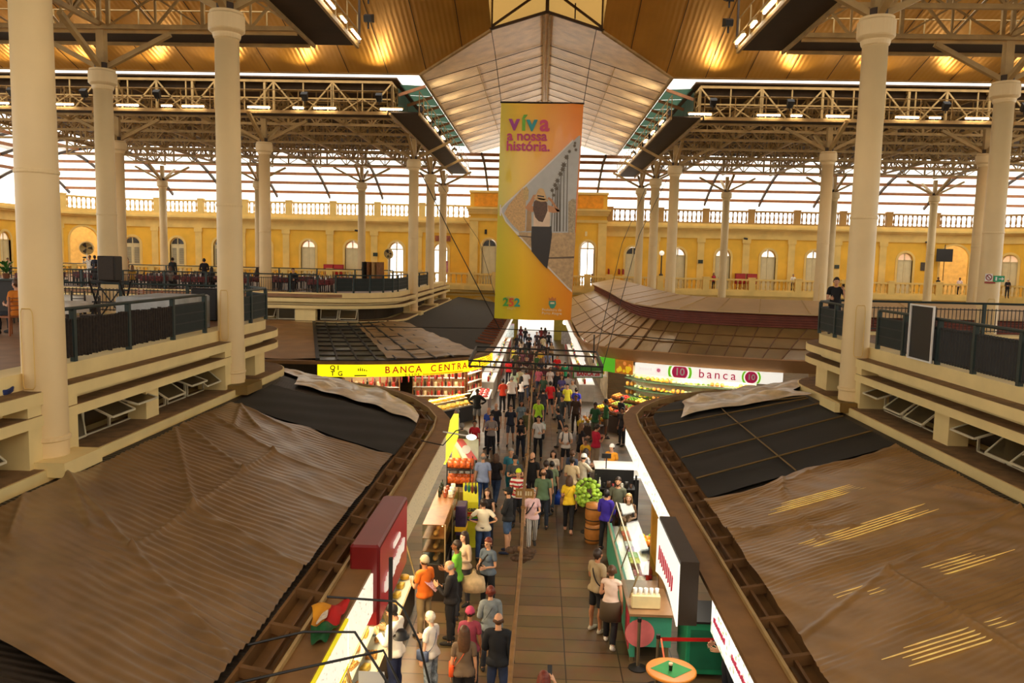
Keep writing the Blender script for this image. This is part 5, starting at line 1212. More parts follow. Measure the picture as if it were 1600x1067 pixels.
def make_tpl(sex, target):
    J, par, rad = skeleton(sex); bm = body_bm(sex); me = bpy.data.meshes.new('t'); bm.to_mesh(me); bm.free()
    o = bpy.data.objects.new('t', me); COL.objects.link(o)
    m_ = o.modifiers.new('r','REMESH'); m_.mode = 'VOXEL'; m_.voxel_size = .0062; m_.use_smooth_shade = True
    m_ = o.modifiers.new('s','SMOOTH'); m_.factor = .5; m_.iterations = 3
    dg = bpy.context.evaluated_depsgraph_get(); dg.update(); n_ = len(o.evaluated_get(dg).data.polygons)*2
    m_ = o.modifiers.new('d','DECIMATE'); m_.ratio = min(1, target/n_)
    dg.update(); em = bpy.data.meshes.new_from_object(o.evaluated_get(dg)); bpy.data.objects.remove(o); bpy.data.meshes.remove(me)
    bm = bmesh.new(); bm.from_mesh(em); bpy.data.meshes.remove(em)
    bmesh.ops.smooth_vert(bm, verts=[v for v in bm.verts if abs(v.co.x) < .5], factor=.5, use_axis_x=True, use_axis_y=True, use_axis_z=True); bmesh.ops.dissolve_degenerate(bm, dist=.001, edges=bm.edges)
    bmesh.ops.smooth_vert(bm, verts=[v for v in bm.verts if abs(v.co.x) < .3 and v.co.z < 1.47], factor=.5, use_axis_x=True, use_axis_y=True, use_axis_z=True)
    def cut(co, no, test):
        fs = [f for f in bm.faces if test(f.calc_center_median())]; ge = set(fs)
        for f in fs: ge.update(f.edges); ge.update(f.verts)
        bmesh.ops.bisect_plane(bm, geom=list(ge), dist=.002, plane_co=co, plane_no=no)
    body = lambda c: abs(c.x) < .26
    for z in (.99, .90): cut((0,0,z), (0,0,1), body)
    for z in (.56, .30, .12): cut((0,0,z), (0,0,1), lambda c: c.z < .75)
    cut((0,0,1.468), (0,.3,1), body)
    for n, s in (('R',1),('L',-1)):
        S, E_ = map(Vector, J['ua'+n]); W = Vector(J['fa'+n][1])
        for t_ in (.12,.62): cut(S+(E_-S)*t_, E_-S, lambda c: c.x*s > .15 and c.z > .9)
        cut(E_+(W-E_)*.93, W-E_, lambda c: c.x*s > .3 and c.z > .8)
    bmesh.ops.triangulate(bm, faces=[f for f in bm.faces if len(f.verts) > 4])
    bm.normal_update(); bm.verts.ensure_lookup_table()
    t = Tpl(); t.sex = sex; t.J = J; t.par = par; t.names = list(J)
    for v in bm.verts:
        if abs(v.co.x) < .13 and v.co.z > 1.5:
            k = 1+.09*min(1, (v.co.z-1.5)/.07); v.co.x *= k; v.co.y *= k; v.co.z = 1.5+(v.co.z-1.5)*(1+.02*min(1, (v.co.z-1.5)/.07))
    bm.normal_update()
    t.v = np.array([v.co for v in bm.verts]); t.n = np.array([v.normal for v in bm.verts]); t.f = [tuple(v.index for v in f.verts) for f in bm.faces]
    t.c = np.array([f.calc_center_median() for f in bm.faces]); t.e = np.array([[v.index for v in e.verts] for e in bm.edges]); bm.free()
    for _ in range(3):
        S_ = t.n.copy(); np.add.at(S_, t.e[:,0], t.n[t.e[:,1]]); np.add.at(S_, t.e[:,1], t.n[t.e[:,0]]); t.n = S_/np.linalg.norm(S_, axis=1)[:,None]
    t.rad = rad; t.w = smooth_w(weights(t, t.v), t.e, 5)
    return t
def weights(t, P):
    D = []
    for n in t.names:
        a, c = (np.array(x) for x in t.J[n]); d = c-a; u = np.clip(((P-a)@d)/(d@d), 0, 1); D.append(np.linalg.norm(P-a-u[:,None]*d, axis=1)/t.rad[n])
    D = np.array(D).T; b = D.argmin(1); nb = np.zeros((len(t.names),)*2, bool)
    for i, n in enumerate(t.names):
        nb[i,i] = True
        if t.par[n]: j = t.names.index(t.par[n]); nb[i,j] = nb[j,i] = True
    W = np.exp(-4*(D-D.min(1)[:,None]))*nb[b]; return W/W.sum(1)[:,None]
def smooth_w(W, E_, k):
    for _ in range(k):
        S = np.zeros_like(W); c = np.zeros(len(W))
        np.add.at(S, E_[:,0], W[E_[:,1]]); np.add.at(S, E_[:,1], W[E_[:,0]]); np.add.at(c, E_[:,0], 1); np.add.at(c, E_[:,1], 1)
        W = .4*W+.6*S/np.maximum(c,1)[:,None]
    return W/W.sum(1)[:,None]
# regions of the template that a garment covers
def arm_t(t, c):
    out = np.full(len(c), -9.0)
    for n, s in (('R',1),('L',-1)):
        S, E_ = (np.array(x) for x in t.J['ua'+n]); W = np.array(t.J['fa'+n][1]); L1 = np.linalg.norm(E_-S); L2 = np.linalg.norm(W-E_)
        u1 = ((c-S)@(E_-S))/L1/L1; u2 = ((c-E_)@(W-E_))/L2/L2
        m_ = (c[:,0]*s > abs(S[0])-.03) & (c[:,2] > .72) & (u1 > -.3) & ((c[:,0]*s > .26) | (c[:,2] > 1.25))
        tt = np.where(u2 > 0, 1+u2, u1); out = np.where(m_, tt, out)
    return out
def region(t, kind):
    c = t.c; a = arm_t(t, c); neck = c[:,2]+.3*c[:,1] < 1.468; tor = (a < -.5) | (a < .1)
    if kind in ('tee','polo'): return neck & (c[:,2] > .90) & (a < .62)
    if kind in ('long','jacket','hoodie'): return neck & ((c[:,2] > .90) | (a > .3)) & (a < 1.93) & ((a > -5) | (c[:,2] > .90))
    if kind == 'tank': return neck & (c[:,2] > .90) & (a < .12)
    leg = (c[:,2] < .99) & (a < -.5)
    if kind == 'trousers': return leg & (c[:,2] > .12)
    if kind == 'shorts': return leg & (c[:,2] > .56)
    if kind == 'capri': return leg & (c[:,2] > .30)
    if kind == 'shoes': return (c[:,2] < .095)
    if kind == 'hair': return ((c[:,2] > 1.67+.44*np.maximum(c[:,1],0)) | ((c[:,1] < -.015) & (c[:,2] > 1.565)))
    if kind == 'ring': return (c[:,2] > 1.585) & (c[:,2] < 1.685) & (c[:,1] < .012)
    if kind == 'cap': return (c[:,2] > 1.672+.05*c[:,1])
    if kind == 'beanie': return (c[:,2] > 1.655+.15*c[:,1])
def garment(t, kind, off, noise=.0, rim=True):
    key = (id(t), kind, off, noise)
    if key in _gc: return _gc[key]
    m_ = region(t, kind); F = [f for f, k in zip(t.f, m_) if k]; ids = sorted({i for f in F for i in f}); mp_ = {j: i for i, j in enumerate(ids)}; ids = np.array(ids)
    P = t.v[ids]; N = t.n[ids]
    if kind not in ('shoes','hair','ring','cap','beanie'):   # cloth spans the hollows of the body
        ed = np.array([(mp_[a], mp_[c]) for f in F for a, c in zip(f, f[1:]+f[:1])]); Q = P.copy(); cn = np.zeros(len(P)); np.add.at(cn, ed[:,0], 1)
        for _ in range(26):
            S_ = np.zeros_like(Q); np.add.at(S_, ed[:,0], Q[ed[:,1]]); Q = .4*Q+.6*S_/np.maximum(cn,1)[:,None]
            Q = P+N*np.maximum(0, ((Q-P)*N).sum(1))[:,None]
        P0 = P; P = Q
    o = off + noise*(np.sin(P[:,2]*38+P[:,0]*21)+np.sin(P[:,1]*33-P[:,2]*17))*.5
    if kind in ('tee','polo','long','jacket','hoodie','tank'):   # hangs off the chest and shoulders
        o = o + np.clip((1.2-P[:,2]), 0, .3)*.05*(np.abs(P[:,0]) < .24)
    if kind in ('trousers','shorts','capri'): o = o + np.clip(.85-P[:,2],0,.7)*.014
    V = P+N*o[:,None]; W = t.w[ids]; F2 = [tuple(mp_[i] for i in f) for f in F]
    if rim:
        cnt = {}
        for f in F2:
            for a, c in zip(f, f[1:]+f[:1]): cnt[(a,c)] = cnt.get((a,c),0)+1
        bd = [(a,c) for (a,c) in cnt if (c,a) not in cnt]; bv = sorted({i for e in bd for i in e}); b0 = len(V); mp2 = {j: b0+i for i, j in enumerate(bv)}
        if bv: V = np.vstack([V, t.v[ids][bv]+N[bv]*.001]); W = np.vstack([W, W[bv]]); F2 = F2+[(c,a,mp2[a],mp2[c]) for a, c in bd]
    _gc[key] = (V, F2, W); return _gc[key]
_gc = {}
def rigid(t, mb, bone, blend=None):
    V = np.array(mb.v); W = np.zeros((len(V), len(t.names))); W[:,t.names.index(bone)] = 1
    if blend:
        b2, z0, z1 = blend; k = np.clip((z0-V[:,2])/(z0-z1), 0, 1)*.7; W[:,t.names.index(bone)] -= k; W[:,t.names.index(b2)] += k
    return (V, [tuple(f) for f in mb.f], W)
def hair_mesh(style):
    b = MB()
    if style in ('long','straight'):
        z1 = 1.34 if style == 'long' else 1.47
        def f(u, v):
            a = R(-25)+R(230)*u; z = 1.70-(1.70-z1)*v; k = 1+.22*math.sin(v*PI*.8); return (.094*k*math.cos(a+PI)*1.0, -.012-.105*k*math.sin(a)*1.0-.012*v, z+.01*math.sin(u*21)*v)
        b.grid(f, 14, 8)
        def g(u, v): x, y, z = f(u, v); return (x*.82, (y+.01)*.8, z)
        b.grid(lambda u, v: g(1-u, v), 14, 8)
        b.rings([[f(i/14,1) for i in range(15)],[g(i/14,1) for i in range(15)]], False, False)
    if style == 'bun': b.ell((0,-.105,1.70), (.045,.042,.042))
    if style == 'pony': b.path([(0,-.1,1.68),(0,-.15,1.66),(0,-.155,1.56),(0,-.14,1.46)], [.03,.035,.028,.01], 8)
    if style == 'cap': b.rings([[(.06*math.cos(a), .07+.085*math.sin(a)*1.0+.0, 1.69-.012*abs(math.cos(a))) for a in [PI*i/10 for i in range(11)]],[(.062*math.cos(a), .07+.09*math.sin(a), 1.70-.012*abs(math.cos(a))) for a in [PI*i/10 for i in range(11)]]], True)
    if style == 'brim': b.lathe([(.07,1.70),(.16,1.69),(.165,1.695),(.08,1.715),(.078,1.76),(.05,1.79),(.01,1.79)], (0,-.012,0), 18)
    return b
def posed(t, pose):
    """bone -> 4x4; pose: dict of directions in the body's own frame (x right, y ahead)"""
    J = t.J; G = {}; Rl = {}
    lean = pose.get('lean', 0); Rp = Matrix.Rotation(pose.get('plean',0), 3, 'X'); tw = pose.get('twist', 0)
    for n in t.names:
        p = t.par[n]; h = Vector(J[n][0]); tl = Vector(J[n][1])
        if n == 'pelvis': Rm = Rp
        elif n == 'spine': Rm = Rl['pelvis'] @ Matrix.Rotation(-lean*.5, 3, 'X')
        elif n == 'chest': Rm = Rl['spine'] @ Matrix.Rotation(-lean*.5, 3, 'X') @ Matrix.Rotation(tw, 3, 'Z')
        elif n == 'neck': Rm = Rl['chest'] @ Matrix.Rotation(-pose.get('nod',0)*.4, 3, 'X') @ Matrix.Rotation(pose.get('turn',0)*.4, 3, 'Z')
        elif n == 'head': Rm = Rl['neck'] @ Matrix.Rotation(-pose.get('nod',0)*.6, 3, 'X') @ Matrix.Rotation(pose.get('turn',0)*.6, 3, 'Z')
        elif n[:2] == 'fo': Rm = Matrix.Rotation(pose.get('toe'+n[2],0), 3, 'X')
        elif n[:2] in ('ha','fi'): Rm = Rl[p]
        elif n in pose:
            d = Vector(pose[n]).normalized()
            if n[:2] in ('ua','fa') and not pose.get('abs'): d = (Rl['chest'] @ d)
            Rm = (tl-h).rotation_difference(d).to_matrix()
            if n[:2] == 'fa':   # keep the twist of the upper arm
                q = Rl[p] @ (tl-h).normalized(); Rm = q.rotation_difference(d).to_matrix() @ Rl[p]
        else: Rm = Rl[p]
        Rl[n] = Rm
        if p is None: pos = h
        else: pos = (G[p] @ h.to_4d()).to_3d()
        G[n] = Matrix.Translation(pos) @ Rm.to_4x4() @ Matrix.Translation(-h)
    za = min((G['fo'+s] @ Vector(J['fo'+s][0]).to_4d()).z - (.06 - .09*abs(math.sin(pose.get('toe'+s,0)))*0) for s in 'RL')
    dz = -za if 'sit' not in pose else pose['sit']-.90
    return {n: Matrix.Translation((0,0,dz)) @ g_ for n, g_ in G.items()}
def skin_pts(t, G, V, W):
    A = np.array([np.array(G[n]) for n in t.names]); H = np.hstack([V, np.ones((len(V),1))])
    return np.einsum('vb,bij,vj->vi', W, A, H)[:,:3]
ARM = {'down':((.16,.02,-1),(.06,.2,-1)), 'swingf':((.14,.35,-1),(.02,.75,-1)), 'swingb':((.16,-.42,-1),(.1,-.1,-1)), 'hold':((.2,.12,-1),(-.42,1,.05)), 'phone':((.22,.25,-1),(-.45,.8,.45)), 'cross':((.22,.28,-1),(-1,.28,.12)),
       'hip':((.75,-.25,-.75),(-.8,.42,-.45)), 'reach':((.2,.75,-.7),(0,1,-.05)), 'ear':((.35,.35,-.9),(-.25,.35,1)), 'cam':((.45,.65,-.5),(-.5,.55,.75)), 'lean':((.3,.4,-.9),(-.15,.85,-.35)), 'bag':((.2,.0,-1),(.1,.15,-1)), 'up':((.35,.5,.6),(-.1,.3,1))}
def mkpose(legs, ar, al, **k):
    p = dict(k)
    for s, n, (u, f) in ((1,'R',ARM[ar]),(-1,'L',ARM[al])): p['ua'+n] = (u[0]*s,u[1],u[2]); p['fa'+n] = (f[0]*s,f[1],f[2])
    if legs == 'stand': p.update(thR=(.06,.02,-1), shR=(.02,-.03,-1), thL=(-.06,-.02,-1), shL=(-.03,-.03,-1))
    if legs == 'shift': p.update(thR=(.1,.1,-1), shR=(.06,-.08,-1), thL=(-.03,-.04,-1), shL=(-.02,-.02,-1))
    if legs == 'wide': p.update(thR=(.16,0,-1), shR=(.1,-.02,-1), thL=(-.16,0,-1), shL=(-.1,-.02,-1))
    if legs == 'walkr': p.update(thR=(.02,.38,-1), shR=(0,.06,-1), thL=(-.02,-.22,-1), shL=(0,-.62,-1), toeL=-.5)
    if legs == 'walkl': p.update(thL=(-.02,.38,-1), shL=(0,.06,-1), thR=(.02,-.22,-1), shR=(0,-.62,-1), toeR=-.5)
    if legs == 'sit': p.update(thR=(.14,1,-.04), shR=(.02,.05,-1), thL=(-.14,1,-.04), shL=(-.02,.05,-1), sit=k.get('sit',.50))
    return p
CLM = {}
def cloth(rgb, kind='plain', rgb2=None):
    key = (rgb, kind)
    if key not in CLM:
        nm = 'fabric_%02x%02x%02x_%s' % (rgb+(kind,))
        if kind == 'denim': m_ = M(nm, rgb, .85, var=.22, scale=9, bump=.15, bscale=60)
        elif kind == 'leather': m_ = M(nm, rgb, .35, var=.1)
        elif kind.startswith('stripe'):
            m_ = M(nm, rgb, .85, var=0); nt, p = nodes_of(m_); tc = nt.nodes.new('ShaderNodeTexCoord'); w_ = nt.nodes.new('ShaderNodeTexWave'); w_.bands_direction = 'Z' if kind == 'stripeh' else 'X'
            w_.inputs['Scale'].default_value = 2.6 if kind == 'stripeh' else 7; w_.inputs['Distortion'].default_value = .6; rp = nt.nodes.new('ShaderNodeValToRGB'); rp.color_ramp.elements[0].position = .48; rp.color_ramp.elements[1].position = .52
            rp.color_ramp.elements[0].color = lin(rgb); rp.color_ramp.elements[1].color = lin(rgb2 or (240,236,226)); nt.links.new(tc.outputs['Object'], w_.inputs[0]); nt.links.new(w_.outputs['Fac'], rp.inputs[0]); nt.links.new(rp.outputs[0], p.inputs['Base Color'])
        elif kind == 'print':
            m_ = M(nm, rgb, .85, var=.6, scale=16)
        else: m_ = M(nm, rgb, .85, var=.08, scale=5, bump=.08, bscale=30)
        CLM[key] = m_
    return CLM[key]
SKN = {k: M('skin_'+k, c, .5, var=.05, scale=12, spec=.35) for k, c in {'a':(232,182,150),'b':(212,158,122),'c':(176,120,86),'d':(124,80,54),'e':(84,54,38)}.items()}
EYE = M('eye_dark', (26,18,14), .3, var=0); LIP = M('lip', (176,92,82), .5, var=0)
HRC = {'blk':(26,20,17),'dbr':(48,32,22),'brn':(86,56,34),'lbr':(136,96,56),'bln':(186,150,96),'gry':(150,144,136),'wht':(222,214,196),'red':(112,46,30)}
TPL = {}
def tpl(sex, lod):
    if (sex,lod) not in TPL: TPL[(sex,lod)] = make_tpl(sex, (6500,2200)[lod])
    return TPL[(sex,lod)]
PN_ = 0
def person(x, y, rot, label, pose, top, bottom, hair, skin='b', sex='m', h=1.72, wide=1.0, belly=0, shoes=(40,36,34), extra=(), z=0.0, lod=0, group='shoppers in the aisle'):
    t = tpl(sex, lod); G = posed(t, pose); s = h/1.755
    root = thing('person', label, 'person', (x,y,z), R(rot), group)
    def emit(name, geo, mats, mi=None):
        V, F, W = geo; V = V.copy()
        if belly:
            k = belly*np.exp(-((V[:,2]-1.1)/.2)**2)*(np.abs(V[:,0]) < .24); V[:,1] += np.where(V[:,1] > 0, k, -.25*k); V[:,0] *= 1+1.5*k
        V[:,0] = np.where(np.abs(V[:,0]) < .26, V[:,0]*wide, V[:,0]+np.sign(V[:,0])*.26*(wide-1)) if wide != 1 else V[:,0]
        P = skin_pts(t, G, V, W)*s
        me = bpy.data.meshes.new(name); me.from_pydata(P.tolist(), [], F)
        me.polygons.foreach_set('use_smooth', [True]*len(F))
        if mi is not None: me.polygons.foreach_set('material_index', mi)
        for m_ in mats: me.materials.append(m_)
        me.update(); return link(name, me, root)
    fb = MB()
    for sd in (-1,1): fb.ell((sd*.031,.0945,1.643), (.0105,.007,.006), 6, 4); fb.ell((sd*.033,.098,1.664), (.017,.006,.004), 6, 3)
    n1 = len(fb.f); fb.ell((0,.102,1.585), (.02,.005,.007), 6, 4)
    if any(e[0] == 'beard' for e in extra): pass
    V2, F2, W2 = rigid(t, fb, 'head'); n0 = len(t.v)
    geo = (np.vstack([t.v, V2]), list(t.f)+[tuple(i+n0 for i in f) for f in F2], np.vstack([t.w, W2]))
    emit('body', geo, [SKN[skin], EYE, LIP], [0]*len(t.f)+[1]*n1+[2]*(len(F2)-n1))
    tk, tc_ = top[0], top[1]
    bk = bottom[0]
    if bk == 'skirt':
        b = MB(); b.lathe([(.17,.99),(.19,.9),(.205,.75),(.22,.58),(.215,.58),(.18,.9)], n=18, cap=False); V = np.array(b.v); V[:,1] *= .8; emit('skirt', (V, [tuple(f) for f in b.f], smooth_w(weights(t, V), np.array([[f[i], f[(i+1)%4]] for f in b.f for i in range(4)]), 8)), [cloth(*bottom[1:])])
    else: emit(bk if bk != 'capri' else 'trousers', garment(t, bk, .011, .004), [cloth(*bottom[1:])])
    emit({'tee':'shirt','polo':'shirt','long':'sweater','jacket':'jacket','hoodie':'hoodie','tank':'tank_top'}[tk], garment(t, tk, {'jacket':.026,'hoodie':.026,'tank':.01}.get(tk,.016), .007), [cloth(*top[1:])])
    emit('shoes', garment(t, 'shoes', .009), [cloth(tuple(shoes))])
    st, hc = hair
    if st not in ('bald',):
        col = HRC.get(hc, hc); hm = M('hair_%02x%02x%02x' % tuple(col), col, .55, var=.25, scale=30, bump=.3, bscale=60) if st not in ('cap','beanie','brim') else cloth(tuple(col))
        if st in ('cap','beanie','brim'):
            emit('hair', garment(t, 'ring', .008), [M('hair_dark', HRC['dbr'], .6)])
            g_ = garment(t, 'cap' if st != 'beanie' else 'beanie', .017)
            if st != 'beanie':
                q = rigid(t, hair_mesh(st), 'head'); n0 = len(g_[0]); g_ = (np.vstack([g_[0], q[0]]), list(g_[1])+[tuple(i+n0 for i in f) for f in q[1]], np.vstack([g_[2], q[2]]))
            emit('hat' if st != 'cap' else 'cap', g_, [hm])
        elif st == 'ring': emit('hair', garment(t, 'ring', .008), [hm])
        else:
            g_ = garment(t, 'hair', .013, .004)
            if st != 'short':
                q = rigid(t, hair_mesh(st), 'head', ('chest',1.56,1.38) if st in ('long','straight') else None); n0 = len(g_[0]); g_ = (np.vstack([g_[0], q[0]]), list(g_[1])+[tuple(i+n0 for i in f) for f in q[1]], np.vstack([g_[2], q[2]]))
            emit('hair', g_, [hm])
    for ex in extra:
        if ex[0] in ('strap','crossbag'):
            sd = ex[2] if len(ex) > 2 else 1; b = MB(); pts = []
            for i in range(25):
                a = 2*PI*i/24; k = (1+math.cos(a))/2; zz = 1.02+.42*k; xx = sd*(-.2+.28*k); dy = .155*math.sin(a)*(1-.2*k)
                pts.append((xx, dy-.01*k, zz))
            b.rings([[(px-.012,py,pz-.012),(px+.012,py,pz+.012),(px+.012,py*1.06,pz+.014),(px-.012,py*1.06,pz-.01)] for px,py,pz in pts]); 
            emit('shoulder_strap', (np.array(b.v), [tuple(f) for f in b.f], weights(t, np.array(b.v))), [cloth(ex[1])])
            if ex[0] == 'crossbag':
                b = MB(); b.bevbox((-sd*.215,.03,.96), (.09,.25,.2), .015); q = np.array(b.v); W = np.zeros((len(q),len(t.names))); W[:,0] = 1; emit('shoulder_bag', (q, [tuple(f) for f in b.f], W), [cloth(ex[1])])
        if ex[0] == 'backpack':
            b = MB(); b.bevbox((0,-.19,1.22), (.28,.15,.42), .03); q = np.array(b.v); W = np.zeros((len(q),len(t.names))); W[:,2] = 1; emit('backpack', (q, [tuple(f) for f in b.f], W), [cloth(ex[1])])
            for sd in (-1,1):
                b = MB(); b.path([(sd*.1,-.13,1.40),(sd*.11,-.06,1.485),(sd*.11,.04,1.475),(sd*.115,.115,1.38),(sd*.12,.125,1.25),(sd*.15,.08,1.12)], .018, 6); q = np.array(b.v); W = np.zeros((len(q),len(t.names))); W[:,2] = 1; emit('shoulder_strap', (q, [tuple(f) for f in b.f], W), [cloth(ex[1])])
        if ex[0] == 'apron':
            b = MB(); b.grid(lambda u, v: (.17*math.sin((u-.5)*2.4), .125*math.cos((u-.5)*2.2)+.02, 1.32-.68*v), 8, 8); q = np.array(b.v); emit('apron', (q, [tuple(f) for f in b.f], smooth_w(weights(t, q), np.array([[f[i], f[(i+1)%4]] for f in b.f for i in range(4)]), 5)), [cloth(ex[1])])
        if ex[0] == 'waist':
            b = MB(); b.lathe([(.178,1.02),(.2,1.0),(.215,.85),(.23,.6),(.225,.6),(.19,.95)], n=20, cap=False); V = np.array(b.v); V[:,1] = V[:,1]*.82-.015; V[:,2] += np.where(V[:,1] > .05, .22*(1.0-V[:,2]), 0); emit('tied_jacket', (V, [tuple(f) for f in b.f], smooth_w(weights(t, V), np.array([[f[i], f[(i+1)%4]] for f in b.f for i in range(4)]), 10)), [cloth(ex[1])])
            b = MB(); b.path([(.05,.13,.99),(.06,.16,.9),(.12,.17,.72)], .03, 6); b.path([(-.05,.13,.99),(-.05,.16,.9),(-.1,.16,.7)], .03, 6)
        if ex[0] == 'belt':
            b = MB(); b.lathe([(.172,.965),(.176,.965),(.176,.995),(.172,.995)], n=20, cap=False); V = np.array(b.v); V[:,1] *= .78; emit('belt', (V, [tuple(f) for f in b.f], weights(t, V)), [cloth(ex[1])])
        if ex[0] == 'glasses':
            b = MB()
            for sd in (-1,1): b.path([(sd*.032+.02*math.cos(a), .101, 1.64+.015*math.sin(a)) for a in [2*PI*i/10 for i in range(11)]], .0025, 4); b.tube((sd*.05,.1,1.642),(sd*.078,0,1.645),.0025,n=4)
            emit('spectacles', rigid(t, b, 'head'), [BLACK])
        if ex[0] == 'beard':
            b = MB(); b.grid(lambda u, v: (.064*math.cos(PI*(1-u))*(1-.3*v), .03+.07*math.sin(PI*u)*(1-.16*v), 1.572+.03*abs(math.cos(PI*u))-.05*v), 14, 5); emit('beard', rigid(t, b, 'head'), [M('hair_dark', HRC['dbr'], .6)])
    M4 = Matrix.Translation((x,y,z)) @ Matrix.Rotation(R(rot), 4, 'Z') @ Matrix.Scale(s, 4)
    root_hands = {n: M4 @ (G['fi'+n] @ (Vector(t.J['fi'+n][0])*.7+Vector(t.J['fi'+n][1])*.3).to_4d()).to_3d() for n in 'RL'}
    return root, root_hands
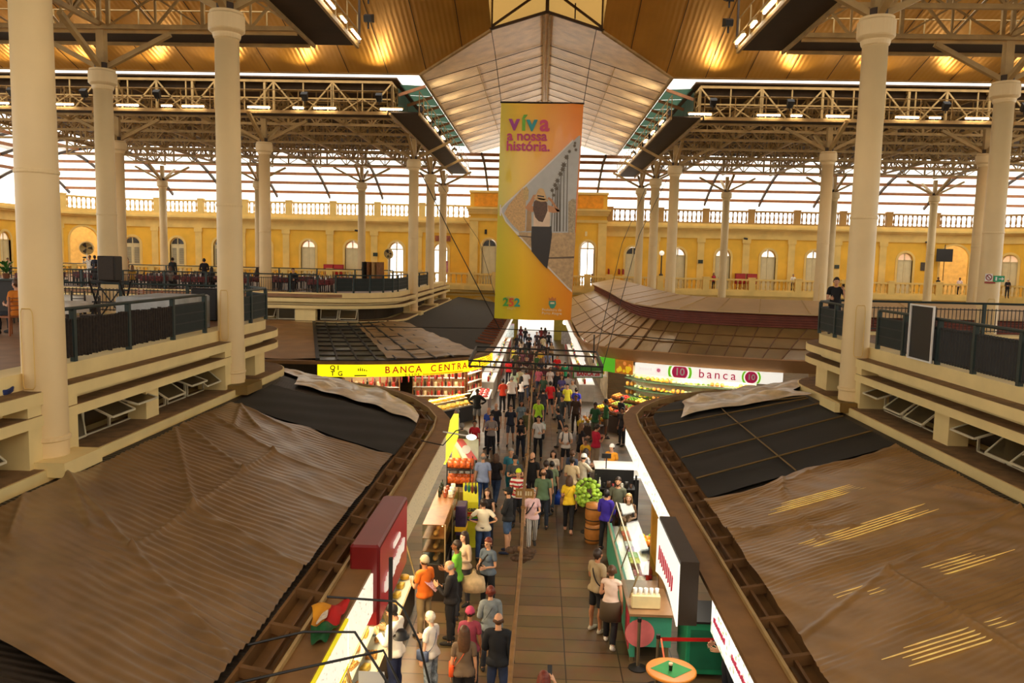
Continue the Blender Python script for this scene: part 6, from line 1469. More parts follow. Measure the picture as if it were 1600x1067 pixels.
# position, heading, wording and clothing of everyone in the aisle
CROWD = [
(-2.35,13.04,75,"man in white hooded top looking at a phone by the left stall counter",mkpose('stand','phone','phone',nod=.5),('hoodie',(236,232,222)),('trousers',(34,44,78),'denim'),('short','blk'),"b","m",1.78,(),dict()),
(-1.75,13.22,60,"elderly woman with short white hair, white tee and blue shoulder bag",mkpose('stand','hold','down',nod=.2),('tee',(236,232,222)),('trousers',(150,164,178),'print'),('short','wht'),"a","f",1.58,(('crossbag',(84,98,130),1),),dict()),
(-2.20,15.51,50,"man in orange shirt and pale knitted cap at the left counter",mkpose('stand','down','hold'),('tee',(226,112,26)),('trousers',(150,128,92)),('beanie',(168,156,128)),"c","m",1.70,(),dict()),
(-1.63,15.28,80,"bald old man in a dark suit reading a leaflet at the left counter",mkpose('stand','hold','phone',nod=.35),('jacket',(28,24,26)),('trousers',(26,24,26)),('ring','gry'),"b","m",1.70,(),dict()),
(-1.64,16.39,85,"man in lime green shirt behind the bald man in the suit",mkpose('stand','down','hold'),('tee',(110,180,50)),('trousers',(50,50,56)),('short','dbr'),"d","m",1.72,(),dict()),
(-1.55,17.12,140,"woman with long dark hair and beige sweater beside the shelves",mkpose('stand','down','hold'),('long',(206,180,150)),('trousers',(60,56,60)),('long','dbr'),"a","f",1.66,(),dict()),
(-0.99,16.85,150,"woman in grey-blue tee and glasses holding a big beige bag",mkpose('stand','hold','hold',nod=.1),('tee',(92,104,118)),('trousers',(26,26,30)),('short','red'),"b","f",1.64,(('glasses',),('strap',(40,34,34),-1)),dict()),
(-0.78,14.27,10,"woman in pale denim jacket with red-brown hair seen from behind",mkpose('stand','down','hold'),('jacket',(128,136,138),'denim'),('trousers',(40,44,54)),('bun','red'),"b","f",1.64,(('strap',(34,30,30),1),),dict()),
(-1.09,13.44,0,"person in pink cap hidden between two women near the bottom",mkpose('stand','down','down'),('tee',(150,60,80)),('trousers',(40,40,46)),('cap',(206,74,110)),"c","f",1.60,(),dict()),
(-1.11,12.57,5,"woman with long brown hair and an orange strap bag seen from behind",mkpose('stand','down','down'),('tee',(112,92,72)),('trousers',(26,24,28)),('long','brn'),"b","f",1.66,(('crossbag',(226,84,30),1),),dict()),
(-0.56,12.87,-5,"balding man in black jacket seen from behind at the bottom",mkpose('stand','down','hold'),('jacket',(20,22,28)),('trousers',(36,48,78),'denim'),('ring','brn'),"b","m",1.76,(),dict()),
(-1.30,19.71,0,"woman in cream top and jeans with hands on her hips",mkpose('stand','hip','hip'),('tee',(240,226,196)),('trousers',(52,72,110),'denim'),('bun','dbr'),"b","f",1.62,(('belt',(60,40,30)),),dict(wide=1.12)),
(-1.26,20.59,170,"woman in black top facing the woman with hands on hips",mkpose('stand','down','hold'),('tank',(28,24,28)),('trousers',(40,44,60)),('straight','brn'),"a","f",1.64,(),dict()),
(-0.70,20.33,75,"man in dark cap and blue shorts with crossed arms",mkpose('stand','cross','cross'),('jacket',(34,34,36)),('shorts',(70,92,126),'denim'),('cap',(26,30,30)),"b","m",1.76,(('beard',),),dict(shoes=(44,50,74))),
(-0.06,20.73,185,"older woman in pink tee and black and white striped trousers",mkpose('walkr','down','hold'),('tee',(224,186,190)),('trousers',(214,208,200),'stripev',(60,56,60)),('short','gry'),"a","f",1.66,(('strap',(40,36,36),-1),('glasses',)),dict()),
(0.23,22.29,-8,"balding man in moss green tee seen from behind",mkpose('stand','down','down'),('tee',(92,116,86)),('trousers',(40,46,58),'denim'),('ring','brn'),"b","m",1.76,(),dict()),
(0.50,24.11,-10,"boy in sage green top with a blue bag",mkpose('walkl','down','swingb'),('tee',(128,144,110)),('trousers',(60,70,80)),('short','blk'),"b","m",1.56,(),dict()),
(-0.49,22.44,175,"man in red and white striped polo and neon yellow cap",mkpose('stand','hold','down'),('polo',(190,36,46),'stripeh'),('trousers',(36,36,44)),('cap',(214,234,50)),"b","m",1.70,(('strap',(36,32,34),1),),dict()),
(-0.63,23.86,190,"man in dark cap and charcoal tee with crossed arms in the crowd",mkpose('stand','cross','cross'),('tee',(70,72,72)),('trousers',(34,36,44)),('cap',(30,30,34)),"b","m",1.74,(),dict()),
(-0.79,24.87,175,"man in teal football shirt walking towards the viewer",mkpose('walkl','down','down'),('tee',(56,130,150)),('trousers',(40,130,140)),('short','gry'),"b","m",1.74,(),dict()),
(-0.11,24.20,160,"bald man in black tee behind the bamboo pole",mkpose('stand','down','down'),('tee',(24,22,24)),('trousers',(34,34,40)),('bald','blk'),"b","m",1.76,(('beard',),),dict()),
(-1.62,23.96,5,"man in light blue shirt carrying a plastic bag, seen from behind",mkpose('walkr','down','bag'),('tee',(156,170,206)),('trousers',(48,76,126),'denim'),('ring','gry'),"b","m",1.78,(),dict(belly=.03)),
(-1.24,24.45,-20,"woman in black top and jeans beside the man with the plastic bag",mkpose('walkl','hold','down'),('tee',(34,30,34)),('trousers',(56,76,110),'denim'),('straight','brn'),"b","f",1.66,(),dict()),
(-2.72,28.46,15,"man in khaki vest and beige trousers at the yellow sign strip",mkpose('stand','hold','hold'),('tee',(136,124,100)),('trousers',(146,126,92)),('short','gry'),"b","m",1.74,(),dict()),
(-3.20,31.20,100,"grey-haired man in white shirt at the bend of the left stall",mkpose('stand','down','down'),('tee',(232,226,216)),('trousers',(40,40,46)),('short','gry'),"b","m",1.72,(),dict()),
(-2.35,29.69,180,"woman in red top and black trousers walking towards the viewer",mkpose('walkl','down','down'),('tee',(200,34,48)),('trousers',(28,26,30)),('short','blk'),"c","f",1.62,(),dict()),
(-1.76,30.40,185,"man in grey polo and black trousers with folded arms",mkpose('stand','cross','cross'),('polo',(150,138,132)),('trousers',(24,24,30)),('short','dbr'),"b","m",1.72,(),dict()),
(-1.09,32.57,175,"man in navy tee and grey shorts walking to the viewer",mkpose('walkr','down','down'),('tee',(40,44,58)),('shorts',(70,74,86)),('short','dbr'),"b","m",1.72,(),dict()),
(-0.61,30.21,175,"woman with long dark hair in black vest top carrying something",mkpose('stand','hold','hold'),('tank',(26,22,26)),('trousers',(30,34,48)),('long','dbr'),"b","f",1.64,(),dict()),
(0.07,30.27,170,"man in white tee with a black shoulder bag behind the pole",mkpose('stand','down','hold'),('tee',(228,222,214)),('trousers',(28,28,34)),('short','blk'),"b","m",1.72,(('crossbag',(24,24,26),1),),dict()),
(-0.38,31.95,10,"man in olive clothing right behind the bamboo pole",mkpose('stand','down','down'),('long',(98,94,56)),('trousers',(90,84,56)),('short','brn'),"b","m",1.68,(),dict()),
(1.08,28.65,175,"man in white tee and black shorts wearing a backpack",mkpose('stand','hold','hold',nod=.15),('tee',(232,220,208)),('shorts',(28,26,30)),('short','dbr'),"b","m",1.74,(('backpack',(40,40,46)),('beard',)),dict()),
(1.69,29.57,-70,"woman with long fair hair in a black dress beside the man in red",mkpose('stand','down','hold'),('tee',(28,24,28)),('skirt',(28,24,28)),('long','lbr'),"a","f",1.64,(),dict()),
(2.20,28.92,-60,"man in crimson tee looking at a phone",mkpose('stand','phone','phone',nod=.45),('tee',(200,30,60)),('trousers',(176,150,120)),('short','dbr'),"b","m",1.74,(),dict(belly=.05)),
(1.76,28.02,170,"child in mustard yellow tee in front of the man in crimson",mkpose('stand','down','down'),('tee',(232,176,40)),('trousers',(70,60,56)),('short','dbr'),"c","m",1.38,(),dict()),
(1.12,24.01,-20,"man in sand coloured tee seen from behind at the right counter",mkpose('stand','hold','hold'),('tee',(222,196,152)),('trousers',(52,56,70)),('short','dbr'),"b","m",1.72,(),dict()),
(0.56,25.16,170,"woman in pale blouse with dark bag in the middle of the aisle",mkpose('stand','down','down'),('tee',(206,190,170)),('trousers',(30,30,36)),('straight','dbr'),"b","f",1.62,(('crossbag',(30,26,30),1),),dict()),
(0.32,23.52,-30,"man in black tee standing close behind the green shirted man",mkpose('stand','down','hold'),('tee',(28,26,28)),('trousers',(44,44,50)),('short','dbr'),"b","m",1.70,(),dict()),
(1.17,25.05,-40,"person in faded denim shirt with rolled trousers at the right counter",mkpose('stand','down','hold'),('tee',(70,82,108),'denim'),('capri',(60,64,80)),('short','brn'),"b","m",1.68,(),dict(shoes=(90,90,96))),
(1.63,25.47,-60,"woman in patterned white top and shorts at the right counter",mkpose('stand','hold','hold'),('tee',(228,216,206),'print'),('shorts',(60,40,40)),('straight','dbr'),"b","f",1.64,(),dict()),
(1.49,24.51,-55,"stall worker in white cap and cream clothes with an apron",mkpose('stand','reach','hold',nod=.2),('long',(236,224,196)),('trousers',(190,170,130)),('beanie',(240,236,226)),"b","m",1.70,(('apron',(206,184,140)),),dict()),
(2.50,25.96,150,"stall worker in orange shirt and white cap behind the white counter",mkpose('stand','hold','down'),('tee',(240,160,40)),('trousers',(60,54,50)),('beanie',(244,240,232)),"b","m",1.70,(),dict()),
(0.97,22.13,-5,"woman in yellow tee and black trousers walking away",mkpose('walkl','down','hold'),('tee',(244,200,40)),('trousers',(26,24,28)),('straight','brn'),"b","f",1.66,(('crossbag',(120,84,60),1),),dict(shoes=(206,150,120))),
(2.28,21.51,165,"bearded man in olive tee behind the right counter",mkpose('stand','hold','down'),('tee',(88,90,70)),('trousers',(48,48,52)),('short','dbr'),"b","m",1.80,(('beard',),),dict()),
(2.46,20.45,170,"girl with long blond hair in a brown striped top behind the right counter",mkpose('stand','hold','hold'),('tee',(150,110,70),'stripev',(60,44,36)),('trousers',(110,122,140),'denim'),('long','bln'),"a","f",1.66,(),dict()),
(1.91,20.74,-30,"person in purple sweater at the end of the ice counter",mkpose('stand','hold','hold'),('long',(60,40,160)),('trousers',(26,26,32)),('short','blk'),"b","m",1.66,(),dict()),
(1.34,16.01,-50,"man in khaki tee and black shorts with a cross-body bag by the ice counter",mkpose('stand','down','hold'),('tee',(166,146,112)),('shorts',(26,26,30)),('short','dbr'),"c","m",1.78,(('crossbag',(26,26,32),-1),),dict(shoes=(190,180,160))),
(1.58,15.45,-15,"woman in white tank top with a brown jacket tied round her waist",mkpose('walkl','down','hold'),('tank',(232,204,186)),('trousers',(26,25,29)),('bun','brn'),"b","f",1.68,(('waist',(84,68,48)),),dict(shoes=(240,234,224),wide=1.08)),
(0.20,11.20,0,"person holding a phone up at the bottom edge of the picture",mkpose('stand','cam','down',nod=.1),('tee',(90,60,50)),('trousers',(40,40,46)),('straight','red'),"b","f",1.66,(),dict()),
(-2.74,35.76,180,"tall man in black jacket and grey shorts before the cheese counter",mkpose('stand','hip','hip'),('jacket',(22,22,24)),('shorts',(110,108,106)),('short','blk'),"e","m",1.80,(),dict()),
(-1.95,31.72,150,"bald man in royal blue tee by the cheese counter",mkpose('stand','down','down'),('tee',(50,80,170)),('trousers',(40,40,50)),('ring','gry'),"b","m",1.72,(),dict()),
(-1.70,32.56,165,"bald man in dark tee behind the one in royal blue",mkpose('stand','down','down'),('tee',(44,40,44)),('trousers',(34,34,40)),('bald','blk'),"b","m",1.74,(),dict()),
(-0.68,33.93,190,"woman in grey-blue top in the middle distance",mkpose('walkl','down','swingf'),('tee',(116,132,140)),('trousers',(60,66,74)),('straight','blk'),"c","f",1.68,(),dict()),
(0.06,34.30,170,"man in neon green tee with a dark cross strap",mkpose('stand','down','down'),('tee',(190,236,50)),('trousers',(28,28,32)),('short','dbr'),"b","m",1.72,(('strap',(30,30,34),1),),dict()),
(0.99,32.17,60,"man in dark tee leaning forward towards the pole",mkpose('walkr','swingf','swingb',lean=.35),('tee',(32,34,40)),('trousers',(140,136,130)),('short','blk'),"b","m",1.72,(),dict()),
(-1.76,39.60,30,"man in orange-red shirt with his back to the crowd",mkpose('stand','down','hold'),('tee',(216,64,34)),('trousers',(28,26,30)),('short','blk'),"b","m",1.72,(),dict()),
(-1.32,40.04,0,"big man in white shirt seen from behind",mkpose('stand','down','hold'),('tee',(236,226,216)),('trousers',(26,25,29)),('short','gry'),"b","m",1.80,(),dict(belly=.05,wide=1.08)),
(-0.85,41.22,-60,"woman in white tee with long black hair in the far crowd",mkpose('stand','hold','down'),('tee',(236,228,222)),('trousers',(34,34,44)),('long','blk'),"b","f",1.64,(),dict()),
(-0.21,37.99,175,"woman in black clothes with long hair left of the pole",mkpose('stand','down','down'),('tee',(40,34,36)),('trousers',(28,28,34)),('long','blk'),"c","f",1.66,(),dict()),
(0.63,39.27,10,"man in bright red tee in the far crowd",mkpose('walkl','down','hold'),('tee',(206,30,36)),('shorts',(32,32,40)),('short','blk'),"c","m",1.74,(),dict()),
(1.01,37.97,60,"man in black tee and grey trousers beside the red tee",mkpose('walkr','down','down'),('tee',(30,30,36)),('trousers',(126,128,122)),('short','brn'),"b","m",1.70,(),dict()),
(1.11,35.15,130,"man in slate tee near the fruit stall corner",mkpose('stand','hold','down'),('tee',(58,62,66)),('shorts',(60,60,60)),('short','dbr'),"b","m",1.72,(),dict()),
(1.72,35.15,160,"man in dark brown holding a yellow bag by the fruit stall",mkpose('stand','down','down'),('tee',(70,50,38)),('trousers',(50,38,32)),('short','blk'),"d","m",1.76,(),dict()),
(1.85,37.53,-20,"person in violet-blue tee at the fruit stall",mkpose('stand','down','hold'),('tee',(60,60,190)),('trousers',(40,40,54)),('short','dbr'),"b","m",1.70,(),dict()),
(1.77,40.04,150,"man in pale grey shirt before the fruit shelves",mkpose('stand','hold','hold'),('long',(186,178,164)),('trousers',(70,70,70)),('short','gry'),"b","m",1.72,(),dict()),
(2.48,33.60,150,"fruit seller in dark green tee and cap, left of two",mkpose('stand','hold','down'),('tee',(40,84,48)),('shorts',(90,90,70)),('cap',(60,44,40)),"d","m",1.72,(),dict()),
(3.02,34.43,-90,"fruit seller in dark green tee, right of two",mkpose('stand','reach','hold'),('tee',(50,96,52)),('shorts',(110,90,70)),('short','blk'),"d","m",1.74,(),dict()),
(3.74,35.05,-60,"man in black polo looking down at the fruit stall",mkpose('stand','hold','phone',nod=.3),('polo',(26,28,34)),('trousers',(30,34,44)),('short','blk'),"b","m",1.76,(),dict()),
(3.58,33.11,120,"dark-haired person behind the bend of the right stall eave",mkpose('stand','down','down'),('tee',(50,44,44)),('trousers',(40,40,46)),('short','blk'),"c","f",1.62,(),dict()),
(0.30,41.71,150,"man in bottle green tee in the far crowd",mkpose('walkl','down','down'),('tee',(56,80,60)),('trousers',(40,44,44)),('short','blk'),"c","m",1.70,(),dict()),
(0.69,44.88,185,"red-haired woman in white in the far crowd",mkpose('stand','down','down'),('tee',(230,214,206)),('trousers',(180,170,160)),('long','red'),"a","f",1.66,(),dict()),
(1.09,43.17,175,"man in a dark suit in the far crowd",mkpose('walkr','down','down'),('jacket',(30,32,40)),('trousers',(28,30,38)),('short','dbr'),"b","m",1.76,(),dict()),
(-4.30,46.83,110,"vendor in black among the shelves of the deli stall",mkpose('stand','hold','hold'),('tee',(40,36,40)),('trousers',(40,40,44)),('short','blk'),"c","m",1.68,(),dict()),
(-1.80,48.17,0,"man in scarlet tee with white print in the far crowd",mkpose('stand','down','down'),('tee',(220,40,40)),('trousers',(40,40,46)),('short','blk'),"b","m",1.70,(),dict()),
(0.11,53.62,0,"man in pale yellow tee far down the aisle",mkpose('stand','down','down'),('tee',(236,196,60)),('trousers',(60,60,50)),('short','dbr'),"b","m",1.70,(),dict()),
(0.62,53.15,10,"person in grey-blue tee far down the aisle",mkpose('stand','down','down'),('tee',(120,130,160)),('trousers',(40,44,60)),('short','dbr'),"b","f",1.70,(),dict()),
(1.20,50.31,170,"man in light red tee near the far right stalls",mkpose('stand','hold','hold'),('tee',(226,40,40)),('trousers',(50,50,56)),('short','dbr'),"b","m",1.72,(),dict()),
(1.59,47.03,160,"man in emerald green tee near the far right stalls",mkpose('stand','hold','down'),('tee',(30,130,84)),('trousers',(50,50,50)),('short','blk'),"c","m",1.70,(),dict()),
(-0.73,49.38,180,"man in maroon tee far down the aisle",mkpose('walkl','down','down'),('tee',(70,40,40)),('trousers',(36,34,36)),('short','dbr'),"b","m",1.74,(),dict()),
(-1.19,49.95,180,"woman in patterned brown top far down the aisle",mkpose('walkr','down','down'),('tee',(96,64,64),'print'),('trousers',(44,40,44)),('straight','dbr'),"b","f",1.70,(),dict()),
(-1.67,72.53,180,"woman in wine red top at the left of the portal",mkpose('walkr','down','down'),('tee',(120,50,60)),('trousers',(60,70,96)),('long','brn'),"c","f",1.70,(),dict()),
(-1.22,70.58,-10,"dark silhouette of a man left of the portal middle",mkpose('stand','down','down'),('tee',(30,30,34)),('trousers',(60,70,96)),('short','dbr'),"b","m",1.70,(),dict()),
(-0.80,65.09,180,"second dark figure walking out through the portal",mkpose('walkr','down','hold'),('tee',(40,36,40)),('trousers',(50,46,44)),('short','brn'),"c","m",1.70,(),dict()),
(-0.18,67.04,170,"dark figure in the middle of the bright portal",mkpose('walkr','down','down'),('tee',(60,50,56)),('trousers',(34,34,40)),('short','brn'),"b","m",1.70,(),dict()),
(0.20,71.70,-10,"person in red-brown shirt at the portal",mkpose('walkl','down','down'),('tee',(150,60,60)),('trousers',(50,46,44)),('short','blk'),"b","m",1.70,(),dict()),
(0.55,71.09,-10,"woman in dusky top right in the portal",mkpose('stand','down','hold'),('tee',(90,60,60)),('trousers',(34,34,40)),('long','dbr'),"c","f",1.70,(),dict()),
(0.85,67.33,-10,"dark figure at the right jamb of the portal",mkpose('walkr','down','hold'),('tee',(34,34,40)),('trousers',(50,46,44)),('short','dbr'),"c","m",1.70,(),dict()),
(0.35,63.72,-10,"man in beige shirt walking to the portal",mkpose('walkl','down','down'),('tee',(206,190,150)),('trousers',(60,70,96)),('short','blk'),"a","m",1.70,(),dict()),
(-1.77,64.26,180,"dark figure at the left jamb of the portal",mkpose('walkl','down','down'),('tee',(50,46,50)),('trousers',(60,70,96)),('long','brn'),"c","f",1.70,(),dict()),
(-1.35,61.19,10,"woman in pale top below the portal",mkpose('walkl','down','hold'),('tee',(210,186,160)),('trousers',(50,46,44)),('long','dbr'),"c","f",1.70,(),dict()),
(-0.34,57.61,-10,"man with fair head below the portal",mkpose('stand','down','hold'),('tee',(190,170,150)),('trousers',(50,46,44)),('short','blk'),"b","m",1.70,(),dict()),
(-1.00,57.40,-10,"woman in grey-green far down the aisle",mkpose('walkr','down','down'),('tee',(70,84,70)),('trousers',(50,46,44)),('long','dbr'),"a","f",1.70,(),dict()),
(-1.73,55.09,180,"man in lemon tee far down the left side",mkpose('walkr','down','hold'),('tee',(226,206,60)),('trousers',(60,70,96)),('short','blk'),"a","m",1.70,(),dict()),
(0.95,58.83,170,"woman with a straw-coloured top near the right stalls",mkpose('walkr','down','hold'),('tee',(190,160,120)),('trousers',(34,34,40)),('long','dbr'),"a","f",1.70,(),dict()),
(-1.06,53.33,170,"woman in rose-brown top before the portal crowd",mkpose('stand','down','down'),('tee',(120,70,80)),('trousers',(60,70,96)),('long','dbr'),"c","f",1.70,(),dict()),
(-0.50,52.91,0,"man in dark red in the portal crowd",mkpose('stand','down','down'),('tee',(80,40,44)),('trousers',(60,70,96)),('short','brn'),"b","m",1.70,(),dict()),
(-0.14,51.23,-10,"man in leaf green in the portal crowd",mkpose('walkl','down','down'),('tee',(70,110,60)),('trousers',(34,34,40)),('short','dbr'),"a","m",1.70,(),dict()),
(-1.31,43.81,0,"woman in mint top at the left far stalls",mkpose('stand','down','down'),('tee',(206,226,190)),('trousers',(34,34,40)),('long','dbr'),"b","f",1.70,(),dict()),
(-1.01,44.35,-10,"man in cream tee by the left far stalls",mkpose('walkl','down','down'),('tee',(232,214,170)),('trousers',(50,46,44)),('short','blk'),"b","m",1.70,(),dict()),
(-0.66,43.52,10,"man in white tee deep in the far crowd",mkpose('walkl','down','down'),('tee',(236,230,226)),('trousers',(60,70,96)),('short','dbr'),"c","m",1.70,(),dict()),
(-0.49,45.24,-10,"woman in brick red top deep in the far crowd",mkpose('walkl','down','down'),('tee',(120,60,60)),('trousers',(50,46,44)),('long','brn'),"b","f",1.70,(),dict()),
(0.05,44.93,170,"woman in pink top deep in the far crowd",mkpose('walkr','down','down'),('tee',(214,110,130)),('trousers',(60,70,96)),('long','dbr'),"b","f",1.70,(),dict()),
(0.44,45.92,-10,"man in burgundy tee deep in the far crowd",mkpose('walkl','down','hold'),('tee',(90,40,48)),('trousers',(34,34,40)),('short','dbr'),"b","m",1.70,(),dict()),
(0.94,46.90,0,"man in grey-black tee deep in the far crowd",mkpose('walkl','down','down'),('tee',(60,56,60)),('trousers',(34,34,40)),('short','brn'),"b","m",1.70,(),dict()),
(1.27,41.90,170,"woman in lilac top by the right far stalls",mkpose('walkl','down','hold'),('tee',(90,80,140)),('trousers',(50,46,44)),('long','brn'),"b","f",1.70,(),dict()),
(1.46,38.65,170,"man in lemon yellow at the fruit shelves",mkpose('stand','down','down'),('tee',(230,220,60)),('trousers',(50,46,44)),('short','blk'),"b","m",1.70,(),dict()),
(1.63,42.45,10,"man in silver grey tee by the right far stalls",mkpose('walkr','down','hold'),('tee',(190,180,176)),('trousers',(60,70,96)),('short','brn'),"b","m",1.70,(),dict()),
(-0.32,47.86,180,"man in umber tee deep in the far crowd",mkpose('walkl','down','down'),('tee',(60,50,44)),('trousers',(60,70,96)),('short','dbr'),"b","m",1.70,(),dict()),
(0.15,48.91,10,"woman in midnight blue deep in the far crowd",mkpose('walkl','down','down'),('tee',(40,44,60)),('trousers',(34,34,40)),('long','brn'),"b","f",1.70,(),dict()),
(-0.87,46.86,10,"man in stone grey tee deep in the far crowd",mkpose('walkr','down','down'),('tee',(150,140,130)),('trousers',(50,46,44)),('short','dbr'),"b","m",1.70,(),dict()),
(-1.29,46.40,10,"woman in oxblood top by the left far stalls",mkpose('stand','down','hold'),('tee',(100,40,40)),('trousers',(50,46,44)),('long','brn'),"a","f",1.70,(),dict()),
(0.58,48.36,0,"man in chalk white tee deep in the far crowd",mkpose('walkr','down','hold'),('tee',(220,210,200)),('trousers',(60,70,96)),('short','brn'),"b","m",1.70,(),dict()),
(-0.25,54.62,170,"man in forest green down the aisle",mkpose('stand','down','down'),('tee',(50,60,50)),('trousers',(60,70,96)),('short','brn'),"b","m",1.70,(),dict()),
(0.24,56.84,-10,"woman in tan top down the aisle",mkpose('walkl','down','hold'),('tee',(120,90,70)),('trousers',(34,34,40)),('long','blk'),"a","f",1.70,(),dict()),
(-0.78,60.78,-10,"dark figure below the portal, left of the pole",mkpose('stand','down','hold'),('tee',(30,30,36)),('trousers',(50,46,44)),('short','blk'),"b","m",1.70,(),dict()),
(0.00,60.51,10,"woman in dull plum below the portal",mkpose('walkr','down','down'),('tee',(80,60,60)),('trousers',(50,46,44)),('long','dbr'),"b","f",1.70,(),dict()),
(0.61,57.82,170,"man in charcoal near the portal, right side",mkpose('walkl','down','hold'),('tee',(44,40,44)),('trousers',(60,70,96)),('short','dbr'),"c","m",1.70,(),dict()),
(-1.51,52.38,10,"man in khaki green far down the left side",mkpose('walkl','down','hold'),('tee',(90,90,60)),('trousers',(34,34,40)),('short','dbr'),"b","m",1.70,(),dict()),
(1.25,45.52,180,"woman in rust top by the right far stalls",mkpose('stand','down','hold'),('tee',(160,90,50)),('trousers',(50,46,44)),('long','brn'),"c","f",1.70,(),dict()),
(-0.17,38.97,-10,"woman in taupe top in the middle of the crowd",mkpose('walkr','down','down'),('tee',(96,84,64)),('trousers',(34,34,40)),('long','brn'),"c","f",1.70,(),dict()),
(0.27,37.26,-10,"man in dusky purple in the middle of the crowd",mkpose('walkl','down','hold'),('tee',(56,50,60)),('trousers',(34,34,40)),('short','blk'),"b","m",1.70,(),dict()),
]
# ------------------------------------------------------------------ the crowd
for i, (x, y, rot, l, pose, top, bot, hair, sk, sex, h, ex, kw) in enumerate(CROWD):
    kw = dict(kw); kw.setdefault('wide', .95 if sex == 'm' else 1.0)
    root, hd = person(x, y, rot, l, pose, top, bot, hair, sk, sex, h, extra=ex, lod=0 if y < 28 else 1, **kw)
    HANDS = globals().setdefault('HANDS', {}); HANDS[l] = hd
def hand(words, s):
    for l, h in HANDS.items():
        if words in l: return h[s]
def carry_bag(name, p, rgb, label, w=.3, h=.34, rough=.4, band=None):
    root = thing(name, label, 'bag', (p.x, p.y, p.z-.02))
    b = MB(); b.smooth = True
    b.rings([[(w*k*.5*math.cos(a)*(1+.12*math.sin(3*a+z*9)), w*k*.32*math.sin(a), z) for a in [2*PI*i/14 for i in range(14)]] for k, z in ((.5,-h-.12),(.95,-h-.1),(1.05,-h*.75),(.95,-h*.45),(.5,-.14),(.14,-.06),(.05,0))], True)
    b.build('sack', M('bag_%02x%02x%02x' % rgb, rgb, rough, var=.18, scale=9, bump=.4, bscale=26), root)
    b = MB()
    for sd in (-1,1): b.path([(sd*.05,0,-.12),(sd*.03,.01,0),(0,.012,.02)], .008, 5)
    b.build('handle', M('bag_%02x%02x%02x' % rgb, rgb), root)
    if band:
        b = MB(); b.smooth = True; b.rings([[(w*k*.5*math.cos(a), w*k*.33*math.sin(a), z) for a in [2*PI*i/14 for i in range(14)]] for k, z in ((1.0,-h-.08),(1.07,-h*.85),(1.09,-h*.7))], False); b.build('print_band', M('bag_band', band, .5), root)
carry_bag('plastic_bag', hand('light blue shirt','L'), (206,226,226), 'white and green plastic shopping bag in the hand of the man in light blue', band=(180,200,60))
carry_bag('shopping_bag', hand('glasses holding','R')+Vector((-.05,-.1,0)), (214,184,140), 'big beige cloth bag carried by the woman in grey-blue tee', .5, .36, .8)
carry_bag('plastic_bag', hand('boy in sage','R'), (36,80,190), 'bright blue plastic bag carried by the boy in sage green')
carry_bag('plastic_bag', hand('sand coloured','L'), (90,150,60), 'green plastic bag carried by the man in sand coloured tee', .26, .3)
carry_bag('plastic_bag', hand('dark brown holding','L'), (238,206,40), 'yellow bag hanging from the hand of the man in dark brown', .24, .24)
carry_bag('plastic_bag', hand('neon green','L'), (206,226,214), 'pale plastic bag carried by the man in neon green', .24, .28)
def phone(p, rz, label):
    b = MB(); b.bevbox((0,0,0), (.072,.012,.145), .003); o = b.build('phone', BLACK); o.location = p; o.rotation_euler = (-.7,0,rz); tag(o, label, 'phone')
phone(hand('white hooded','R')+Vector((-.05,.02,.05)), R(75), 'phone in the hands of the man in white hooded top')
phone(hand('crimson tee','R')+Vector((.04,.03,.04)), R(-60), 'phone in the hands of the man in crimson')
phone(hand('holding a phone up','R')+Vector((-.02,.03,.05)), 0, 'phone held up at the bottom edge of the picture')
b = MB(); b.cbox((0,0,0),(.22,.004,.3)); o_ = b.build('leaflet', M('pink_leaflet', (214,170,186), .7, var=.4, scale=30)); o_.location = hand('dark suit','R')+Vector((-.08,.02,.02)); o_.rotation_euler = (-.9,0,R(80)); tag(o_, 'pink printed leaflet held by the man in the dark suit', 'leaflet')

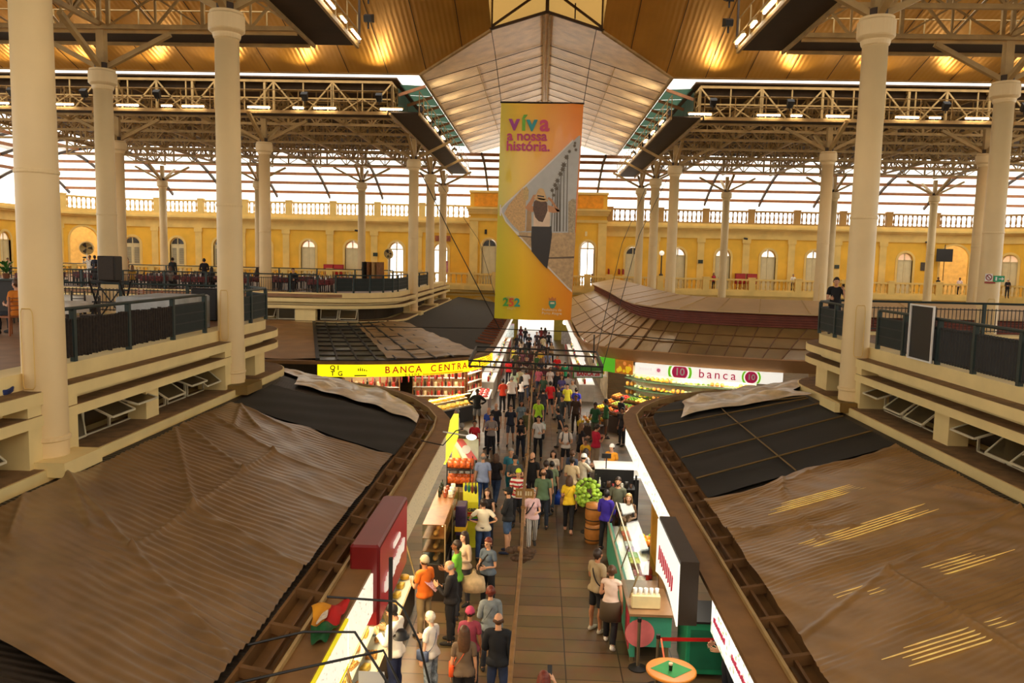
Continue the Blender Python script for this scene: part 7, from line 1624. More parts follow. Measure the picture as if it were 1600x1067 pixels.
# ------------------------------------------------------------------ goods: one mesh of each kind, copied
GOOD = {}
def good(kind):
    if kind in GOOD: return GOOD[kind]
    b = MB(); b.smooth = True
    cols = {'orange':(240,130,24),'apple':(190,30,30),'lime':(120,170,40),'lemon':(244,206,40),'mango':(236,150,60),'tomato':(214,44,28),'melon':(226,196,70),'papaya':(230,160,60),'avocado':(44,60,30),'pear':(176,190,70)}
    if kind in cols: b.lathe([(.008,-.95),(.05,-.93),(.09,-.6),(.105,-.1),(.095,.4),(.055,.8),(.02,.84),(.005,.78)], n=10); b.v = [(x,y,z*(.1 if kind not in ('papaya','avocado') else .13)) for x,y,z in b.v]; m_ = M('peel_'+kind, cols[kind], .4, var=.15, scale=14, bump=.1, bscale=90)
    elif kind == 'lettuce':
        for k in range(14): a = k*2.4; r_ = .05+.012*k; b.grid(lambda u, v: (math.cos(a+(u-.5)*1.3)*r_*(.3+v), math.sin(a+(u-.5)*1.3)*r_*(.3+v), .02+.17*v-.012*k*v+.02*math.sin(u*9)), 4, 3)
        m_ = M('lettuce_leaf', (126,170,50), .6, var=.35, scale=14)
    elif kind == 'cabbage': b.ell((0,0,.0),(.13,.13,.11),12,8); m_ = M('cabbage_leaf', (196,214,150), .6, var=.3, scale=12, bump=.5, bscale=14)
    elif kind == 'carrot_bundle':
        for k in range(7): b.tube((-.1+.03*k,-.12,.02*(k%2)),(-.09+.028*k,.1,.02*(k%2)),.022,.006,7)
        m_ = M('carrot', (236,120,30), .5, var=.15)
    elif kind == 'banana_bunch':
        for k in range(6): b.path([(-.1+.04*k,-.1,.0),(-.1+.04*k,-.03,.045),(-.095+.038*k,.05,.05),(-.08+.03*k,.11,.02)], [.012,.02,.02,.01], 7)
        m_ = M('banana', (244,206,36), .5, var=.12)
    elif kind == 'cheese_block': b.bevbox((0,0,.06),(.24,.16,.12),.012); b.smooth = False; m_ = M('cheese', (246,200,84), .45, var=.1)
    elif kind == 'round_cheese': b.lathe([(.1,0),(.125,.015),(.13,.05),(.125,.085),(.1,.1)], n=18); m_ = M('cheese_rind', (238,176,60), .5, var=.12)
    elif kind == 'bread_loaf': b.ell((0,0,.062),(.16,.07,.06),12,8); m_ = M('crust', (206,140,70), .7, var=.25, scale=10, bump=.2)
    elif kind == 'pastry_tray':
        b.box(-.2,.2,-.14,.14,0,.02)
        for i in range(5):
            for j in range(3): b.ell((-.15+.075*i,-.09+.09*j,.045),(.034,.038,.03),8,5)
        m_ = M('pastry', (226,166,84), .6, var=.25, scale=12)
    elif kind == 'ham': b.ell((0,0,-.2),(.09,.09,.2),10,8); b.tube((0,0,0),(0,0,.1),.006,n=4); m_ = M('cured_meat', (110,30,24), .45, var=.3, scale=16)
    elif kind == 'salami': b.path([(0,0,.06),(0,0,0),(0,0,-.05),(0,0,-.4),(0,0,-.44)], [.004,.006,.035,.035,.012], 8); m_ = M('salami_skin', (136,40,30), .5, var=.3, scale=20)
    elif kind == 'bottle': b.lathe([(.036,0),(.038,.01),(.038,.18),(.03,.215),(.014,.25),(.014,.3),(.016,.3),(.016,.315),(.003,.316)], n=10); m_ = M('bottle_glass', (34,40,24), .12, var=.1, spec=.7)
    elif kind == 'red_bottle': b.lathe([(.04,0),(.042,.01),(.042,.15),(.03,.19),(.016,.22),(.016,.26),(.003,.262)], n=10); m_ = M('sauce_bottle', (170,40,26), .25, var=.1)
    elif kind == 'packet': b.rings([[(-.09,0,0),(.09,0,0),(.09,.0,.002),(-.09,.0,.002)],[(-.095,-.03,.06),(.095,-.03,.06),(.095,.03,.06),(-.095,.03,.06)],[(-.095,-.028,.17),(.095,-.028,.17),(.095,.028,.17),(-.095,.028,.17)],[(-.09,0,.235),(.09,0,.235),(.09,.002,.235),(-.09,.002,.235)]], True); m_ = M('snack_packet', (226,96,40), .3, var=.6, scale=16)
    elif kind == 'carton': b.bevbox((0,0,.1),(.12,.08,.2),.006); b.smooth = False; m_ = M('carton_print', (226,210,180), .5, var=.5, scale=18)
    elif kind == 'jar': b.lathe([(.045,0),(.05,.01),(.05,.1),(.042,.115),(.046,.118),(.046,.14),(.003,.141)], n=10); m_ = M('jar_contents', (150,70,40), .2, var=.3, scale=14)
    elif kind == 'cup': b.lathe([(.03,0),(.042,.12),(.04,.12),(.028,.004)], n=10, cap=False); m_ = WHITE
    elif kind == 'ice_tub': b.box(-.12,.12,-.17,.17,0,.02); b.grid(lambda u, v: (-.12+.24*u,-.17+.34*v,.02+.06*math.sin(u*PI)*math.sin(v*PI)+.01*math.sin(19*u+11*v)), 8, 8); m_ = M('ice_cream', (244,226,196), .4, var=.1)
    me = b.mesh(kind); me.materials.append(m_); GOOD[kind] = me; return me
ALT = {}
def put(kind, p, label, group, rz=0.0, sc_=1.0, rgb=None, cat=None):
    me = good(kind)
    if rgb is not None:
        if (kind, rgb) not in ALT:
            ALT[kind,rgb] = me.copy(); ALT[kind,rgb].materials.clear(); ALT[kind,rgb].materials.append(M('%s_%02x%02x%02x' % ((kind,)+rgb), rgb, .35, var=.3, scale=14))
        me = ALT[kind,rgb]
    o = bpy.data.objects.new(('hanging_' if kind in ('ham','salami') else '')+kind, me); COL.objects.link(o); o.location = (p[0],p[1],p[2]+.004); o.rotation_euler = (0,0,rz); o.scale = (sc_,)*3
    return tag(o, label, cat or kind.replace('_', ' '), group)
# ------------------------------------------------------------------ left near counters
CASEB = M('case_base', (40,32,26), .4, var=.15); CASEF = M('case_frame', (170,150,112), .3, metal=.6); WARM = M('warm_strip', (255,214,130), .4, var=0, emit=14, ecol=(255,206,120))
def area(loc, size, energy, col, rot=(0,0,0), sy=None):
    li = bpy.data.lights.new('stall_light', 'AREA'); li.energy = energy; li.color = col; li.size = size
    if sy: li.shape = 'RECTANGLE'; li.size_y = sy
    o = bpy.data.objects.new('stall_light', li); COL.objects.link(o); o.location = loc; o.rotation_euler = rot; return o
def case(y0, y1, n, label, goods, x0=-3.42, x1=-2.62):
    root = thing('display_case', label, 'display case', ((x0+x1)/2,(y0+y1)/2,0))
    b = MB(); b.box(x0,x1,y0,y1,0,.62); b.build('base', CASEB, root, world=True)
    b = MB(); b.box(x0,x1-.02,y0,y1,.62,.66); b.build('shelf', WHITE, root, world=True)
    b = MB(); b.box(x0+.1,x1-.2,y0+.03,y1-.03,1.0,1.02); b.build('shelf', WHITE, root, world=True)
    b = MB(); b.poly((x1,y0,.66),(x1,y1,.66),(x1-.2,y1,1.36),(x1-.2,y0,1.36)); b.poly((x1-.2,y0,1.36),(x1-.2,y1,1.36),(x0,y1,1.36),(x0,y0,1.36)); b.build('glass', GLASS, root, world=True)
    for p, q in (((x1,y0,.66),(x1-.2,y0,1.36)),((x1,y1,.66),(x1-.2,y1,1.36)),((x1-.2,y0,1.36),(x1-.2,y1,1.36)),((x0,y0,1.36),(x0,y1,1.36)),((x1,y0,.66),(x1,y1,.66))):
        b = MB(); b.bar(p, q, .03); b.build('frame_bar', CASEF, root, world=True)
    b = MB(); b.tube((x1-.22,y0+.05,1.33),(x1-.22,y1-.05,1.33),.014,n=5); b.build('lamp_strip', WARM, root, world=True)
    k = 0
    for z, xs in ((.665,(x1-.2,x1-.45)),(1.025,(x1-.33,x1-.6))):
        for x in xs:
            for i in range(n):
                y = y0+.2+(y1-y0-.4)*i/(n-1); kd = goods[(k*7+i) % len(goods)]; k += 1
                put(kd, (x,y,z), '%s in the %s' % ({'cheese_block':'yellow cheese block','round_cheese':'round cheese','bread_loaf':'brown loaf','pastry_tray':'tray of small pastries'}[kd], label.replace('warm lit glass ','')), 'goods in the left display cases', rnd.uniform(-.3,.3)+PI/2, .8 if kd != 'pastry_tray' else .72)
case(9.0,11.5,5,'warm lit glass display case nearest the viewer on the left',['pastry_tray','bread_loaf','pastry_tray'])
case(11.6,14.1,5,'warm lit glass display case below the red box sign',['pastry_tray','cheese_block','bread_loaf'])
case(14.2,17.0,6,'warm lit glass display case behind the man in orange',['cheese_block','round_cheese','cheese_block'])
gc = thing('glass_cabinet', 'tall glass cabinet on a black plinth along the left aisle edge', 'cabinet', (-2.25,18.8,0))
b = MB(); b.box(-2.55,-1.98,17.2,20.3,0,.85); b.build('plinth', CASEB, gc, world=True)
b = MB(); b.box(-2.0,-1.99,17.25,20.25,.85,1.75); b.box(-2.5,-2.0,17.24,17.25,.85,1.75); b.build('glass', GLASS, gc, world=True)
for z in (1.12,1.42,1.74):
    b = MB(); b.box(-2.5,-2.02,17.25,20.25,z,z+.018); b.build('shelf', WOOD, gc, world=True)
for y in (17.25,18.75,20.25):
    b = MB(); b.bar((-1.99,y,.85),(-1.99,y,1.76),.03); b.build('frame_bar', CASEF, gc, world=True)
b = MB(); b.tube((-2.06,17.3,1.71),(-2.06,20.2,1.71),.012,n=5); b.build('lamp_strip', WARM, gc, world=True)
for z in (.86,1.14,1.44):
    for i in range(10): put(('jar','carton','bread_loaf')[(i*3+int(z*10)) % 3], (-2.22,17.45+i*.3,z), 'small %s in the tall glass cabinet on the left' % ('jar','carton','loaf')[(i*3+int(z*10)) % 3], 'goods in the tall glass cabinet', PI/2, .9)
ps = thing('box_stand', 'dark purple display box with a yellow band on the left aisle edge', 'display', (-1.82,19.3,0))
b = MB(); b.bevbox((-1.82,19.3,1.25),(.26,.5,.75),.015); b.build('box', M('dark_purple', (54,36,70), .4, var=.4, scale=8), ps, world=True)
b = MB(); b.box(-1.96,-1.68,19.04,19.56,.98,1.1); b.build('yellow_band', M('band_yellow', (240,190,30), .4), ps, world=True)
b = MB(); b.box(-1.93,-1.71,19.1,19.5,0,.88); b.build('stand', BLACK, ps, world=True)
ss = thing('display_stand', 'yellow card display stand with rainbow stripes and a word on it', 'display', (-1.72,20.75,0), .15)
b = MB(); b.rings([[(-.2,-.14,0),(.2,-.14,0),(.2,.14,0),(-.2,.14,0)],[(-.2,-.14,1.25),(.2,-.14,1.25),(.2,.14,1.7),(-.2,.14,1.7)]], True); b.build('body', M('card_yellow', (236,226,40), .5), ss)
for k, c in enumerate(((220,50,40),(240,140,30),(90,170,50),(90,60,140))):
    b = MB(); b.cbox((0,-.15,.95-.06*k),(.39,.012,.05),0); b.build('stripe', M('stripe_%d%d%d' % c, c, .5), ss)
b = MB(); add_text(b, 'scap', .17, (0,-.165,1.06), bold=.004); b.build('lettering', M('ink_blue', (30,30,90), .5), ss)
for i in range(4): put('bottle', (-1.86+.09*i,20.78,1.42), 'coloured bottle standing in the yellow card display, number %s from the left' % nth[i], 'bottles in the yellow display', 0, 1, ((40,60,110),(30,120,80),(120,50,40),(40,40,46))[i])
rk = thing('snack_rack', 'wire rack with two rows of orange snack packets at the left stall', 'rack', (-2.1,21.9,0))
for z in (.5,.95,1.4,1.85):
    b = MB(); b.box(-2.45,-1.8,21.5,22.2,z,z+.02); b.build('shelf', BLACK, rk, world=True)
for x, y in ((-2.45,21.5),(-1.8,21.5),(-1.8,22.2),(-2.45,22.2)):
    b = MB(); b.bar((x,y,0),(x,y,2.1),.025); b.build('upright', BLACK, rk, world=True)
for z, nm in ((1.42,'lower'),(1.87,'upper')):
    for i in range(4):
        for j in range(2): put('packet', (-2.37+.18*i,21.62+.35*j,z), 'orange snack packet on the %s row of the rack' % nm, 'orange snack packets', 0, .95)
for i in range(4): put('carton', (-2.34+.16*i,21.7,.97), 'small carton below the orange packets', 'cartons in the rack', 0, 1.0, ((180,30,30),(160,120,60),(190,40,34),(40,60,40))[i])
rb = thing('red_crate', 'red and brown box stacked in front of the snack rack', 'box', (-2.2,21.1,0))
b = MB(); b.bevbox((-2.2,21.1,1.02),(.6,.42,.25),.01); b.build('red_face', M('box_red', (206,36,30), .5), rb, world=True)
b = MB(); b.bevbox((-2.2,21.1,1.3),(.6,.42,.28),.01); b.build('lid', M('box_brown', (120,92,44), .6), rb, world=True)
b = MB(); b.box(-2.45,-1.95,20.95,21.25,0,.89); b.build('support', BLACK, rb, world=True)
hb = thing('hanging_cloth', 'lit hanging flag cloth in yellow, white and pink with a round emblem', 'flag', (-2.05,22.6,1.9), .1)
b = MB(); b.smooth = True; b.grid(lambda u, v: (-.38+.76*u, .05*math.sin(u*8), .62*(1-v)-.03*u), 12, 6); b.build('cloth', M('pale_cloth', (240,240,214), .7), hb)
b = MB(); b.poly((-.3,-.06,.62),(-.08,-.06,.62),(.36,-.06,.0),(.12,-.06,.0)); b.build('pink_band', M('pink_band', (226,110,110), .7), hb)
b = MB(); b.poly(*[(.02+.13*math.cos(2*PI*i/20),-.075,.31+.13*math.sin(2*PI*i/20)) for i in range(20)]); b.build('emblem', WHITE, hb)
b = MB(); b.poly((-.38,-.06,.0),(-.38,-.06,.55),(-.1,-.06,0)); b.build('yellow_corner', M('yellow_corner', (240,226,90), .7), hb)
b = MB(); b.bar((-.4,0,.63),(.4,0,.63),.02); b.build('hanging_rail', BLACK, hb)
for i in range(9): put(('carton','jar','bottle')[i%3], (-2.1-.14*(i%3),19.3+.3*(i//3),1.765), 'small %s on top of the tall glass cabinet' % ('carton','jar','bottle')[i%3], 'goods on top of the glass cabinet', 0, .9)
b = MB(); b.bevbox((-1.75,18.4,.7),(.36,.5,.22),.01); b.box(-1.9,-1.6,18.2,18.6,0,.59); nobj(b, 'white_box', M('white_box', (236,230,216), .5, var=.15, scale=10), 'white printed box on a stool beside the woman with long dark hair', 'box', loc=(-1.75,18.4,0))
# ------------------------------------------------------------------ right near counter with ice cream
TEAL = M('teal_panel', (70,160,130), .45, var=.12, scale=2); WTOP = M('counter_wood', (150,112,76), .4, var=.2, scale=3); TEALD = M('teal_cabinet', (30,140,96), .45, var=.12)
ic = thing('ice_counter', 'long teal ice cream counter with a glass guard on the right side of the aisle', 'counter', (2.3,17.4,0))
b = MB(); b.box(1.9,2.0,14.75,20.1,.12,.98); b.build('front_panel', TEAL, ic, world=True)
b = MB(); b.box(1.9,2.68,14.72,14.8,.35,.98); b.build('end_panel', TEAL, ic, world=True)
b = MB(); b.box(1.86,2.7,14.65,16.3,.98,1.03); b.build('worktop', WTOP, ic, world=True)
b = MB(); b.box(1.95,2.7,16.3,20.1,.85,.9); b.build('steel_well', M('steel_well', (176,170,156), .25, metal=.8), ic, world=True)
b = MB(); b.poly((1.93,15.4,.98),(1.93,20.1,.98),(2.1,20.1,1.52),(2.1,15.4,1.52)); b.build('glass', GLASS, ic, world=True)
b = MB(); b.box(2.08,2.5,15.4,20.1,1.5,1.515); b.build('glass', GLASS, ic, world=True)
for y in (15.4,17.0,18.6,20.1):
    b = MB(); b.bar((1.93,y,.98),(2.1,y,1.52),.025); b.build('frame_bar', CASEF, ic, world=True)
b = MB(); b.bar((1.92,15.4,.98),(1.92,20.1,.98),.05); b.bar((2.1,15.4,1.52),(2.1,20.1,1.52),.03); b.build('frame_bar', CASEF, ic, world=True)
b = MB(); b.poly(*[(2.08+.28*math.cos(2*PI*i/24), 14.715, .62+.28*math.sin(2*PI*i/24)) for i in range(24)]); b.build('pink_disc', M('pink_disc', (226,120,120), .5), ic, world=True)
b = MB(); b.box(1.885,1.9,14.9,15.5,.2,.95); b.build('pink_panel', M('raspberry', (206,60,80), .5, var=.4, scale=9), ic, world=True)
for x, y in ((1.95,14.85),(2.62,14.85),(2.62,20)):
    b = MB(); b.bar((x,y,0),(x,y,.98),.07); b.build('leg', CASEF, ic, world=True)
flav = ((240,220,190),(226,150,150),(120,70,40),(240,230,120),(180,210,150),(220,190,230),(250,240,230),(190,110,60),(230,120,90),(240,200,140))
for i in range(10): put('ice_tub', (2.32,16.6+.36*i,.905), 'tub of ice cream in the counter, %s from the near end' % nth[i], 'ice cream tubs', 0, .95, flav[i])
b = MB(); b.bevbox((2.2,14.95,1.17),(.55,.16,.26),.012); nobj(b, 'cup_box', M('cream_box', (232,214,160), .5), 'cream coloured cup holder box at the near end of the ice counter', 'box', loc=(2.2,14.95,1.03))
for i in range(5): put('cup', (1.99+.105*i,14.95,1.3), 'white paper cup standing in the cream box, %s from the aisle' % nth[i], 'paper cups', 0, 1.0)
for i in range(12): put('cup', (2.3+.1*(i%3),15.25+.12*(i//3),1.035), 'small glass dish on the near end of the ice counter', 'glass dishes', 0, .7, (190,170,140), 'dish')
for i in range(4): put('red_bottle', (2.45+.09*(i%2),16.5+.2*i,1.0 if i < 0 else .905), 'red sauce bottle behind the ice counter glass', 'sauce bottles', 0, 1)
for k, (x, y, l) in enumerate(((2.04,14.55,'barrier post standing at the corner of the ice counter'),(2.3,13.9,'barrier post holding the red belt beside the round table'))):
    bpst = thing('barrier_post', l, 'post', (x,y,0))
    b = MB(); b.lathe([(.18,0),(.18,.02),(.05,.05),(.03,.06)], n=18); b.build('foot', BLACK, bpst)
    b = MB(); b.tube((0,0,.04),(0,0,.95),.032,n=10); b.build('pole', M('brushed_post', (140,124,100), .3, metal=.7), bpst)
    b = MB(); b.tube((0,0,.93),(0,0,1.0),.04,n=10); b.build('cap', BLACK, bpst)
b = MB(); b.rings([[(2.33,13.9,.88),(2.33,13.9,.95)],[(4.4,14.0,.88),(4.4,14.0,.95)]], False, False); b.rings([[(2.33,13.906,.88),(2.33,13.906,.95)],[(4.4,14.006,.88),(4.4,14.006,.95)]], False, False); nobj(b, 'barrier_belt', M('red_belt', (206,30,26), .5), 'red barrier belt stretched to the right from the post', 'belt', loc=(2.33,13.9,.88))
b = MB(); b.rings([[(2.33,13.86,.95),(2.36,13.86,.95)],[(2.36,13.4,.6),(2.39,13.4,.6)],[(2.4,12.7,.2),(2.43,12.7,.2)]], False, False); nobj(b, 'strap', M('orange_belt', (226,90,30), .5), 'orange strap running down from the barrier post', 'strap', loc=(2.35,13.86,.95))
rt_ = thing('round_table', 'round orange table with a green diamond cloth behind the barrier', 'table', (2.42,13.15,0))
b = MB(); b.lathe([(.02,.70),(.40,.70),(.43,.715),(.43,.74),(.41,.75),(.02,.75)], n=32); b.build('tabletop', M('orange_wood', (226,140,50), .35, var=.15), rt_)
b = MB(); b.lathe([(.25,0),(.24,.02),(.05,.05),(.04,.1),(.04,.7)], n=16); b.build('leg', BLACK, rt_)
b = MB(); b.poly((-.36,0,.755),(0,-.3,.755),(.36,0,.755),(0,.3,.755)); nobj(b, 'table_mat', M('green_cloth', (60,150,80), .8), 'green diamond-shaped cloth on the orange round table', 'cloth').location = (2.42,13.15,0)
dr = thing('drink_glass', 'glass of dark drink with foam on the round table', 'glass', (2.4,13.1,.757))
b = MB(); b.lathe([(.03,0),(.035,.1),(.003,.1)], n=12); b.build('drink', M('dark_drink', (36,20,14), .15), dr)
b = MB(); b.lathe([(.035,.1),(.037,.13),(.003,.135)], n=12); b.build('foam', M('foam', (236,216,180), .8), dr)
def stool(x, y, label, col):
    root = thing('stool', label, 'stool', (x,y,0))
    b = MB(); b.lathe([(.16,.44),(.17,.455),(.16,.47),(.01,.47)], n=16); b.build('seat', col, root)
    for k in range(4):
        a = PI/4+k*PI/2; b = MB(); b.bar((.11*math.cos(a),.11*math.sin(a),.45),(.16*math.cos(a),.16*math.sin(a),0),.03); b.build('leg', BLACK, root)
stool(2.75,12.75,'dark stool on the right of the round orange table', M('stool_wood', (60,44,34), .5)); stool(2.45,12.4,'pale wooden stool in front of the round orange table', WOOD)
tc_ = thing('teal_cabinet', 'bright teal cabinet under the right stall sign', 'cabinet', (3.25,14.7,0))
b = MB(); b.bevbox((3.25,14.7,.58),(.75,.9,1.0),.02); b.build('body', TEALD, tc_, world=True)
b = MB(); b.box(2.84,3.66,14.22,15.18,1.08,1.12); b.build('top', BLACK, tc_, world=True)
b = MB(); b.box(2.95,3.55,14.235,14.25,.2,.95); b.build('door_panel', M('teal_dark', (22,104,72), .5), tc_, world=True)
for x in (2.9,3.6):
    b = MB(); b.bar((x,14.3,0),(x,14.3,.1),.06); b.build('foot', BLACK, tc_, world=True)
person(3.45, 13.3, 100, 'person in dark clothes and sneakers half hidden by the right stall sign', mkpose('stand','hold','hold'), ('long',(30,30,36)), ('trousers',(30,32,40)), ('short','dbr'), 'b', 'm', 1.74, shoes=(170,150,130))
b = MB(); b.box(2.56,2.74,16.9,17.1,0,3.0); nobj(b, 'stall_post', M('ochre_post', (206,146,44), .5), 'ochre square post at the right stall opening', 'post', loc=(2.65,17,0))
b = MB(); b.box(2.6,2.75,15.9,16.05,0,3.0); nobj(b, 'stall_post', M('brown_post', (130,92,52), .5), 'brown square post next to the ochre one at the right stall', 'post', loc=(2.68,16,0))
for i in range(12): put(('lemon','orange','lime')[i%3], (2.62+.11*(i%3),18.4+.14*(i//3),1.02+.07*(i%2)), 'piece of fruit heaped behind the ice counter', 'fruit behind the ice counter', i, .8)
fb_ = thing('fruit_shelf', 'small shelf with a heap of fruit behind the ice counter', 'shelf', (2.75,18.6,0)); b = MB(); b.box(2.55,2.95,18.25,19.05,0,.93); b.build('body', BLACK, fb_, world=True)
for i in range(2):
    q = thing('barrel', ['lower wooden barrel of the pair beside the person in purple','upper wooden barrel of the pair beside the person in purple'][i], 'barrel', (1.62,21.35,.55*i))
    b = MB(); b.smooth = True; b.lathe([(.2,0),(.215,.06),(.235,.26),(.225,.44),(.21,.54),(.01,.54)], n=20); b.build('staves', M('barrel_wood', (176,112,46), .45, var=.2, scale=6), q)
    for z in (.1,.42):
        b = MB(); b.lathe([(.228,z),(.236,z),(.236,z+.03),(.228,z+.03)], n=20, cap=False); b.build('hoop', STEELD, q)
bq = thing('green_bunch', 'big bunch of pale green blooms on a dark stand at the right aisle edge', 'plant', (1.5,22.15,0))
b = MB(); b.lathe([(.18,0),(.16,.03),(.04,.06),(.04,.7),(.16,.75),(.2,.85),(.19,.86),(.01,.8)], n=16); b.build('stand', BLACK, bq)
b = MB(); b.smooth = True
for k in range(80):
    a = rnd.random()*2*PI; zz = rnd.uniform(-.9,.95); r_ = .34*math.sqrt(1-zz*zz*.9); b.ell((r_*math.cos(a), r_*math.sin(a), 1.15+.38*zz), (.075,.075,.06), 6, 4)
b.build('blooms', M('pale_green_bloom', (160,196,60), .6, var=.4, scale=7), bq)
sh = thing('goods_shelf', 'dark shelf unit crowded with small goods facing the viewer on the right', 'shelf', (2.4,22.8,0))
for z in (.3,.75,1.15):
    b = MB(); b.box(1.75,2.9,22.5,23.1,z,z+.03); b.build('shelf', BLACK, sh, world=True)
b = MB(); b.box(1.75,2.9,23.08,23.12,0,1.6); b.build('back_panel', BLACK, sh, world=True)
for x in (1.75,2.9):
    b = MB(); b.bar((x,22.52,0),(x,22.52,1.6),.05); b.build('upright', BLACK, sh, world=True)
for z, nm in ((.33,'bottom'),(.78,'middle'),(1.18,'upper')):
    for i in range(8): put(('jar','carton','cup','bottle')[(i+int(z*10)) % 4], (1.87+.13*i,22.68,z), 'small item on the %s shelf at the right counter' % nm, 'goods on the dark right shelf', 0, .9, ((226,220,200),(90,60,40),(200,190,170),(40,36,30),(150,40,30))[(i*3+int(z*9)) % 5])
wc = thing('white_counter', 'white lit counter top with scales under the right stall eave', 'counter', (2.4,24.2,0))
b = MB(); b.box(1.9,3.1,23.4,25.2,0,1.25); b.build('body', BLACK, wc, world=True); b = MB(); b.box(1.85,3.15,23.3,25.25,1.25,1.31); b.build('top', WHITE, wc, world=True)
b = MB(); b.box(1.95,3.1,23.5,23.55,1.31,1.5); b.build('splash_guard', WHITE, wc, world=True)
sq = thing('scales', 'shop scales with a dark post on the white counter', 'scales', (2.15,23.8,1.31)); b = MB(); b.bevbox((0,0,.05),(.3,.3,.1),.02); b.build('body', BLACK, sq); b = MB(); b.bar((0,.1,.1),(0,.1,.5),.03); b.cbox((0,.1,.5),(.28,.06,.14)); b.build('display_post', BLACK, sq)
# ------------------------------------------------------------------ far stalls: deli on the left, fruit on the right
dc = thing('cheese_counter', 'long lit cheese counter with a black base under the yellow sign', 'counter', (-3.9,36.4,0), R(57))
b = MB(); b.box(-1.7,1.7,-.05,1.1,0,.72); b.build('base', BLACK, dc); b = MB(); b.box(-1.7,1.7,-.05,1.1,.72,.76); b.build('shelf', WHITE, dc)
b = MB(); b.box(-1.7,1.7,.5,1.1,.98,1.0); b.build('shelf', WHITE, dc); b = MB(); b.poly((-1.7,-.05,.76),(1.7,-.05,.76),(1.7,.25,1.25),(-1.7,.25,1.25)); b.build('glass', GLASS, dc)
b = MB(); b.tube((-1.65,.3,1.24),(1.65,.3,1.24),.02,n=5); b.build('lamp_strip', WARM, dc); b = MB(); b.bar((-1.7,-.05,.76),(1.7,-.05,.76),.04); b.build('frame_bar', CASEF, dc)
mt = Matrix.Translation((-3.9,36.4,0)) @ Matrix.Rotation(R(57), 4, 'Z')
for j, (yy, z) in enumerate(((.15,.765),(.4,.765),(.65,1.005),(.92,1.005))):
    for i in range(10):
        q = mt @ Vector((-1.5+.33*i,yy,z)); put(('cheese_block','round_cheese')[(i+j)%2], q, '%s cheese on the %s row of the lit far counter' % (('block of','round')[(i+j)%2], ('front','second','third','back')[j]), 'cheeses on the far counter', R(57)+.1*i, 1.05)
def shelf_unit(x, y, w, rz, label, fill, rows=(.9,1.35,1.8), dp=.35, scale=1.0):
    root = thing('shelf_unit', label, 'shelf', (x,y,0), rz)
    b = MB(); b.box(-w/2,w/2,dp-.03,dp,0,2.3); b.build('back_panel', M('shelf_back', (206,170,120), .6, var=.1), root)
    for sd in (-1,1): b = MB(); b.box(*sorted((sd*w/2,sd*(w/2-.04))),0,dp,0,2.3); b.build('side_panel', WOOD, root)
    m = Matrix.Translation((x,y,0)) @ Matrix.Rotation(rz, 4, 'Z'); n_ = int(w/.17)
    for r_, z in enumerate(rows):
        b = MB(); b.box(-w/2,w/2,-.02,dp,z-.03,z); b.build('shelf', WHITE, root)
        for i in range(n_):
            kd, c = fill[(i*5+r_*3) % len(fill)]; put(kd, m @ Vector((-w/2+.1+(w-.2)*i/(n_-1),dp*.45,z)), '%s on the %s shelf of the %s' % (kd.replace('_',' '), ('lowest','second','third','top')[r_], label), 'goods on the far deli shelves', rz, scale, c)
    return root
SF = [('bottle',None),('red_bottle',None),('jar',None),('carton',(220,190,140)),('bottle',(90,30,24)),('carton',(200,60,40))]
shelf_unit(-7.6,35.6,2.6,.1,'left bottle shelf of the deli stall',SF,scale=1.15); shelf_unit(-4.9,38.9,2.6,.15,'middle shelf of the deli stall',SF,scale=1.15); shelf_unit(-3.3,41.2,1.8,R(70),'aisle corner shelf of the deli stall',SF)
hr_ = thing('hanging_rail', 'rail of hanging hams and salami in the deli stall', 'rail', (-5.2,35.3,2.62)); b = MB(); b.tube((-7.4,34.6,2.62),(-3.4,36.6,2.62),.02,n=6); b.build('bar', STEELD, hr_, world=True)
for i in range(14):
    t_ = i/13; put('ham' if i in (3,9,12) else 'salami', (-7.3+3.8*t_,34.65+1.9*t_,2.52), '%s hanging from the deli rail, %s from the left' % ('dark ham' if i in (3,9,12) else 'salami', (nth+['thirteenth','fourteenth'])[i]), 'sausages on the deli rail', 0, 1)
mc = thing('meat_counter', 'small meat counter by the deli corner on the left of the aisle', 'counter', (-2.9,40.2,0)); b = MB(); b.box(-3.3,-2.45,38.9,41.6,0,.8); b.build('base', M('grey_base', (150,140,136), .5), mc, world=True); b = MB(); b.box(-3.35,-2.4,38.85,41.65,.8,.84); b.build('top', WHITE, mc, world=True)
for i in range(14): put('bread_loaf', (-2.6-.28*(i%2),39.1+.36*(i//2),.845), 'piece of red meat on the small counter by the deli corner', 'meat pieces', i*.7, .95, (170,50,44), 'meat')
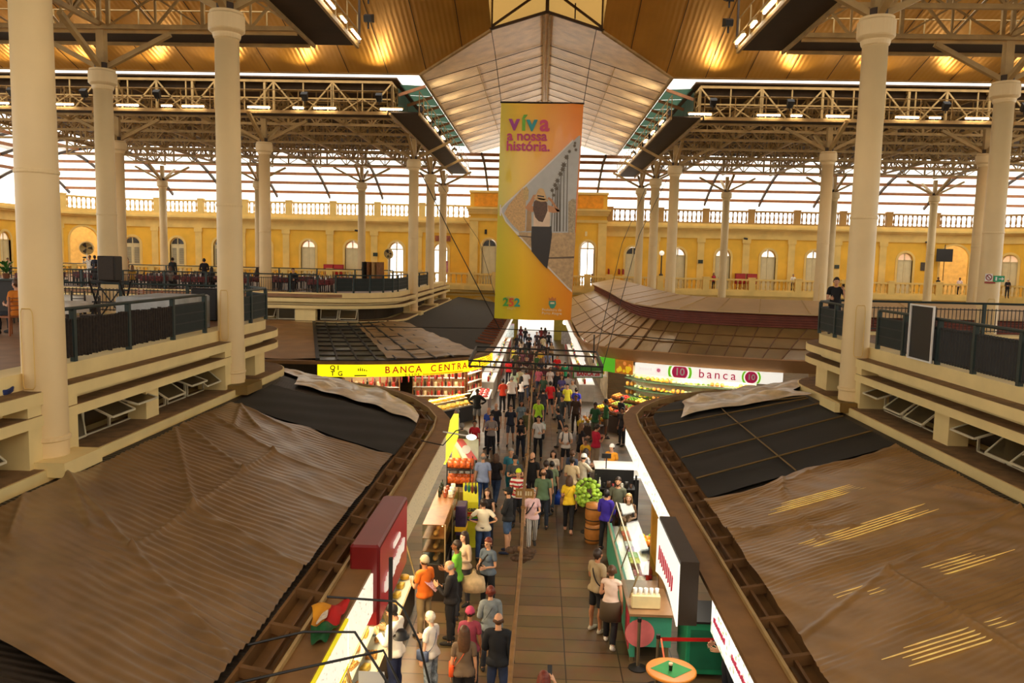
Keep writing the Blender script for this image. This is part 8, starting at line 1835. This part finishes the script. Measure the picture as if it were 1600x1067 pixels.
# fruit
fruit = ['orange','apple','lime','lemon','mango','tomato','melon','avocado','pear','papaya']
def crate(x, y, z, rz, tilt, kind, label):
    root = thing('fruit_crate', label, 'crate', (x,y,z), rz)
    b = MB(); m = Matrix.Rotation(tilt, 3, 'X')
    for c, d in (((0,0,.01),(.58,.4,.02)),((0,-.2,.05),(.58,.02,.1)),((0,.2,.05),(.58,.02,.1)),((-.29,0,.05),(.02,.4,.1)),((.29,0,.05),(.02,.4,.1))):
        q = MB(); q.cbox(c, d); q.v = [tuple(m @ Vector(p)) for p in q.v]; q.build('slat', WOOD, root)
    M4 = Matrix.Translation((x,y,z)) @ Matrix.Rotation(rz, 4, 'Z') @ m.to_4x4()
    k = {'lettuce':6,'cabbage':6,'carrot_bundle':6,'banana_bunch':6}.get(kind, 11)
    for i in range(k):
        px, py, pz = (-.2+.133*(i%4), -.125+.125*(i//4), .085+.05*((i*3)%2)) if k == 11 else (-.18+.18*(i%3), -.09+.2*(i//3), .08)
        put(kind, M4 @ Vector((px,py,pz)), '%s in the %s' % (kind.replace('_',' '), label.replace(' of the fruit stand','')), 'fruit and vegetables on the far stand', i*.9, .56 if k == 11 else .5 if kind == 'cabbage' else .42)
line = [(2.75,37.2),(3.4,35.9),(4.3,35.0),(5.4,34.4),(6.6,33.9),(7.9,33.5),(9.2,33.2)]
fs_ = thing('fruit_stand', 'stepped fruit stand under the white sign', 'stand', (5,35,0))
lr = resample(line, .66); kinds = ['lemon','orange','tomato','lime','apple','orange','pear','lettuce','carrot_bundle','cabbage','mango','tomato','lettuce','melon']
for r_, (oo, z) in enumerate(((.1,.78),(.56,1.02),(1.02,1.28))):
    ol = offs(lr, -oo*-1 if False else oo*-1)
    pth = [Vector(p) for p in ol]
    MB().sweep(ol, [(-.24,0),(.24,0),(.24,z-.04),(-.24,z-.04)]).build('step', M('stand_side', (60,40,30), .6), fs_, world=True)
    for i in range(len(pth)-1):
        c = (pth[i]+pth[i+1])/2; d = pth[i+1]-pth[i]; kd = kinds[(i+r_*5) % len(kinds)]
        crate(c.x, c.y, z+.055, math.atan2(d.y,d.x), .22, kd, 'crate of %s on the %s step of the fruit stand, %s from the aisle' % ({'lettuce':'lettuce','carrot_bundle':'carrots','cabbage':'cabbages'}.get(kd, kd+'s'), ('front','middle','back')[r_], nth[i] if i < 12 else 'last'))
ol = offs(lr, -1.75)
for z in (1.35,1.75,2.2): MB().sweep(ol, [(-.2,z),(.2,z),(.2,z+.04),(-.2,z+.04)]).build('wall_shelf', M('shelf_green', (60,80,50), .6), fs_, world=True)
MB().sweep(ol, [(-.24,0),(-.22,0),(-.22,2.8),(-.24,2.8)]).build('back_panel', M('stand_back', (226,214,180), .6), fs_, world=True)
op = [Vector(p) for p in ol]
for z, nm in ((1.39,'lowest'),(1.79,'middle'),(2.24,'upper')):
    for i in range(len(op)-1):
        c = op[i]; kd = ('banana_bunch','papaya','cabbage','banana_bunch','lettuce','mango')[(i+int(z)) % 6]
        for j in range(3): put(kd, (c.x+.2*j, c.y-.09*j, z+(.13 if kd in ('papaya','mango') else .1 if kd == 'cabbage' else .055)), '%s on the %s wall shelf behind the fruit stand' % (kd.replace('_',' '), nm), 'fruit on the wall shelves', i, .9 if kd in ('papaya','mango') else .8 if kd == 'banana_bunch' else .45 if kd == 'lettuce' else .7)
yb = thing('wire_basket', 'wire basket of bagged lemons at the corner of the fruit stand', 'basket', (2.45,34.6,0), -.6)
b = MB()
for i in range(9):
    for z in (.55,.75,.95): b.bar((-.5+.125*i,-.32,z),(-.375+.125*i,-.32,z),.012) if i < 8 else None
    b.bar((-.5+.125*i,-.32,.5),(-.5+.125*i,-.32,1.0),.012); b.bar((-.5+.125*i,.32,.5),(-.5+.125*i,.32,1.0),.012)
b.build('wires', CASEF, yb); b = MB(); b.box(-.5,.5,-.32,.32,0,.55); b.build('stand', M('stand_side', (60,40,30)), yb)
mq = Matrix.Translation((2.45,34.6,0)) @ Matrix.Rotation(-.6, 4, 'Z')
for i in range(20): put(('lemon','mango')[i%2], mq @ Vector((-.38+.19*(i%5),-.2+.14*((i//5)%4),.68+.09*((i*7)%3))), 'lemon or mango in the wire basket', 'fruit in the wire basket', i, .72, None, 'fruit')
# counters along the far aisle
for sg in (-1,1):
    sd = 'left' if sg < 0 else 'right'
    for i in range(7):
        y0 = 43.5+i*4.4; x0 = -2.45 if sg < 0 else 2.3
        root = thing('market_counter', 'pale market counter on the %s of the far aisle, %s from the crossing' % (sd, nth[i]), 'counter', (x0,y0,0)); b = MB(); b.box(*sorted((0,sg*.8)),0,3.9,0,.9); b.build('base', M('counter_%d' % (i%3), ((206,196,180),(150,120,90),(190,60,50))[i%3], .5), root)
        b = MB(); b.box(*sorted((-sg*.03,sg*.85)),0,3.9,.9,.94); b.build('top', WHITE, root)
        b = MB(); b.box(*sorted((sg*1.5,sg*1.55)),0,3.9,0,2.6); b.build('back_panel', M('counter_back', (226,206,170), .6, var=.3, scale=2), root)
        for z in (1.4,1.9): b = MB(); b.box(*sorted((sg*1.2,sg*1.5)),0,3.9,z,z+.03); b.build('shelf', WHITE, root)
        for j in range(10):
            k_ = ('carton','packet','jar','bread_loaf')[(i+j)%4]; c = ((206,60,40),(236,200,60),(70,120,60),(230,220,200),(90,60,120))[(i*3+j)%5]
            put(k_, (x0+sg*.3,y0+.25+.37*j,.945), '%s on the %s counter %s of the far aisle' % (k_.replace('_',' '), nth[i], sd), 'goods on the far counters', PI/2, 1.3, c)
            put(k_, (x0+sg*1.35,y0+.25+.37*j,1.43 if j%2 else 1.93), '%s on the shelves behind the %s counter %s of the far aisle' % (k_.replace('_',' '), nth[i], sd), 'goods on the far shelves', PI/2, 1.5, c)
for k, (x, y, z, l) in enumerate(((-2.3,62,2.55,'white and violet card sign far down the left stalls'),(-2.25,60,2.3,'pale notice board far down the left stalls'),(1.95,57,2.2,'grey framed notice far down the right stalls'))):
    b = MB(); b.cbox((0,0,0),(.7,.04,.35 if k == 0 else .9)); o_ = b.build('notice_sign', M('notice_%d' % k, ((226,206,226),(206,222,230),(150,144,140))[k], .5, var=.3, scale=6)); o_.location = (x,y,z); tag(o_, l, 'sign')
gl = thing('globe_lamp', 'white globe lamp glowing at the right of the portal', 'lamp', (2.25,70,2.3)); b = MB(); b.smooth = True; b.ell((0,0,0),.2,12,8); b.build('globe', M('globe_glow', (255,250,236), .4, var=0, emit=5), gl); b = MB(); b.bar((0,0,.2),(0,0,.5),.03); b.build('hanging_rod', BLACK, gl)
# ------------------------------------------------------------------ terraces: laid tables, chairs, diners
ZT = 5.62
CHK = M('burgundy_check', (120,50,50), .8, var=.6, scale=9); WCL = M('white_cloth', (232,226,214), .8, var=.05); CHW = M('chair_dark', (34,26,22), .5, var=.1); CHB = M('chair_brown', (150,84,36), .45, var=.15)
CH = {}
def chair(x, y, rz, label, group, mat=None):
    mat = mat or CHW
    if mat.name in CH: return copy_tree(CH[mat.name], loc=(x,y,ZT), rz=rz, label=label, group=group)
    root = thing('dining_chair', label, 'chair', (x,y,ZT), rz, group)
    b = MB(); b.bevbox((0,0,.45),(.42,.42,.04),.008); b.build('seat', mat, root)
    b = MB()
    for z in (.62,.72,.82,.9): b.bar((-.19,-.2-.04*(z-.45),z),(.19,-.2-.04*(z-.45),z),.05,.02)
    b.build('backrest', mat, root)
    for sx in (-1,1):
        b = MB(); b.bar((sx*.19,.19,0),(sx*.19,.19,.44),.035); b.build('leg', mat, root)
        b = MB(); b.bar((sx*.19,-.19,0),(sx*.19,-.22,.94),.035); b.build('leg', mat, root)
    CH[mat.name] = root; return root
TB = {}
def table(x, y, label, clab, clothm, w=1.2, d=.8, group='tables on the far left terrace'):
    key = (w, d)
    if key in TB: root = copy_tree(TB[key], loc=(x,y,ZT), label=label, group=group)
    else:
        root = TB[key] = thing('dining_table', label, 'table', (x,y,ZT), 0, group)
        b = MB(); b.box(-w/2,w/2,-d/2,d/2,.70,.735); b.build('tabletop', WOOD, root)
        for sx in (-1,1):
            for sy in (-1,1): b = MB(); b.bar((sx*(w/2-.06),sy*(d/2-.06),0),(sx*(w/2-.06),sy*(d/2-.06),.7),.05); b.build('leg', CHW, root)
    k = ('cloth',w,d,clothm.name)
    if k not in TB:
        b = MB(); b.smooth = True; o = .03; n_ = 40; rs = []
        per = []
        for i in range(n_):
            a = 2*PI*i/n_; c, s_ = math.cos(a), math.sin(a); m_ = max(abs(c), abs(s_)); per.append((c/m_, s_/m_))
        for zz, k2 in ((.742,0.02),(.742,1.0),(.70,1.04),(.52,1.06),(.46,1.07)): rs.append([(px*(w/2)*k2*(1+(.02*math.sin(i*2.2) if zz < .6 else 0)), py*(d/2)*k2*(1+(.03*math.sin(i*2.2) if zz < .6 else 0)), zz) for i, (px,py) in enumerate(per)])
        b.rings(rs, False); TB[k] = b.mesh('tablecloth'); TB[k].materials.append(clothm)
    o_ = bpy.data.objects.new('tablecloth', TB[k]); COL.objects.link(o_); o_.location = (x,y,ZT); tag(o_, clab, 'tablecloth', group.replace('tables','tablecloths'))
    return root
rows = ((43.9,'front'),(46.6,'second'),(49.4,'third'))
for r_, (y, nm) in enumerate(rows):
    for i in range(8):
        x = -12.2-i*2.35-.5*(r_ % 2)
        if any(math.hypot(x-cx, y-cy) < 1.3 for cx, cy in [q[:2] for q in cols]+[(-26.9,43)]): continue
        table(x, y, 'dining table of the %s row on the curved terrace, %s from its right end' % (nm, nth[i]), 'burgundy checked cloth on the %s table from the right in the %s row' % (nth[i], nm), CHK)
        for dx, dy, rz in ((-.3,-.69,0),(.3,-.69,0),(-.3,.69,PI),(.3,.69,PI)): chair(x+dx, y+dy, rz, '%s %s dark dining chair at the %s table from the right in the %s row' % ('near' if dy < 0 else 'far', 'left' if dx < 0 else 'right', nth[i], nm), 'chairs on the far left terrace')
        for k in range(3): put('cup', (x-.3+.3*k,y+.1*(k%2),ZT+.743), 'white cup or glass on the %s table from the right in the %s row' % (nth[i], nm), 'tableware on the far left terrace', 0, 1.1)
S_ = mkpose('sit','hold','hold',lean=.15); ST = mkpose('stand','hold','hold')
for x, y, z, rot, pose, top, hair, sk, sex, l, h in (
    (-13.9,44.5,ZT,180,S_,(26,26,30),'blk','b','m','man in black seated among the laid tables on the curved terrace',1.74), (-19.2,45.0,ZT,20,ST,(28,26,30),'blk','b','m','waiter in black bending over a table on the far left terrace',1.76), (-22.2,47.5,ZT,10,mkpose('stand','down','hold'),(40,44,46),'dbr','c','m','waiter in dark grey with a cap on the far left terrace',1.74),
    (-17.0,47.3,ZT,-20,S_,(60,40,40),'dbr','b','f','diner with dark hair seated at a middle table, far left terrace',1.66), (-21.0,44.6,ZT,0,S_,(130,120,110),'brn','b','f','diner in grey seated with her back to the viewer, far left terrace',1.66), (-23.4,45.0,ZT,15,S_,(190,150,60),'lbr','a','f','diner in ochre seated at the far left terrace',1.66), (-18.6,44.5,ZT,-10,S_,(40,36,34),'blk','b','f','diner in dark top seated in the front row, far left terrace',1.68), (-25.2,44.4,ZT,10,S_,(36,34,38),'dbr','b','m','man in black seated at the left end of the front row',1.74),
    (-28.4,50.0,ZT,0,mkpose('stand','down','hold'),(30,34,48),'blk','c','m','man in navy standing behind the loudspeaker',1.76), (-30.0,52.2,ZT,170,mkpose('stand','cam','cam'),(226,220,206),'blk','c','m','photographer in white tee holding a camera to his face',1.74), (-27.6,52.4,ZT,160,mkpose('stand','hold','up'),(220,170,110),'dbr','b','f','woman in peach top lifting an arm by the louvred windows',1.66), (-12.6,57.0,ZT,200,ST,(30,30,34),'blk','c','m','man in black beside the stacked boards on the far terrace',1.7),
    (8.85,24.2,ZT,160,mkpose('stand','hold','ear',nod=.15,turn=.1),(24,24,28),'dbr','b','m','man in black printed tee talking on a phone on the right balcony',1.76), (-12.7,18.9,ZT,75,mkpose('sit','ear','hold'),(220,130,40),'brn','b','m','seated man in orange sweater resting his cheek on his hand, at the left edge',1.74),
    (16.6,77.2,5.2,190,ST,(176,40,56),'brn','b','f','woman in red leaning on the far right balcony',1.66), (17.3,77.2,5.2,160,ST,(40,50,76),'blk','b','m','man in navy beside the woman in red on the far balcony',1.72), (24.1,77.1,5.2,180,mkpose('stand','lean','lean'),(230,224,214),'gry','c','m','man in white leaning on the far right balcony',1.7), (37.6,76.9,5.2,200,ST,(34,34,36),'blk','d','m','man in dark clothes left in the big arch on the right',1.72), (39.6,76.9,5.2,150,ST,(226,206,206),'blk','d','m','man in pale shirt right in the big arch on the right',1.72), (42.4,74.0,5.2,170,ST,(26,26,30),'wht','b','m','man in black with a white cap at the far right balcony',1.72), (5.0,77.6,5.2,90,mkpose('sit','hold','hold'),(40,60,60),'blk','c','m','small dark figure seated in the open balcony door',1.7), (-45.0,66.0,5.2,200,ST,(206,176,150),'blk','c','m','figure in pale shirt before the lit arch at the left edge',1.72)):
    root, hd = person(x, y, rot, l, pose, ('tee' if y < 30 or sex == 'f' else 'long', top), ('trousers',(34,34,40)), ('long' if sex == 'f' else ('cap' if 'cap' in l else 'short'), hair), sk, sex, h, z=z, lod=0 if y < 30 else 1, wide=.95, group='people on the upper floor')
    if 'on a phone' in l: phone(hd['L']+Vector((0,0,.03)), R(160), 'phone held to the ear of the man on the right balcony')
    if 'photographer' in l: 
        b = MB(); b.bevbox((0,0,0),(.16,.09,.11),.01); b.tube((0,-.05,0),(0,-.2,0),.045,n=10); o_ = b.build('camera', BLACK); o_.location = hd['R']+Vector((.12,-.05,.1)); tag(o_, 'black camera held by the photographer on the far terrace', 'camera')
# near left terrace
table(-13.9, 23.0, 'table with a white cloth on the near left terrace', 'white cloth with grey folds on the near left table', WCL, 1.3, .9, 'tables on the near left terrace'); table(-12.6, 20.2, 'second table on the near left terrace behind the edge column', 'white cloth on the second near left table', WCL, 1.3, .9, 'tables on the near left terrace')
for x, y, rz, m_, l in ((-13.0,22.2,0,CHW,'dark chair with its back to the viewer at the white table on the left'),(-14.6,22.0,.3,CHW,'dark chair left of the white table on the left terrace'),(-12.4,23.9,2.4,CHB,'brown wooden chair right of the white table on the left terrace'),(-11.5,23.2,1.2,CHB,'second brown wooden chair near the loudspeaker stand'),(-12.75,18.7,1.3,CHB,'brown chair under the man in orange sweater'),(-11.3,19.6,2.0,CHW,'dark chair behind the left edge column')): chair(x, y, rz, l, 'chairs on the near left terrace', m_)
gcv = thing('covered_table', 'long low table under a grey cover behind the left cane railing', 'table', (-9.9,20.6,ZT)); b = MB(); b.smooth = False; b.bevbox((-9.9,20.7,ZT+.47),(1.5,2.2,.94),.04); b.build('cover', M('grey_cover', (176,180,180), .7, var=.2, bump=.2), gcv, world=True)
b = MB()
for p in ((-10.6,19.65),(-9.2,19.65),(-9.2,21.75),(-10.6,21.75)): b.bar(p+(ZT,), p+(ZT+.1,), .08)
b.build('foot', BLACK, gcv, world=True)
st = thing('speaker_stand', 'black folding trestle stand carrying the loudspeaker on the left terrace', 'stand', (-12.4,22.6,ZT))
for x in (-12.85,-11.95):
    for s in (-1,1): b = MB(); b.bar((x,22.6-s*.35,ZT),(x,22.6+s*.3,ZT+1.2),.04); b.build('leg', BLACK, st, world=True)
for z, d in ((1.2,.06),(.95,.04),(.6,.04),(.2,.04)): b = MB(); b.bar((-12.95,22.6,ZT+z),(-11.85,22.6,ZT+z),d); b.build('cross_bar', BLACK, st, world=True)
b = MB(); b.bar((-12.85,22.6,ZT),(-11.95,22.6,ZT+1.2),.03); b.bar((-11.95,22.62,ZT),(-12.85,22.62,ZT+1.2),.03); b.build('brace', BLACK, st, world=True)
ls_ = thing('loudspeaker', 'big black loudspeaker on a trestle stand in front of the second left column', 'loudspeaker', (-12.4,22.6,ZT+1.23)); b = MB(); b.bevbox((-12.4,22.6,ZT+1.58),(.52,.42,.7),.02); b.build('cabinet', M('speaker_black', (40,34,28), .6), ls_, world=True); b = MB(); b.box(-12.62,-12.18,22.375,22.39,ZT+1.27,ZT+1.89); b.build('grille', M('speaker_grille', (54,44,34), .7, var=.2, scale=60), ls_, world=True)
b = MB(); b.bevbox((0,0,.3),(.5,.36,.6),.02); o_ = b.build('drink_crate', M('red_crate', (190,24,30), .5, var=.1)); o_.location = (-11.1,24.4,ZT); tag(o_, 'red drinks crate on the left terrace floor by the trestle stand', 'crate')
b = MB(); b.bevbox((0,0,.5),(.8,.5,1.0),.03); o_ = b.build('equipment_box', BLACK); o_.location = (-10.3,24.3,ZT); tag(o_, 'black equipment box next to the red crate on the left terrace', 'box')
bc_ = thing('bar_counter', 'long dark bar counter at the back of the left terrace', 'counter', (-18.5,24.2,ZT)); b = MB(); b.box(-22,-15.0,24.0,24.6,ZT,ZT+1.1); b.build('front', M('bar_dark', (36,34,34), .5), bc_, world=True); b = MB(); b.box(-22.1,-14.9,23.9,24.7,ZT+1.1,ZT+1.15); b.build('top', RAILM, bc_, world=True)
for x, l in ((-16.6,'green potted plant on the bar counter, right of the duct'),(-14.95,'small flowering plant at the right end of the bar counter')):
    q = thing('potted_plant', l, 'plant', (x,24.25,ZT+1.155)); b = MB(); b.lathe([(.08,0),(.11,.16),(.1,.16),(.01,.14)], n=12); b.build('pot', M('pot', (120,70,40), .7), q); b = MB()
    for k in range(46): a = k*2.4; r_ = .05+.16*rnd.random(); z = .2+.32*rnd.random(); b.poly((r_*.3*math.cos(a),r_*.3*math.sin(a),z-.1),(r_*math.cos(a+.3),r_*math.sin(a+.3),z),(1.35*r_*math.cos(a),1.35*r_*math.sin(a),z+.04),(r_*math.cos(a-.3),r_*math.sin(a-.3),z))
    b.build('foliage', M('leaf_green_dark', (60,120,40), .6, var=.4, scale=5), q)
for i, (x, l) in enumerate(((-17.6,'coffee machine on the bar counter'),(-15.9,'white menu card standing on the bar counter'))):
    b = MB(); b.bevbox((0,0,.2),((.4,.3,.4) if i == 0 else (.36,.03,.32)),.01); o_ = b.build(('coffee_machine','menu_card')[i], (BLACK, WHITE)[i]); o_.location = (x,24.2,ZT+1.155); tag(o_, l, ('machine','card')[i])
def fan(x, y, z, h, rz, label):
    root = thing('pedestal_fan', label, 'fan', (x,y,z), rz); b = MB(); b.lathe([(.28,0),(.27,.04),(.04,.08),(.03,.1),(.03,h-.1)], n=16); b.build('stand', WHITE, root)
    b = MB(); b.smooth = True; m = Matrix.Rotation(R(100), 3, 'X'); b.lathe([(.02,-.2),(.2,-.18),(.36,-.08),(.38,.04),(.36,.1),(.33,.1)], n=24, cap=False); b.v = [tuple(Vector((0,0,h+.2)) + m @ Vector(p)) for p in b.v]; b.build('housing', CREAM, root)
    b = MB()
    for k in range(3):
        a = k*2*PI/3; b.rings([[(.05*math.cos(a+s*.5),.05*math.sin(a+s*.5),.02*s) for s in (-1,1)],[(.3*math.cos(a+s*.35),.3*math.sin(a+s*.35),.05*s) for s in (-1,1)]], False, False)
    b.v = [tuple(Vector((0,0,h+.2)) + m @ Vector(p)) for p in b.v]; b.build('blades', BLACK, root)
    b = MB()
    for r_ in (.1,.18,.26,.33): b.path([(r_*math.cos(2*PI*i/20), r_*math.sin(2*PI*i/20), .1) for i in range(21)], .006, 4)
    b.v = [tuple(Vector((0,0,h+.2)) + m @ Vector(p)) for p in b.v]; b.build('guard', CASEF, root)
fan(-25.2,43.6,ZT,2.0,.3,'big cream pedestal fan beside the duct on the left'); fan(-10.8,56.5,ZT,2.1,-.5,'cream pedestal fan among stacked boards on the far terrace')
for i in range(4):
    b = MB(); b.cbox((0,0,.85),(.9,.05,1.7)); o_ = b.build('board', (BLACK, WOOD, M('board_tan', (190,150,96), .6), WOOD)[i]); o_.location = (-12.2+.3*i,55.4+.2*i,ZT); o_.rotation_euler = (0,0,1.2); tag(o_, 'upright %s board leaning in the stack by the far fan, %s from the front' % (('black','brown','tan','brown')[i], nth[i]), 'board', 'stacked boards')
# balcony wall furniture
REDC = M('red_cabinet', (150,24,22), .5)
for x, l in ((-20.75,'left red hose cabinet on the far left balcony wall'),(-19.75,'right red hose cabinet on the far left balcony wall'),(19.2,'left red hose cabinet on the far right balcony wall'),(20.3,'right red hose cabinet on the far right balcony wall')):
    q = thing('hose_cabinet', l, 'cabinet', (x,77.5,5.2)); b = MB(); b.bevbox((x,77.6,6.35),(.95,.3,1.0),.02); b.build('body', REDC, q, world=True); b = MB(); b.box(x-.4,x+.4,77.43,77.46,5.95,6.75); b.build('door', M('red_door', (176,34,28), .4), q, world=True)
    b = MB(); b.bar((x-.3,77.6,5.2),(x-.3,77.6,5.9),.08); b.bar((x+.3,77.6,5.2),(x+.3,77.6,5.9),.08); b.build('leg', REDC, q, world=True)
for x, l in ((6.6,'left of three red extinguishers right of the banner'),(7.6,'middle one of three red extinguishers right of the banner'),(8.0,'right of three red extinguishers beside the first window')):
    q = thing('fire_extinguisher', l, 'extinguisher', (x,77.65,6.35)); b = MB(); b.smooth = True; b.lathe([(.09,0),(.1,.03),(.1,.4),(.06,.5),(.03,.53)], (x,77.8,6.5), 12); b.build('cylinder', REDC, q, world=True); b = MB(); b.bar((x,77.8,7.03),(x-.12,77.72,7.0),.04); b.build('nozzle', BLACK, q, world=True)
lp = thing('lamp_post', 'black lamp post with a white globe on the far right balcony', 'lamp', (11.45,76.5,6.35)); b = MB(); b.lathe([(.2,0),(.18,.25),(.07,.35),(.06,2.0),(.1,2.05),(.02,2.1)], (11.45,76.5,6.36), 12); b.build('post', STEELD, lp, world=True); b = MB(); b.smooth = True; b.ell((11.45,76.5,8.62),.24,14,10); b.build('globe', M('globe_white', (252,244,226), .4, var=0, emit=.6), lp, world=True)
tv = thing('television', 'black television hung on a rod in the big arch on the right', 'television', (38.2,77.3,8.6)); b = MB(); b.cbox((38.2,77.3,9.0),(1.5,.08,1.2)); b.build('screen', BLACK, tv, world=True); b = MB(); b.bar((38.2,77.3,9.6),(38.2,77.3,10.0),.06); b.bar((38.2,77.3,6.6),(38.2,77.3,8.4),.05); b.build('hanging_rod', STEELD, tv, world=True)
def sign_box(x, y, z, w, h, m_, label, cat='sign', name='exit_sign'):
    b = MB(); b.cbox((0,0,0),(w,.04,h)); o_ = b.build(name, m_); o_.location = (x,y,z); return tag(o_, label, cat)
ES = M('exit_green', (20,130,84), .5, var=0, emit=.2)
ex_ = thing('exit_sign', 'green exit sign with a white arrow on the right edge column', 'sign', (15.08,26.84,7.42)); b = MB(); b.cbox((0,0,0),(.34,.03,.2)); b.build('plate', ES, ex_); b = MB(); b.bar((-.02,-.02,0),(.12,-.02,0),.03,.03); b.poly((.08,-.022,.06),(.08,-.022,-.06),(.15,-.022,0)); b.cbox((-.1,-.02,0),(.05,.01,.12)); b.build('arrow', WHITE, ex_)
q = thing('no_smoking_sign', 'round red and white prohibition sign left of the exit sign', 'sign', (14.74,26.83,7.46)); b = MB(); b.cbox((0,0,0),(.24,.02,.24)); b.build('plate', WHITE, q); b = MB(); b.path([(.09*math.cos(a),-.015,.09*math.sin(a)) for a in [2*PI*i/20 for i in range(21)]], .014, 4); b.bar((-.06,-.015,.06),(.06,-.015,-.06),.02); b.build('red_ring', REDC, q); b = MB(); b.cbox((.05,0,-.17),(.34,.02,.05)); b.build('red_strip', REDC, q)
for x, z, l in ((-16.2,7.9,'small dark notice on a pilaster of the far left wall'),(15.4,7.9,'small dark notice on a pilaster of the far right wall'),(28.4,7.7,'second small dark notice on the far right wall')): sign_box(x,77.84,z,.45,.35,M('dark_notice', (40,50,36), .5, var=.3, scale=10),l,name='notice_sign')
sign_box(36.7,77.95,7.9,.7,.8,M('plaque', (70,56,40), .5, var=.2, scale=6),'dark plaque on the far right wall left of the big arch',name='wall_plaque'); sign_box(-9.6,77.9,9.6,1.5,.55,M('mural_strip', (150,80,50), .5, var=.6, scale=4),'small picture sign high on the wall beside the pavilion',name='wall_picture'); sign_box(-9.2,76.2,6.9,.7,1.1,M('pink_notice', (206,130,136), .6, var=.3, scale=4),'pink notice board on the far balcony left of the pavilion',name='notice_sign')
for x, y, l in ((-26.9,77.6,'dark camera fixed under the left cornice'),(-18.0,77.6,'second dark camera fixed under the left cornice'),(19.5,77.6,'dark camera fixed under the right cornice'),(36.6,77.6,'second dark camera fixed under the right cornice')):
    q = thing('security_camera', l, 'camera', (x,y,10.2)); b = MB(); b.bar((x,78,10.25),(x,77.6,10.2),.05); b.build('mount', BLACK, q, world=True); b = MB(); b.tube((x-.15,77.5,10.2),(x+.2,77.5,10.15),.09,n=8); b.build('housing', BLACK, q, world=True)
for x, l in ((-5.35,'small dark speaker box above the left pavilion window'),(4.25,'small pale speaker box above the open balcony door')): sign_box(x,76.93,10.3,.22,.45,BLACK if x < 0 else CREAM,l,'box','speaker_mount')
# ------------------------------------------------------------------ lamps of the stalls, sky, view
WC = (1,.83,.58); NC = (1,.9,.74)
for y, x in ((10,-2.9),(13,-2.9),(16,-2.9)): area((x,y,2.55), .5, 120, (1,.74,.42), (0,R(-18),0), 2.2)
for y in (19,22): area((-2.7,y,2.6), .5, 60, WC, (0,R(-15),0), 2.2)
for y in (8,11,14.5,18,21,24): area((2.85,y,2.65), .5, 40 if y < 13 else 60, NC, (0,R(15),0), 2.2)
for x, y in ((-7.6,34.2),(-5.2,35.3),(-3.9,37.8),(-3.2,40.5)): area((x,y,2.65), 1.2, 110, (1,.84,.62))
for x, y in ((3.4,37.0),(4.8,35.6),(6.6,34.9),(8.6,34.4),(10.5,33.8)): area((x,y,2.9), 1.2, 85, NC)
for y in (46,53,60,67):
    for x in (-3.1,3.0): area((x,y,2.6), 1.0, 75, (1,.9,.74), (0,R(-10 if x < 0 else 10),0), 3.0)
w = bpy.data.worlds.new('overcast_sky'); sc.world = w; w.use_nodes = True
bg = w.node_tree.nodes['Background']; bg.inputs[0].default_value = (1.0,.95,.86,1); bg.inputs[1].default_value = 2.9
sc.view_settings.view_transform = 'Standard'; sc.view_settings.look = 'None'; sc.view_settings.exposure = 0.0; sc.view_settings.gamma = 1; sc.view_settings.use_curve_mapping = False
sc.cycles.use_denoising = True
sc.cycles.max_bounces = 7; sc.cycles.diffuse_bounces = 4; sc.cycles.glossy_bounces = 3; sc.cycles.transparent_max_bounces = 12; sc.cycles.sample_clamp_indirect = 6
